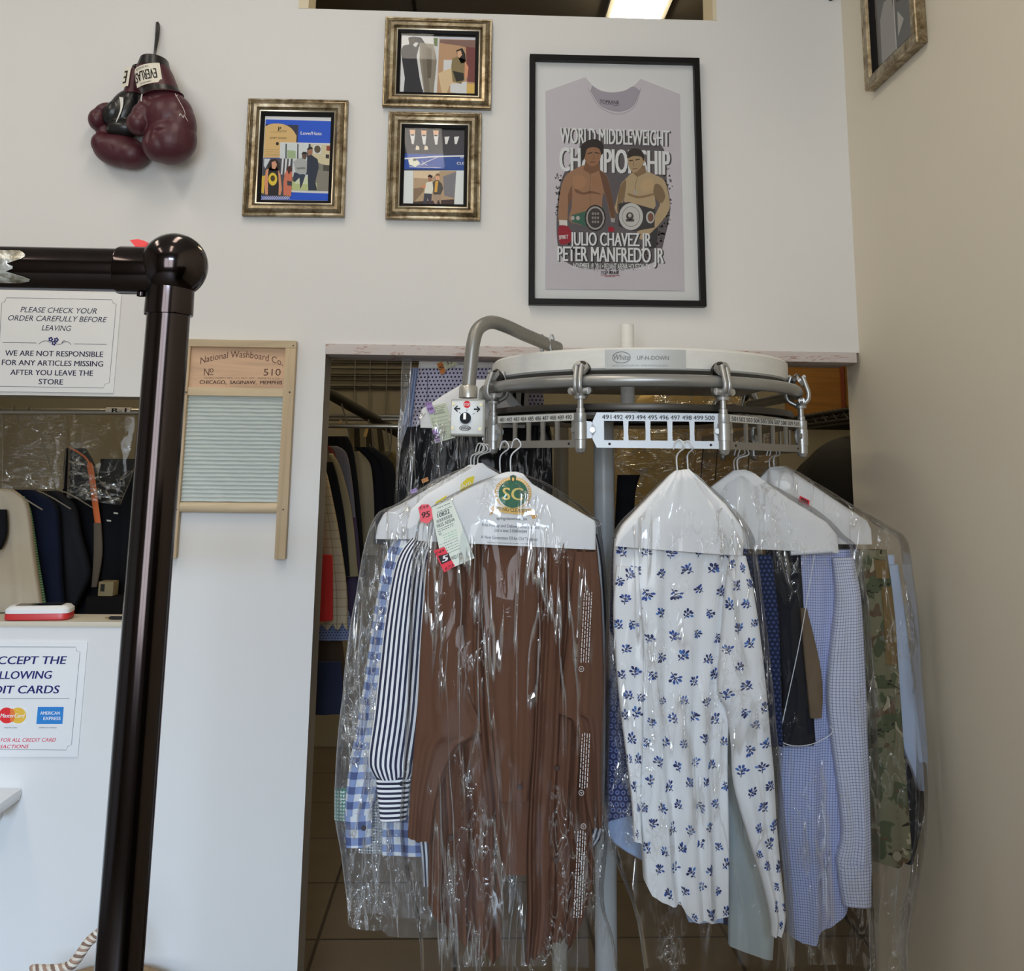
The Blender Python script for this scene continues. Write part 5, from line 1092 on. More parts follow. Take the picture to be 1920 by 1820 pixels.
# ---- striped shirt
NAVYW = stripes('navy_white_stripes', (44, 46, 66), (206, 208, 220), .0098); NAVYH = stripes('navy_white_cuff_stripes', (40, 42, 60), (206, 208, 220), .0098, .5, True)
ys = -.462
t = thing('shirt', 'white shirt with narrow navy stripes, its sleeve hanging left of the brown blouse', 'shirt', P(900, 1640, ys), GRP)
loft('body', [(1000, 800, 1120), (1060, 790, 1130), (1200, 786, 1138), (1400, 786, 1138), (1550, 786, 1132), (1600, 790, 1100), (1660, 794, 1050)], ys, .022, NAVYW, t, 70, 60, folds(5, .006, 31), lambda x: np.interp(x, [0, .2, .5, 1], [1, .97, .945, .95]))
loft('sleeve', [(772, 1008, 822, 1012), (744, 1050, 812, 1062), (724, 1150, 806, 1160), (712, 1250, 800, 1258), (702, 1340, 793, 1345), (691, 1420, 782, 1420), (697, 1446, 778, 1444), (706, 1460, 772, 1456)], ys - .026, [.014, .022, .024, .024, .024, .02, .018, .015], NAVYW, t, 70, 80, folds(1.8, .004, 33))
loft('cuff', [(705, 1455, 772, 1453), (708, 1490, 768, 1488), (713, 1537, 762, 1534)], ys - .026, .014, NAVYH, t, 48, 24)
q = P(753, 1469, ys - .043); m = MB(); m.lathe(q, [(.0045, -.001), (.005, 0), (.0045, .0015)], ink((24, 24, 30)), 'y', 14); m.build('button', t)
# ---- blue gingham shirt
GING = gingham('blue_gingham', (208, 212, 226), (122, 138, 176), (58, 72, 116), .0325)
yg = -.385
t = thing('shirt', 'blue and white gingham shirt sleeve with dark cuff button, left of the striped shirt', 'shirt', P(700, 1600, yg), GRP)
loft('body', [(1010, 750, 1050), (1080, 728, 1060), (1300, 720, 1060), (1500, 716, 1060), (1600, 716, 1060)], yg + .01, .02, GING, t, 60, 50, folds(4, .006, 41))
loft('sleeve', [(738, 1010, 790, 1016), (718, 1060, 786, 1070), (700, 1160, 770, 1165), (686, 1260, 752, 1262), (671, 1350, 738, 1350), (656, 1430, 722, 1430), (648, 1500, 704, 1500), (648, 1526, 698, 1524)], yg - .022, [.012, .02, .022, .022, .022, .02, .018, .016], GING, t, 60, 70, folds(1.5, .004, 43))
loft('cuff', [(646, 1522, 699, 1520), (648, 1560, 698, 1558), (649, 1586, 697, 1583)], yg - .022, .016, GING, t, 48, 24)
q = P(682, 1552, yg - .041); m = MB(); m.lathe(q, [(.0055, -.001), (.006, 0), (.0055, .0015)], ink((20, 20, 24)), 'y', 14); m.build('button', t)
GR2 = gingham('grey_small_gingham', (208, 212, 214), (130, 136, 140), (60, 64, 70), .0062); GRN = gingham('green_small_gingham', (206, 216, 212), (70, 150, 128), (20, 100, 84), .0072)
o, _ = loft('shirt', [(1480, 628, 690), (1490, 628, 690), (1532, 627, 690), (1538, 627, 700)], yg + .05, .012, GRN, None, 40, 16, None, lambda x: .9 + .1 * x); tag(o, 'sliver of green and white small-check shirt at the far left of the hanging garments', 'shirt', GRP)
o, _ = loft('shirt', [(1400, 672, 780), (1500, 672, 780), (1597, 672, 780)], yg + .045, .010, GR2, None, 40, 16); tag(o, 'small grey-check shirt hem peeking out under the blue gingham cuff', 'shirt', GRP)
TEALP = dots('teal_leaf_print', (120, 148, 150), (60, 110, 100), .012, .3)
o, _ = loft('shirt', [(1300, 720, 815), (1500, 716, 812), (1585, 716, 810)], yg + .075, .008, TEALP, None, 40, 16); tag(o, 'blurred teal print garment under the striped cuff, deep in the film', 'shirt', GRP)

# ---- paper covers, hangers and tickets of the left bundle
hanger((966, 826), (958, 890), -.545, .19, .10, 'white wire hanger of the brown blouse on the slot plate numbered from 481', -.545)
hanger((944, 830), (938, 886), -.47, .19, .10, 'white wire hanger just left of the brown blouse hanger', -.50)
for i, (hx, ax) in enumerate(((898, 884), (904, 890), (910, 897))): hanger((hx, 834 + i), (ax, 880), -.40 + .022 * i, .18, .09, ('leftmost of the three bunched hangers below the switch box', 'middle of the three bunched hangers below the switch box', 'rightmost of the three bunched hangers below the switch box')[i], -.44 + .02 * i)
_, CS = cover('white paper cover printed with a green and gold shop crest, over the brown blouse', [(952, 884, 968, 884), (940, 887, 980, 887), (876, 916, 998, 907), (800, 962, 1114, 975), (786, 984, 1117, 982), (784, 1000, 1117, 1010), (783, 1013, 1117, 1030)], -.578, [.002, .010, .014, .016, .016, .014, .012])
m = MB(); Yc = -.5965
GRNI = (42, 92, 66); GLD = (206, 160, 84)
poly(m, ell(962, 924, 34.5, 30, 32), Yc, GLD); poly(m, ell(962, 924, 32.5, 28, 32), Yc - .0003, (214, 212, 214)); poly(m, ell(962, 925, 27.5, 27, 32), Yc - .0006, GRNI)
for i in range(26):
    a = -1.15 * PI + i * 1.3 * PI / 25 * 1.0; cx, cy = 962 + 31 * math.cos(a + PI * .0), 926 + 28 * math.sin(a)
    poly(m, ell(cx, cy, 2.9, 1.5, 8, 0), Yc - .0009, GLD)
poly(m, [(956, 892), (962, 890), (968, 892), (967, 901), (962, 905), (957, 901)], Yc - .0012, (52, 76, 56)); poly(m, [(960, 895), (964, 895), (964, 900), (962, 902), (960, 900)], Yc - .0014, GLD)
T(m, 'SC', 942, 936.5, 981, 937.5, 24, Yc - .0014, (222, 178, 100), bold=.018)
rib = lambda pts, c, z: poly(m, pts, Yc - .0003 * z, c)
rib([(917, 954), (925, 951), (925, 962), (917, 966), (921, 960)], (190, 142, 70), 4); rib([(1008, 967), (996, 960), (998, 972), (1003, 972), (1005, 971)], (190, 142, 70), 4)
rib(sm([(923, 948), (945, 951), (970, 953), (998, 954)], 4) + sm([(998, 966), (970, 964), (945, 961), (925, 957)], 4), (212, 164, 88), 5)
T(m, 'SPRING CLEANERS', 927.5, 956.5, 994, 962, 7.5, Yc - .0020, (70, 52, 30), bold=.012)
BL = (64, 66, 84)
T(m, 'springcleanersca.com', 931, 974, 988, 975.5, 6.2, Yc - .0003, BL); T(m, 'Free Pick up and Delivery schedule with', 904, 986, 1012, 992, 6.2, Yc - .0003, BL); T(m, 'just a text 3104846889', 927, 996, 988, 999.5, 6.2, Yc - .0003, BL); T(m, 'A New Generation Of An Old Tradition', 902, 1009, 1008, 1014, 6.2, Yc - .0003, BL)
T(m, 'The Natural Look Cleaners & Laundry   (310) 484-6889', 913, 1017.5, 1000, 1021, 2.4, Yc - .0003, (50, 50, 60))
m.build('cover_print', bpy.data.objects['hanger_cover'], smooth=False, fix=False)
_, _ = cover('white paper cover with yellow logo corner, behind and left of the crest cover', [(897, 868, 905, 868), (884, 877, 916, 877), (800, 926, 990, 918), (770, 955, 1030, 950), (762, 985, 1036, 985), (760, 1010, 1036, 1010)], -.475, [.002, .01, .014, .016, .014, .012])
m = MB(); poly(m, [(864, 908), (876, 896), (890, 892), (886, 908), (872, 920), (864, 921)], -.4935, (220, 182, 40)); T(m, 'Am', 866, 917, 884, 907, 9, -.4942, (226, 226, 226)); poly(m, [(817, 941), (838, 928), (834, 938), (816, 945)], -.4935, (222, 184, 50)); m.build('logo_print', bpy.data.objects['hanger_cover.001'], smooth=False, fix=False)
cover('crumpled paper cover at the outer left of the bundle, under hazy film', [(880, 871, 888, 871), (862, 882, 904, 880), (764, 938, 960, 930), (720, 962, 985, 960), (708, 985, 990, 985), (704, 1010, 990, 1010)], -.415, [.002, .01, .014, .016, .014, .012])
def tk1(pl, tx):
    scribble(pl, (90, 96, 90), .04, .10, 2, 1, .25, .95); tx('10822', .22, .82, .19, .07, (50, 52, 52), bold=.02)
    for i in range(22): u = .12 + i * .036; pl((50, 50, 52), (u, .215), (u + .008 + .014 * ((i * 7) % 3) / 2, .215), (u + .008 + .014 * ((i * 7) % 3) / 2, .265), (u, .265))
    tx('FIKES, AEISHA', .10, .97, .335, .055, (60, 62, 62), bold=.01); scribble(pl, (110, 116, 110), .36, .39, 2, 3, .1, .9); tx('WED', .1, .25, .46, .045, (80, 84, 80)); scribble(pl, (130, 170, 140), .47, .55, 3, 5, .3, .95); scribble(pl, (120, 128, 120), .59, .76, 5, 8)
    tx('WED 5 PM', .46, .97, .89, .06, (60, 64, 62), bold=.015)
o = ticket('laundry_ticket', 'pale green customer ticket with red stub, pinned on the brown blouse cover', [(808, 952), (846, 936), (890, 1046), (832, 1071)], -.612, 'laundry tickets', tk1, (202, 210, 198))
RS_ = (222, 52, 66)
m = MB(); Yt = -.6135; poly(m, [(813, 1032), (833, 1025), (853, 1061), (833, 1073)], Yt, RS_); poly(m, [(821, 1042), (841, 1037), (846, 1050), (828, 1058)], Yt - .0003, (40, 26, 30)); T(m, 'E49', 817, 1040, 833, 1034, 6, Yt - .0005, (50, 24, 28)); T(m, '5', 829, 1054, 840, 1050, 13, Yt - .0007, (232, 196, 200), bold=.05); T(m, '673', 834, 1069, 850, 1062, 6.5, Yt - .0005, (50, 24, 28)); m.build('red_stub', o, smooth=False, fix=False)
m = MB(); c = [(784, 952), (790, 946), (803, 945), (809, 952), (811, 972), (803, 981), (788, 978), (787, 965)]; m.prism([P(a, b, -.6145) for a, b in c], (0, .006, 0), mat('red_tag_plastic', tone(RS_, 1.4), .4, bump=(60, .3)))
T(m, 'E49', 787, 955, 803, 952, 6, -.6150, (60, 24, 28)); T(m, '95', 790, 972, 806, 968, 12, -.6150, (50, 20, 24), bold=.03)
tag(m.build('red_tag', smooth=False, fix=False), 'crumpled red number tag beside the green customer ticket', 'tag')

# ---- floral shirt
yf = -.60
FLW = cloth('white_cotton', (204, 206, 218), 1.5, .8)
BLU = [mat('floral_blue', tone((44, 72, 140), 1.3), .8), mat('floral_navy', tone((30, 38, 84), 1.3), .8), mat('floral_sky', tone((70, 112, 172), 1.3), .8)]
def sprigs(mb, S, W, L, seed, gx=.05, gy=.036, x0=.04, x1=.96, s=1.0, hem=None):
    r = random.Random(seed); nx = max(2, int(W / gx)); ny = int(L / gy)
    def put(xc, tc, pts, m, z=1):
        h = hem or (lambda q: 1.0)
        q = [(min(.995, max(.005, xc + a / W)), tc + b / L) for a, b in pts]
        mb.add([S(a, min(b, h(a) - .003), .0011 + .0002 * z) for a, b in q], [tuple(range(len(q)))], m)
    for j in range(ny):
        for i in range(nx):
            xc = (i + .5 + (.25 if j % 2 else -.25)) / nx + r.uniform(-.1, .1) / nx; tc = (j + .5) / ny + r.uniform(-.18, .18) / ny
            if not x0 < xc < x1: continue
            th = r.choice((0, .5, -.5, 2.7, .9, -.8)) + r.uniform(-.3, .3); ca, sa = math.cos(th), math.sin(th); k = 1.35 * s * r.uniform(.85, 1.15)
            tr = lambda P_: [((a * ca - b * sa) * k, (a * sa + b * ca) * k) for a, b in P_]
            for a0 in (-1.35, -.7, -.1, .5, 1.15):
                a0 += r.uniform(-.15, .15); L0 = r.uniform(.0050, .0092); dx, dy = math.sin(a0), -math.cos(a0); mm = BLU[r.choice((0, 1, 1, 0, 2))]
                put(xc, tc, tr([(-dy * .0005, dx * .0005), (dx * L0 - dy * .0005, dy * L0 + dx * .0005), (dx * L0 + dy * .0005, dy * L0 - dx * .0005), (dy * .0005, -dx * .0005)]), BLU[1])
                a_, b_ = r.uniform(.0026, .0036), r.uniform(.0016, .0023)
                put(xc, tc, tr([(dx * L0 + dx * a_ * math.cos(q) - dy * b_ * math.sin(q), dy * L0 + dy * a_ * math.cos(q) + dx * b_ * math.sin(q)) for q in [i_ * PI / 4 for i_ in range(8)]]), mm, 2)
            put(xc, tc, tr([(-.0006, .0), (.0006, .0), (.0016, .009), (.0004, .009)]), BLU[1]); put(xc, tc, tr([(0, .002), (.004, .0005), (.0062, .0022), (.002, .0044)]), BLU[0]); put(xc, tc, tr([(0, .004), (-.0045, .0022), (-.006, .0045), (-.002, .006)]), BLU[1])
def floral(name, parent, ribs, Y, th, fold, hem, W, L, seed, nv=90, **k):
    mb = MB(); S = loft(name, ribs, Y, th, FLW, None, 72, nv, fold, hem, mb=mb); k2 = {a: b for a, b in k.items()}
    sprigs(mb, S, W, L, seed, hem=hem, **k2); return mb.build(name, parent, sharp=80, fix=False), S
t = thing('shirt', 'white shirt with small blue flower sprigs, front and centre on the conveyor', 'shirt', P(1280, 1700, yf), GRP)
floral('body', t, [(1010, 1152, 1392), (1100, 1150, 1388), (1250, 1160, 1372), (1400, 1180, 1362), (1550, 1200, 1364), (1650, 1207, 1364), (1718, 1215, 1364)], yf, .030, folds(4.2, .013, 52, .3, .85), lambda x: np.interp(x, [0, .07, .2, .36, .40, .44, .55, .8, 1], [.90, .935, .951, .956, .953, .975, .995, 1.0, .99]), .27, .86, 5, gx=.047, gy=.046)
floral('sleeve', t, [(1156, 1060, 1196, 1064), (1150, 1130, 1202, 1130), (1152, 1200, 1206, 1196), (1160, 1300, 1206, 1300), (1172, 1400, 1204, 1400), (1184, 1500, 1200, 1502), (1188, 1575, 1203, 1578)], yf - .030, [.010, .018, .018, .016, .014, .012, .010], folds(1.4, .004, 54), None, .055, .62, 6, 70, gx=.034, gy=.050, x0=.12, x1=.88)
floral('sleeve', t, [(1368, 1040, 1398, 1042), (1360, 1100, 1410, 1098), (1352, 1200, 1424, 1190), (1346, 1296, 1434, 1280), (1362, 1330, 1438, 1320), (1372, 1400, 1444, 1390), (1376, 1470, 1450, 1450), (1400, 1560, 1455, 1540), (1428, 1650, 1464, 1640), (1444, 1720, 1472, 1716), (1446, 1752, 1466, 1754)], yf - .034, [.008, .018, .022, .024, .024, .022, .02, .018, .016, .014, .008], folds(1.3, .006, 57), None, .085, .86, 9, 80, gx=.046, gy=.044, x0=.1, x1=.9)
hanger((1272, 828), (1270, 884), yf - .03, .11, .115, 'left one of the pair of white hangers on slot plate above the floral shirt', -.655)
hanger((1288, 830), (1290, 880), yf - .022, .11, .115, 'right one of the pair of white hangers on slot plate above the floral shirt', -.652)
cover('plain white crumpled paper cover over the floral shirt', [(1266, 882, 1292, 879), (1256, 890, 1300, 888), (1196, 952, 1360, 946), (1166, 984, 1388, 985), (1156, 1004, 1396, 1004), (1152, 1023, 1390, 1041)], yf - .032, [.004, .014, .022, .024, .022, .018], folds(5, .0035, 60, .2))
NVP = dots('navy_ring_print', (38, 44, 84), (112, 124, 164), .0125, .36, 1.4, .20)
o, _ = loft('shirt', [(1010, 1150, 1400), (1200, 1142, 1420), (1400, 1140, 1440), (1500, 1134, 1440), (1546, 1130, 1440)], yf + .105, .018, NVP, None, 60, 40, folds(4, .005, 62), lambda x: .99 - .03 * abs(math.sin(x * 9))); tag(o, 'navy shirt with pale ring print, showing left of the floral shirt', 'shirt', GRP)
o, _ = loft('shirt', [(1100, 1150, 1430), (1400, 1138, 1430), (1560, 1134, 1400), (1640, 1250, 1390), (1726, 1290, 1365)], yf + .145, .012, cloth('pale_blue_cotton', (150, 166, 196)), None, 50, 40, folds(3, .004, 63)); tag(o, 'pale blue shirt, only its hem visible below the floral shirt', 'shirt', GRP)
o, _ = loft('shirt', [(1340, 1350, 1390, 1350), (1352, 1480, 1420, 1470), (1362, 1600, 1446, 1600), (1365, 1690, 1452, 1700), (1366, 1770, 1448, 1797)], yf + .075, .016, cloth('sage_chambray', (146, 154, 154)), None, 56, 50, folds(1.2, .004, 64), None); tag(o, 'greyish teal shirt tail hanging between floral sleeve and floral body', 'shirt', GRP)
o, _ = loft('shirt', [(1500, 1352, 1380), (1700, 1356, 1374), (1732, 1357, 1368)], yf + .125, .006, cloth('deep_navy_cotton', (36, 40, 62)), None, 30, 20); tag(o, 'narrow strip of dark navy shirt right of the floral hem', 'shirt', GRP)
# ---- dark printed blouse in film right of the floral shirt
DKP = dots('dark_denim_print', (30, 36, 58), (54, 66, 104), .009, .3, 1.3)
o, _ = loft('blouse', [(1040, 1382, 1446), (1150, 1388, 1458), (1250, 1400, 1462), (1380, 1420, 1466), (1396, 1424, 1466)], yf + .055, .018, DKP, None, 50, 40, folds(2, .006, 65)); tag(o, 'dark navy blouse in shiny film, between floral sleeve and black trousers', 'blouse', GRP)
# ---- trousers
yt = -.485; BLKC = cloth('black_wool', (30, 31, 38), 1.1)
t = thing('trousers', 'black trousers folded over a white hanger bar', 'trousers', P(1480, 1390, yt), GRP)
loft('trouser_leg', [(1030, 1436, 1486), (1150, 1450, 1494), (1280, 1466, 1512), (1396, 1466, 1526)], yt, .012, BLKC, t, 44, 40, folds(1, .004, 70)); loft('trouser_leg', [(1036, 1470, 1500), (1200, 1480, 1510), (1300, 1490, 1522), (1390, 1476, 1528)], yt + .02, .01, BLKC, t, 44, 40, folds(1, .004, 71))
o, _ = loft('trousers', [(1140, 1500, 1512), (1240, 1508, 1536), (1300, 1514, 1542), (1345, 1518, 1540)], yt - .014, .008, cloth('tan_twill', (104, 88, 70), 1.3), None, 36, 24); tag(o, 'brown tan trouser piece showing in front of the blue check shirt', 'trousers', GRP)
q0, q1, q2 = P(1464, 1386, yt - .03), P(1503, 1398, yt - .03), P(1560, 1374, yt - .03)
m = MB(); m.tube(sm([P(1527, 1040, yt - .03), P(1500, 1200, yt - .032), P(1466, 1360, yt - .032), q0, P(1478, 1396, yt - .03), q1, P(1530, 1392, yt - .03), q2, P(1556, 1360, yt - .03)], 6), .0010, WIRE, 8); tag(m.build('bent_wire'), 'bent white wire lying across the black trousers and blue check shirt', 'wire')
t = hanger((1393, 842), (1384, 884), yt - .008, .15, .125, 'nearest white hanger on the slot plate numbered from 501', -.50)
m = MB(); a, b = P(1482, 1037, yt - .016), P(1560, 1032, yt - .016); m.tube([a, b], .0052, WIRE, 14); m.build('trouser_bar', t)
hanger((1386, 840), (1378, 886), yt + .05, .15, .125, 'second white hanger on the slot plate numbered from 501', -.47)
# ---- blue check shirt
CHK = linecheck('blue_grid_check', (166, 174, 206), (84, 92, 138), .0056, .26); CHK2 = linecheck('lilac_grid_check', (186, 190, 216), (94, 98, 140), .0064, .24)
yk = -.44
t = thing('shirt', 'light blue fine-check shirt with cuffed sleeve, right of the black trousers', 'shirt', P(1540, 1750, yk), GRP)
loft('body', [(1030, 1484, 1596), (1150, 1486, 1600), (1300, 1470, 1600), (1400, 1462, 1600), (1550, 1460, 1596), (1690, 1476, 1590), (1762, 1480, 1586)], yk, .022, CHK, t, 64, 64, folds(2.6, .008, 80), lambda x: np.interp(x, [0, .2, .40, .43, .7, .95, 1], [.985, 1.0, 1.0, .975, .955, .925, .90]))
loft('sleeve', [(1560, 1046, 1600, 1044), (1566, 1120, 1612, 1115), (1556, 1220, 1618, 1215), (1550, 1300, 1622, 1300), (1556, 1370, 1624, 1370), (1568, 1460, 1628, 1455), (1578, 1560, 1631, 1555), (1568, 1610, 1632, 1610), (1570, 1625, 1632, 1622)], yk - .032, [.01, .02, .022, .024, .022, .02, .018, .02, .018], CHK2, t, 56, 70, folds(1.6, .005, 82))
loft('cuff', [(1569, 1618, 1633, 1616), (1574, 1660, 1632, 1658), (1580, 1694, 1632, 1697)], yk - .032, .018, CHK2, t, 44, 22)
cover('white paper cover above the black trousers and the blue check shirt', [(1374, 882, 1396, 880), (1366, 888, 1412, 886), (1330, 914, 1480, 936), (1318, 950, 1548, 978), (1318, 985, 1568, 1002), (1318, 1024, 1572, 1036)], yt - .008, [.003, .010, .014, .016, .014, .012], folds(2, .002, 84))
# ---- camouflage jacket
CAMO = camo('green_camouflage'); yj = -.405
t = thing('jacket', 'green camouflage jacket in film next to the beige wall', 'jacket', P(1670, 1610, yj), GRP)
loft('body', [(1030, 1580, 1660), (1120, 1590, 1672), (1250, 1600, 1682), (1400, 1606, 1692), (1500, 1610, 1700), (1590, 1618, 1706), (1622, 1624, 1700)], yj, .022, CAMO, t, 56, 60, folds(2, .005, 90), lambda x: np.interp(x, [0, .5, .75, .9, 1], [.975, .99, 1.0, .985, .97]))
loft('flap_pocket', [(1290, 1632, 1676), (1300, 1632, 1678), (1390, 1634, 1678), (1400, 1636, 1676)], yj - .026, .005, CAMO, t, 40, 16)
loft('shoulder_patch', [(1050, 1638, 1662), (1080, 1642, 1668), (1084, 1642, 1668)], yj - .024, .004, cloth('tan_patch', (112, 92, 58), 1.3), t, 30, 8); loft('side_panel', [(1100, 1652, 1672), (1180, 1658, 1680), (1246, 1660, 1682)], yj - .022, .004, MATS['tan_patch'], t, 30, 16)
q = P(1682, 1605, yj - .03); m = MB(); m.lathe(q, [(.0095, -.001), (.0105, .001), (.0095, .003)], ink((128, 120, 98)), 'y', 20); m.build('button', t)
LTB = cloth('light_blue_poplin', (168, 180, 214)); yl = -.365
t = thing('shirt', 'light blue shirt sleeve at the far right against the beige wall', 'shirt', P(1700, 1480, yl), GRP)
loft('sleeve', [(1640, 1060, 1682, 1058), (1652, 1150, 1694, 1145), (1664, 1250, 1706, 1245), (1676, 1330, 1716, 1325), (1692, 1400, 1724, 1396), (1708, 1440, 1728, 1438), (1722, 1480, 1729, 1478)], yl, .016, LTB, t, 44, 60, folds(1, .004, 92)); loft('body', [(1040, 1590, 1676), (1200, 1600, 1680), (1400, 1610, 1690)], yl + .02, .012, LTB, t, 40, 30)
o, _ = loft('jacket', [(1340, 1680, 1706), (1420, 1690, 1722), (1500, 1696, 1732), (1540, 1700, 1728), (1612, 1700, 1712), (1618, 1698, 1710)], yl + .04, .010, BLKC, None, 40, 30, None, None, xmax=XR - .008); tag(o, 'black jacket edge hanging below the light blue sleeve at the right wall', 'jacket', GRP)
cover('white paper cover with a small red tag, furthest right on the conveyor', [(1444, 876, 1466, 874), (1438, 882, 1480, 880), (1420, 900, 1560, 934), (1430, 950, 1624, 976), (1434, 980, 1632, 992), (1440, 1018, 1634, 1020)], yl - .03, [.003, .010, .014, .016, .014, .012], folds(2, .002, 94))
ticket('laundry_ticket', 'small red tag stuck on the rightmost white paper cover', [(1500, 929), (1518, 938), (1517, 949), (1498, 940)], yl - .049, 'laundry tickets', lambda pl, tx: (pl((60, 24, 30), (.15, .2), (.85, .2), (.85, .8), (.15, .8)), tx('673', .25, .75, .68, .36, (222, 70, 80))), (206, 44, 58))
hanger((1452, 842), (1452, 880), yl - .02, .18, .115, 'front one of the white hangers at the right end of the slot plates', -.33); hanger((1446, 842), (1444, 884), yl + .02, .17, .11, 'rear one of the white hangers at the right end of the slot plates', -.30)

# ---- clear film bags
bag('clear film bag tightly around the brown blouse', [(948, 886, 970, 886), (886, 906, 1030, 908), (800, 956, 1112, 966), (778, 1000, 1126, 1000), (770, 1100, 1136, 1100), (766, 1250, 1142, 1250), (758, 1400, 1140, 1400), (750, 1560, 1138, 1560), (770, 1680, 1130, 1680), (786, 1760, 1150, 1760), (790, 1826, 1160, 1826)], yb - .012, [.006, .030, .040, .046, .048, .050, .050, .050, .046, .04, .035], FILMB, .0045, 3)
bag('clear film bag around the striped and gingham shirts, wrinkled at its foot', [(880, 874, 910, 872), (820, 896, 960, 900), (742, 944, 1000, 960), (704, 966, 1010, 1000), (680, 1040, 1010, 1040), (656, 1180, 1000, 1180), (642, 1300, 1000, 1300), (630, 1420, 990, 1420), (628, 1520, 980, 1520), (640, 1600, 960, 1600), (650, 1690, 900, 1690), (652, 1735, 880, 1738)], -.42, [.004, .03, .05, .06, .066, .07, .07, .07, .066, .06, .05, .045], FILMH, .008, 11, hem=lambda x: np.interp(x, [0, .15, .3, .34, .4, .7, 1], [.985, .99, .985, 1.0, 1.02, 1.03, 1.03]))
bag('clear film bag around the floral shirt', [(1264, 882, 1294, 880), (1246, 896, 1310, 894), (1190, 952, 1366, 944), (1156, 990, 1402, 992), (1144, 1040, 1414, 1040), (1136, 1180, 1432, 1180), (1128, 1350, 1448, 1340), (1126, 1480, 1462, 1470), (1140, 1580, 1472, 1580), (1180, 1680, 1480, 1680), (1200, 1760, 1484, 1770), (1210, 1828, 1480, 1828)], yf - .012, [.008, .03, .044, .05, .054, .058, .062, .062, .06, .056, .05, .045], FILM, .006, 23)
bag('clear film bag around black trousers and blue check shirt', [(1376, 881, 1398, 880), (1352, 900, 1424, 898), (1330, 940, 1520, 950), (1340, 990, 1576, 1000), (1370, 1040, 1606, 1040), (1400, 1200, 1626, 1200), (1420, 1400, 1640, 1400), (1440, 1550, 1640, 1550), (1460, 1700, 1640, 1700), (1476, 1828, 1640, 1828)], yk - .035, [.006, .03, .042, .05, .055, .06, .06, .058, .055, .05], FILM, .006, 37)
bag('clear film bag around camouflage jacket and light blue shirt, touching the beige wall', [(1440, 876, 1472, 873), (1436, 896, 1510, 894), (1440, 930, 1590, 944), (1450, 970, 1660, 984), (1500, 1010, 1692, 1010), (1540, 1060, 1702, 1060), (1570, 1200, 1716, 1200), (1580, 1350, 1726, 1350), (1590, 1480, 1731, 1480), (1600, 1600, 1722, 1600), (1630, 1720, 1700, 1720), (1640, 1826, 1694, 1826)], yj - .004, [.005, .03, .04, .048, .052, .054, .055, .055, .055, .05, .04, .03], FILM, .007, 51)
# printed film warning down the right side of the brown blouse's bag
WHI = mat('white_film_print', tone((196, 190, 186), 1.2), .6); r_ = random.Random(2); Yw = yb - .066
for y0, y1, xs in ((1106, 1242, 1096), (1372, 1478, 1092), (1556, 1720, 1084)):
    m = MB()
    for cidx in range(4):
        y = y0 + r_.uniform(0, 6)
        while y < y1:
            l_ = r_.uniform(3, 9); x = xs + cidx * 4.6 - (y - y0) * .05; stroke(m, [(x, y), (x - .2, min(y1, y + l_))], 1.5, Yw, (0, 0, 0), m=WHI); y += l_ + r_.uniform(1.4, 2.6)
    x, y = {1106: (1090, 1254), 1372: (1090, 1486), 1556: (1094, 1549)}[y0]
    pp = ell(x, y, 4.6, 5, 14); stroke(m, pp + pp[:1], .9, Yw, (0, 0, 0), m=WHI); stroke(m, [(x - 2, y - 1), (x, y + 2), (x + 2, y - 1), (x - 2, y - 1)], .8, Yw, (0, 0, 0), m=WHI)
    m.build('warning_print', bpy.data.objects['garment_bag'], smooth=False, fix=False)
# ================================================================== bundles further along the conveyor, behind the slot plates
GRPB = 'garments further back on the conveyor'
POLK = dots('lilac_navy_dots', (176, 170, 188), (44, 44, 58), .0115, .25, 1.6); LSTR = stripes('pale_blue_stripes', (150, 164, 192), (96, 112, 150), .010, .45)
yq = .22
t = thing('shirt', 'lilac shirt with dark dots behind the conduit pipe, top left of the doorway', 'shirt', P(860, 800, yq), GRPB)
loft('body', [(655, 800, 1010), (700, 784, 1016), (760, 776, 1020), (860, 772, 1020)], yq, .03, POLK, t, 60, 40, folds(2, .004, 101)); m = MB(); stroke(m, [(802, 700), (799, 800)], 1.0, yq - .036, (80, 76, 92)); m.build('placket_seam', t, smooth=False, fix=False)
o, _ = loft('shirt', [(690, 772, 800), (740, 764, 800), (800, 752, 800), (860, 750, 800)], yq + .05, .012, LSTR, None, 40, 30); tag(o, 'pale blue striped shirt edge left of the dotted shirt', 'shirt', GRPB)
BWS = stripes('bold_black_white_stripes', (196, 190, 178), (24, 24, 24), .026, .4, False)
o, _ = loft('shirt', [(700, 925, 1000), (740, 930, 992), (800, 930, 990)], yq - .10, .012, BWS, None, 40, 30, xmax=9); tag(o, 'cream garment with bold black curved stripes under the track tube', 'shirt', GRPB)
cover('paper cover with printed lines above the dotted shirt', [(640, 850, 900), (660, 800, 930), (676, 786, 980), (690, 784, 980)], yq - .034, [.01, .012, .012, .010])
m = MB()
for s_, y0 in (('an Pick up and D', 668), ('just a text', 674.5), ('w Generation', 683)): T(m, s_, 852 if s_ != 'just a text' else 864, y0, 885, y0 + 1.5, 4.4, yq - .0475, (70, 70, 76), k=1.4)
m.build('cover_print', bpy.data.objects['hanger_cover.006'], smooth=False, fix=False)
def tk2(pl, tx): scribble(pl, (130, 140, 120), .12, .55, 3, 11); tx('37', .45, .85, .62, .22, (80, 84, 80)); scribble(pl, (110, 90, 60), .72, .78, 2, 12, .45, .95)
o = ticket('laundry_ticket', 'pale yellow ticket with orange stub on the dotted shirt', [(816, 663), (849, 661), (857, 683), (826, 698)], yq - .052, 'laundry tickets', tk2, (200, 200, 172))
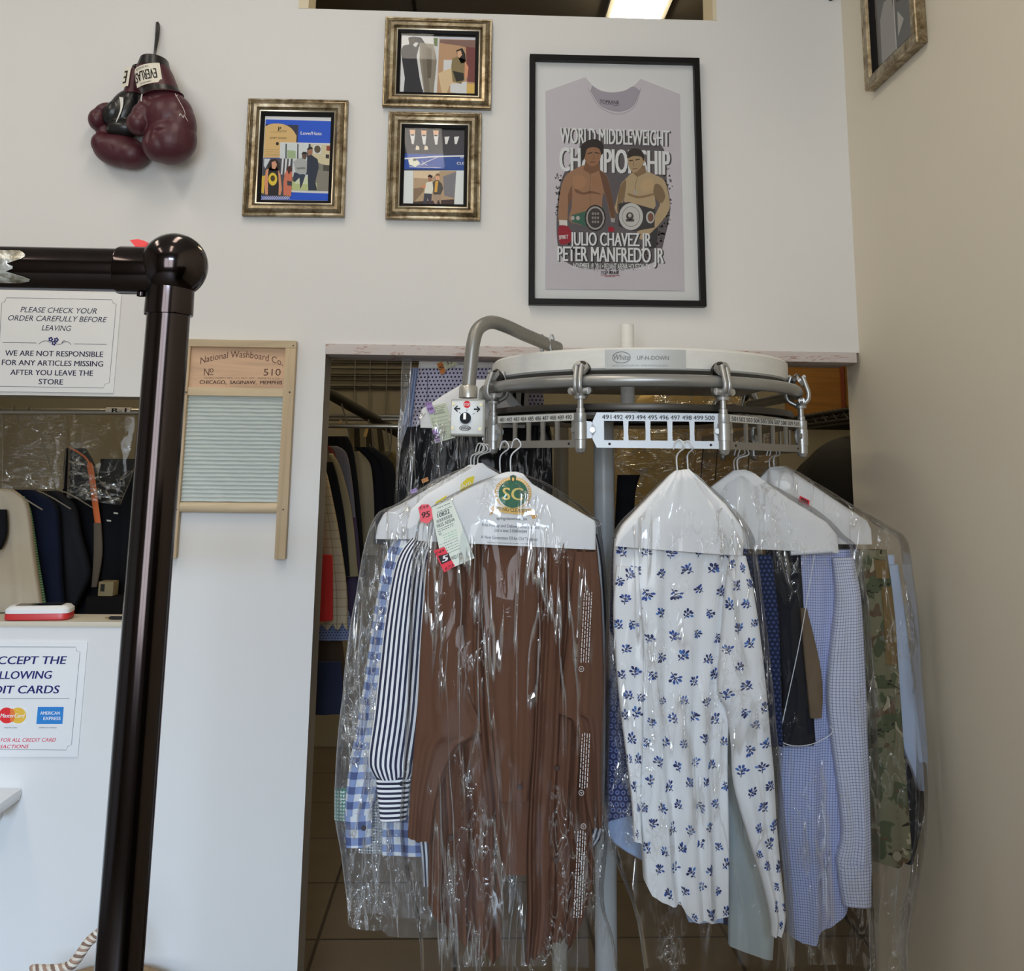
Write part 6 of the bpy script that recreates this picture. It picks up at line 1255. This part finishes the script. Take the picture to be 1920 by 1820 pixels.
m = MB(); poly(m, [(819, 682), (829, 678), (836, 697), (827, 703)], yq - .0535, (186, 112, 48)); T(m, 'S', 823, 694, 832, 690, 8, yq - .054, (60, 36, 20), k=1.2); m.build('orange_stub', o, smooth=False, fix=False)
# black coat in film
BLK2 = cloth('black_cotton', (20, 20, 24), 1.2); yk2 = .0
t = thing('coat', 'black garment in wrinkled film between the dotted shirt and the left bundle', 'coat', P(850, 960, yk2), GRPB)
loft('body', [(796, 786, 1030), (820, 764, 1034), (870, 752, 1036), (960, 746, 1036), (1040, 744, 1030)], yk2, .03, BLK2, t, 64, 40, folds(2, .008, 103)); loft('sleeve', [(800, 764, 800), (840, 752, 792), (900, 746, 786), (1000, 742, 780)], yk2 - .03, [.01, .018, .02, .02], BLK2, t, 40, 40)
cover('paper cover above the black garment, a purple-stubbed ticket on it', [(712, 880, 930), (740, 832, 960), (768, 790, 985), (790, 788, 985), (802, 788, 985)], yk2 - .036, [.01, .014, .014, .014, .012])
def tk3(pl, tx):
    scribble(pl, (60, 62, 60), .06, .10, 2, 21, .3, .9); tx('1500', .35, .8, .20, .06, (90, 96, 90))
    for i in range(14): u = .25 + i * .045; pl((60, 60, 62), (u, .22), (u + .02, .22), (u + .02, .26), (u, .26))
    scribble(pl, (100, 106, 100), .34, .62, 4, 22); scribble(pl, (140, 170, 140), .66, .92, 4, 23, .3, .9)
o = ticket('laundry_ticket', 'green-grey ticket with a purple 7 stub beside the switch box', [(802, 762), (836, 755), (854, 820), (816, 831)], yk2 - .056, 'laundry tickets', tk3, (186, 192, 172))
PUR = (150, 120, 176)
m = MB(); poly(m, [(810, 806), (821, 803), (827, 826), (817, 830)], yk2 - .0575, PUR); poly(m, [(812, 814), (822, 811), (825, 821), (815, 824)], yk2 - .058, (52, 30, 76)); T(m, '7', 815, 822, 823, 820, 8, yk2 - .0585, (190, 170, 206), bold=.04); T(m, '593', 811, 811, 820, 808, 4, yk2 - .058, (70, 40, 90)); T(m, '593', 817, 829, 826, 826, 4, yk2 - .058, (70, 40, 90)); m.build('purple_stub', o, smooth=False, fix=False)
m = MB(); m.prism([P(a, b, yk2 - .060) for a, b in ((797, 755), (808, 753), (816, 772), (806, 776), (800, 766))], (0, .004, 0), mat('purple_tag_plastic', tone(PUR, 1.4), .5)); T(m, '593', 798, 761, 809, 758, 5, yk2 - .0605, (70, 40, 90)); T(m, '76', 801, 771, 812, 767, 6, yk2 - .0605, (70, 40, 90), bold=.03); tag(m.build('purple_tag', smooth=False, fix=False), 'purple number tag at the top of the 7 ticket', 'tag')
for i, (x, y, c) in enumerate(((797, 899, (176, 120, 60)), (776, 919, (150, 130, 178)))):
    m = MB(); m.prism([P(a, b, -.468) for a, b in ((x - 7, y), (x + 5, y - 5), (x + 7, y + 2), (x - 5, y + 7))], (0, .003, 0), mat('small_tag_%d' % i, tone(c, 1.4), .6)); T(m, ('673', '717')[i], x - 5, y + 5, x + 6, y, 5, -.4684, (50, 40, 50)); tag(m.build('small_tag', smooth=False, fix=False), ('small orange tag under film on the left bundle', 'small lilac tag 717 under film on the left bundle')[i], 'tag')
bag('long film bag hanging at the top left of the doorway, rolled into a bright strip', [(640, 756, 772), (700, 752, 770), (760, 750, 768), (800, 746, 766), (880, 742, 764), (960, 742, 760)], yk2 + .05, .02, FILMH, .006, 61, 60, 90, sx=40)
bag('film bag around the black garment, glinting at its shoulder', [(752, 800, 1000), (790, 762, 1020), (830, 750, 1040), (900, 742, 1044), (1000, 738, 1044)], yk2 - .012, [.02, .05, .058, .06, .06], FILMT, .005, 67)
# cream bundles in amber film behind the numbered plates
CRM = cloth('cream_linen', (190, 160, 108), 1.9)  # cloth yellowed and lightened to carry the warm tube light
yc2 = 1.12
o, _ = loft('coat', [(742, 1200, 1380), (790, 1170, 1396), (860, 1156, 1400), (960, 1152, 1400), (1100, 1150, 1400)], yc2, .05, CRM, None, 50, 40, folds(2, .01, 105)); tag(o, 'cream garment in amber film behind the plate numbered 491 to 500', 'coat', GRPB)
bag('amber tinted film bag around the cream garment behind the slot plates', [(734, 1196, 1384), (790, 1160, 1402), (860, 1146, 1406), (960, 1144, 1406), (1100, 1140, 1406)], yc2 - .012, [.04, .075, .085, .09, .09], FILMY, .012, 71, sx=9, sz=14)
o, _ = loft('coat', [(890, 1158, 1200), (930, 1156, 1190), (1040, 1150, 1186)], .08, .02, BLK2, None, 36, 24, folds(1, .005, 107)); tag(o, 'black garment edge beside the grey-white pillar', 'coat', GRPB)
o, _ = loft('coat', [(760, 1330, 1420), (800, 1310, 1440), (900, 1300, 1450), (1000, 1300, 1450)], .80, .03, cloth('tan_cloth', (150, 126, 90), 1.9), None, 44, 30, folds(2, .008, 108)); tag(o, 'tan garment in film behind the right end of plate 491 to 500', 'coat', GRPB)
bag('amber film bag around the tan garment under the plates', [(752, 1326, 1424), (800, 1300, 1446), (900, 1290, 1458), (1000, 1290, 1458)], .788, [.03, .05, .056, .056], FILMY, .012, 73, sx=10, sz=12)
for x in (1318, 1345, 1405):
    a = Vector(P(x, 832, .1)); b = Vector(P(x - 4, 900, .1)); t = thing('wire_hanger', 'dark hook of a hanger behind the slot plates', 'clothes hanger', b, 'dark hangers behind the plates')
    m = MB(); m.tube(sm([b, a + Vector((0, 0, -.02)), a + Vector((.008, 0, 0)), a + Vector((0, 0, .01)), a + Vector((-.01, 0, 0))], 5), .0018, ink((60, 54, 46)), 8); m.build('hook', t)
# overhead rail these bundles hang from, behind the head of the opening
m = MB(); rz = 2.02; m.tube([(-.7, .2, rz), (1.0, .2, rz)], .014, TUBEM, 16); t0 = m.build('hanging_rail'); tag(t0, 'grey hanging rail above the doorway, behind the wall', 'rail')
for x in (-.65, .95): m = MB(); m.box((x - .02, WT, rz - .02), (x + .02, .2, rz + .02), ALU, .003); m.build('rail_bracket', t0)

# ================================================================== clothes and fittings seen through the left part of the doorway
GRPR = 'clothes on the back rack'
def hung(label, ribs, Y, th, m, name='coat', fold=None, hem=None, cat=None, grp=GRPR):
    o, _ = loft(name, ribs, Y, th, m, None, 48, 40, fold, hem, xmax=9); return tag(o, label, cat or name, grp)
hung('black coat shoulder highest on the back rack', [(818, 610, 652), (850, 604, 664), (950, 600, 676), (1060, 600, 684)], .98, .02, BLK2, 'coat', folds(2, .006, 110))
hung('grey and red plaid jacket at the left of the doorway', [(836, 590, 632), (850, 588, 650), (900, 586, 660), (980, 584, 668), (1060, 582, 672)], .86, .02, stripes('grey_red_plaid', (96, 94, 100), (120, 62, 54), .07, .35), 'jacket', folds(2, .005, 111))
hung('beige jacket behind the cream blouse', [(850, 588, 624), (880, 586, 640), (960, 582, 660), (1080, 580, 672)], .80, .018, cloth('beige_gabardine', (128, 116, 90), 1.5), 'jacket', folds(2, .005, 112))
hung('narrow black coat front edge next to the doorway jamb', [(866, 584, 624), (900, 582, 634), (980, 580, 648), (1080, 578, 656)], .74, .014, BLK2, 'coat', folds(2, .005, 113))
hung('cream blouse with openwork hem, nearest on the back rack', [(868, 576, 606), (900, 574, 616), (1000, 572, 636), (1100, 570, 650), (1180, 568, 652)], .68, .022, linecheck('cream_openwork', (172, 158, 130), (130, 112, 84), .028, .12, 1.3), 'blouse', folds(3, .007, 114), lambda x: .95 + .05 * abs(math.sin(x * 14)))
hung('bright red garment hanging low at the doorway edge', [(1040, 570, 622), (1060, 568, 624), (1165, 564, 624)], .62, .018, mat('bright_red_cloth', tone((206, 44, 38), 1.05), .8), 'skirt', folds(3, .005, 115), lambda x: 1 - .02 * x)
hung('grey-blue speckled skirt below the cream blouse', [(1110, 566, 640), (1160, 564, 658), (1200, 562, 664)], .72, .018, dots('speckled_blue', (110, 118, 142), (62, 70, 98), .009, .3, 1.5), 'skirt', folds(3, .006, 116), lambda x: 1 - .06 * abs(x - .6))
hung('dark purple skirt behind the cream blouse', [(970, 620, 668), (1060, 620, 676), (1170, 620, 672)], .84, .016, cloth('dark_purple', (62, 52, 72), 1.4), 'skirt', folds(2, .005, 117))
hung('brown garment below the speckled skirt', [(1190, 562, 640), (1250, 560, 648), (1275, 560, 650)], .80, .016, cloth('dark_brown_cloth', (62, 48, 34), 1.4), 'skirt', folds(2, .005, 118))
hung('dark navy garment lowest on the back rack', [(1240, 560, 640), (1300, 558, 644), (1338, 556, 640)], .76, .016, cloth('dark_navy_cloth', (40, 44, 62), 1.4), 'skirt', folds(2, .005, 119))
hung('light beige coat between two black coats on the rear rack', [(846, 660, 690), (870, 662, 706), (950, 664, 716), (1040, 668, 708)], 1.25, .02, cloth('light_beige_coat', (146, 134, 108), 1.5), 'coat', folds(2, .005, 120))
hung('black coat with a rounded shoulder at the right of the rear rack', [(838, 664, 700), (862, 690, 732), (890, 698, 742), (960, 702, 748), (1020, 700, 738)], 1.15, .02, BLK2, 'coat', folds(2, .005, 121))
hung('olive garment at the back of the rear rack', [(846, 700, 740), (880, 706, 756), (980, 708, 760), (1040, 708, 758)], 1.35, .02, cloth('olive_cloth', (92, 80, 48), 1.4), 'coat', folds(2, .005, 122))
hung('dull beige garment hem near the floor of the rear rack', [(960, 676, 716), (1040, 676, 716), (1100, 676, 714)], 1.32, .016, cloth('dull_beige', (120, 104, 78), 1.4), 'coat', folds(2, .005, 123))
RAILM = mat('rack_chrome', (.45, .43, .38), .3, .8); DKW = mat('dark_wire', (.05, .045, .035), .5, .4)
zr = P(640, 798, 1.0)[2]
t = thing('clothes_rack', 'double chrome clothes rail crossing the back room, left of the conveyor', 'clothes rack', (P(640, 798, 1.0)[0], 1.0, 0))
for py, Y in ((798, 1.0), (779, 1.5), (785, 1.5)): a, b = P(590, py, Y), P(756, py + 1, Y); m = MB(); m.tube([a, b], .0085, RAILM, 14); m.build('rail', t)
for x, Y in ((-1.0, 1.0), (-.06, 1.0), (-1.0, 1.5), (-.06, 1.5)): m = MB(); m.tube([(x, Y, 0), (x, Y, P(640, 798 if Y == 1.0 else 785, Y)[2])], .012, RAILM, 12); m.build('upright', t)
for py, Y in ((798, 1.0), (785, 1.5)):
    z_ = P(640, py, Y)[2]; m = MB(); m.tube([(-1.02, Y, z_), (-.5, Y, z_)], .0085, RAILM, 12); m.build('rail', t); m = MB(); m.tube([(-.3, Y, z_), (-.05, Y, z_)], .0085, RAILM, 12); m.build('rail', t)
# wire grid panel high on the back wall
Yg = 3.185; t = thing('wire_grid', 'dark wire grid panel on the olive back wall, top left of the doorway', 'wire grid', P(690, 840, Yg))
for py in (676, 680, 691, 701, 705, 713, 724, 727): m = MB(); a, b = P(600, py, Yg), P(790, py + 1.5, Yg); m.tube([a, b], .0042, DKW, 8); m.build('grid_wire', t)
for px, yb_ in ((666, 760), (694, 800), (725, 836), (757, 836)): m = MB(); a, b = P(px + 1, 640, Yg), P(px - 2, yb_, Yg); m.tube([a, b], .0042, RAILM, 8); m.build('grid_wire', t)
m = MB(); a, b = Vector(P(560, 706, 1.0)), Vector(P(770, 824, 1.75)); m.tube([a, b], .022, mat('dark_rail', (.045, .04, .032), .5, .3), 14); tag(m.build('diagonal_rail', smooth=True), 'thick dark rail sloping down across the back room', 'rail')
for i, (x0, y0, x1, y1, Y) in enumerate(((640, 756, 655, 820, 1.0), (690, 786, 702, 834, 1.2), (722, 798, 730, 846, 1.3), (733, 800, 731, 848, 1.3))):
    t = thing('wire_hanger', 'thin dark hanger dangling from the sloping rail', 'clothes hanger', P(x1, y1, Y), 'hangers on the back rails'); m = MB(); a, b = Vector(P(x0, y0, Y)), Vector(P(x1, y1, Y)); m.tube(sm([a, (a + b) / 2 + Vector((.004, 0, 0)), b, b + Vector((-.012, 0, -.012)), b + Vector((-.02, 0, .004))], 4), .0028, ink((90, 84, 74)), 8); m.build('hook', t)
for i, (x, y, c, l) in enumerate(((634, 798, (190, 160, 110), 'tan paper tag hanging above the plaid jacket'), (684, 810, (180, 140, 70), 'small amber tag on the rear rail'))):
    m = MB(); m.prism([P(a, b, 1.05) for a, b in ((x - 3, y + 8), (x + 3, y - 12), (x + 8, y - 10), (x + 3, y + 9))], (0, .003, 0), mat('tag_card_%d' % i, tone(c, 1.5), .7)); tag(m.build('paper_tag', smooth=False), l, 'tag')
hung('row of pale garments crowded together behind the rear black coat', [(800, 655, 716), (830, 655, 720), (850, 655, 722)], 1.45, .02, stripes('crowded_pale', (120, 108, 82), (52, 46, 34), .05, .5), 'coat', folds(5, .006, 124))

# ================================================================== right part of the doorway
OR = woodh('orange_brown_panel', (.40, .19, .05), 1.0)
a, b = P(1474, 676, 3.14), P(1588, 790, 3.14)
m = MB(); m.box((a[0], 3.14, b[2]), (b[0] + .35, 3.199, a[2] + .25), OR, .003); wp_ = tag(m.build('wood_panel'), 'orange-brown wooden panel above the black wire shelf', 'panel')
m = MB(); a = P(1576, 700, 3.13); m.box((a[0], 3.125, b[2]), (a[0] + .02, 3.142, a[2] + .5), mat('red_edge', (.25, .06, .03), .5)); m.build('red_edge_strip', wp_, smooth=False)
SHB = mat('black_wire_shelf', (.02, .018, .016), .4, .3)
near, far = P(1590, 768, .75), P(1470, 802, 2.3); zs = (near[2] + far[2]) / 2; sx0 = 1.36; sx1 = 2.15; sy0, sy1 = .35, 2.5
t = thing('wire_shelf', 'black wire shelving at the right of the doorway', 'shelf', (sx0, sy0, 0))
for z_ in (zs, .98, .3):
    m = MB(); sx0 = 1.36 if z_ == zs else 1.13
    for x in (sx0, sx0 + .12, sx0 + .25, sx0 + .37, sx1): m.tube([(x, sy0, z_), (x, sy1, z_)], .006, SHB, 8)
    for i in range(44): y = sy0 + (sy1 - sy0) * i / 43; m.tube([(sx0, y, z_ + .006), (sx1, y, z_ + .006)], .003, SHB, 6)
    zz_ = [];
    for i in range(40): zz_.append((sx0, sy0 + (sy1 - sy0) * i / 39, z_ - (.035 if i % 2 else 0)))
    m.tube(zz_, .003, SHB, 6); m.tube([(sx0, sy0, z_ - .035), (sx0, sy1, z_ - .035)], .005, SHB, 8); s_ = m.build('shelf_deck', t); s_['kind'] = 'stuff'
for x in (1.36, sx1):
    for y in (sy0, sy1): m = MB(); m.tube([(x, y, 0), (x, y, 2.3)], .0125, SHB, 12); m.build('shelf_post', t)
a, b = P(1500, 826, .8), P(1600, 1000, .8)
o = blob('duffel_bag', [((1.40, .80, 1.38), (.24, .26, .31), 0), ((1.46, .98, 1.36), (.28, .26, .31), 0), ((1.34, .74, 1.24), (.24, .22, .24), 0), ((1.40, .86, 1.16), (.34, .34, .17), 0), ((1.24, .84, 1.40), (.10, .2, .18), .5)], mat('black_nylon', (.010, .009, .008), .75, spec=.2, bump=(30, .4), var=.2), None, .012, 8)
tag(o, 'big black soft bag on the shelf behind the rightmost garments', 'bag'); o['category'] = 'bag'
# ================================================================== seen through the serving hatch
GRPH = 'clothes behind the hatch'
t = thing('hatch_rail', 'metal rail with a taped label just inside the hatch', 'rail', P(130, 771, .36))
a, b = P(-60, 771.5, .36), P(268, 769.5, .36); m = MB(); m.tube([a, b + np.array((.35, 0, 0))], .0095, RAILM, 16); m.build('rail', t)
m = MB(); a, b = P(200, 770, .36), P(246, 769.5, .36); m.lathe((a[0], .36, (a[2] + b[2]) / 2), [(.0104, 0), (.0104, b[0] - a[0])], mat('white_tape', tone((196, 186, 172), 1.6), .6), 'x', 16); m.build('tape_label', t)
m = MB(); T(m, 'R-1', 209, 773, 237, 772.5, 8, .36 - .0108, (20, 18, 18), bold=.03); m.build('tape_lettering', t, smooth=False, fix=False)
for x in (-1.75, -.72): m = MB(); m.tube([(x, .36, a[2]), (x, .36, 0)], .012, RAILM, 12); m.build('rail_upright', t)
hung('pale beige shirt on a hanger behind the hatch', [(916, -60, 20), (930, -60, 40), (955, -56, 54), (1050, -50, 66), (1145, -46, 80)], .42, .03, cloth('pale_beige_cotton', (164, 152, 132), 1.7), 'shirt', folds(2.4, .012, 130), None, None, GRPH)
hung('green small-check garment edge beside the pale beige shirt', [(930, 20, 44), (960, 24, 58), (1050, 30, 72), (1145, 40, 88)], .47, .016, gingham('green_hatch_check', (150, 168, 146), (60, 124, 88), (20, 74, 50), .008, 1.6), 'shirt', None, None, None, GRPH)
hung('dark navy suit jacket behind the green check', [(918, 20, 66), (945, 26, 104), (1000, 30, 112), (1080, 36, 116), (1150, 40, 122)], .54, .025, cloth('navy_suit', (24, 30, 50), 1.1), 'jacket', folds(2, .006, 131), None, None, GRPH)
hung('charcoal jacket with its sleeve, behind the navy jacket', [(920, 60, 110), (950, 70, 142), (1000, 80, 152), (1060, 90, 168), (1090, 96, 166), (1150, 96, 136)], .62, .025, cloth('charcoal_suit', (40, 40, 44), 1.1), 'jacket', folds(2, .006, 132), None, None, GRPH)
hung('black coat with small white label, middle of the hatch', [(840, 124, 160), (880, 120, 180), (960, 118, 186), (1150, 116, 188)], .72, .02, BLK2, 'coat', folds(2, .006, 133), None, None, GRPH)
hung('black clothes at the right end of the hatch', [(860, 190, 262), (920, 184, 268), (1150, 176, 268)], .66, .025, BLK2, 'coat', folds(3, .008, 134), None, None, GRPH)
hung('black garment corner at the left edge of the hatch', [(955, -60, 12), (1000, -60, 13), (1030, -60, 2)], .36, .015, BLK2, 'coat', None, None, None, GRPH)
m = MB(); m.tube([P(a, b, .60) for a, b in sm([(129, 838), (150, 850), (166, 866), (173, 900), (178, 940), (184, 984)], 5)], [.003] * 11 + [.010] * 15, mat('orange_strap', tone((190, 96, 48), 1.7), .7), 10, flat=.3); tag(m.build('orange_strap'), 'orange strap hanging over the black coat behind the hatch', 'strap')
hung('grey-brown lining strip below the orange strap', [(980, 176, 190), (1040, 176, 192), (1100, 172, 182)], .60, .008, cloth('grey_brown_lining', (92, 82, 70), 1.5), 'scarf', None, None, None, GRPH)
a, b = P(185, 1090, .5), P(211, 1118, .5); m = MB(); m.box((a[0] - .03, .485, 0), (b[0] + .05, .565, b[2]), mat('dark_stand_board', (.012, .010, .009), .8, spec=.1), .004); tag(m.build('narrow_stand'), 'dark narrow stand under the small cream carton behind the hatch', 'stand')
m = MB(); m.box((a[0], .5, b[2] + .0005), (b[0], .55, a[2]), mat('cream_carton', tone((170, 152, 110), .8), .7), .004); m.box((a[0] + .008, .498, a[2] - .03), (a[0] + .02, .5, a[2] - .008), ink((30, 28, 24))); tag(m.build('carton'), 'small cream carton among the black clothes behind the hatch', 'box')
for i, (x, y, l) in enumerate(((151, 870, 'white size label on the black coat in the hatch'), (217, 962, 'tiny grey label on the black clothes right in the hatch'), (204, 976, 'tiny white label beside the grey-brown strip'))):
    m = MB(); m.prism([P(a, b, .62) for a, b in ((x - 7 + 3 * (i > 0), y - 2), (x + 7 - 3 * (i > 0), y - 1), (x + 7 - 3 * (i > 0), y + 2), (x - 7 + 3 * (i > 0), y + 1))], (0, .002, 0), mat('label_white', tone((190, 186, 176), 1.5), .6)); tag(m.build('size_label', smooth=False), l, 'label')
bag('empty film bag hanging at the left of the hatch rail', [(774, -60, 120), (800, -60, 124), (860, -60, 122), (916, -60, 118)], .40, .02, FILMK, .006, 81, 60, 60, 'film bags behind the hatch', None, 12, 9)
bag('empty film bag hanging at the right of the hatch rail', [(774, 132, 262), (820, 130, 258), (880, 128, 250), (946, 126, 224)], .44, .02, FILMK, .006, 83, 60, 60, 'film bags behind the hatch', lambda x: .92 + .08 * x, 12, 9)
for x, Y in ((4, .42), (60, .54), (105, .62)):
    b = Vector(P(x, 918, Y)); t = thing('wire_hanger', 'thin hanger carrying a garment behind the hatch', 'clothes hanger', b, 'hangers behind the hatch'); m = MB(); m.tube(sm([b + Vector((-.11, 0, -.05)), b, b + Vector((.13, 0, -.06))], 4), .0022, ink((120, 112, 96)), 8); m.build('shoulder_wire', t)
    m = MB(); zz_ = P(130, 771, .36)[2]; m.tube(sm([b, b + Vector((0, (.36 - Y) * .5, (zz_ - b.z) * .6)), Vector((b.x, .36 - .004, zz_ + .013)), Vector((b.x - .004, .36 - .013, zz_ - .002))], 5), .002, ink((120, 112, 96)), 8); m.build('hook', t)
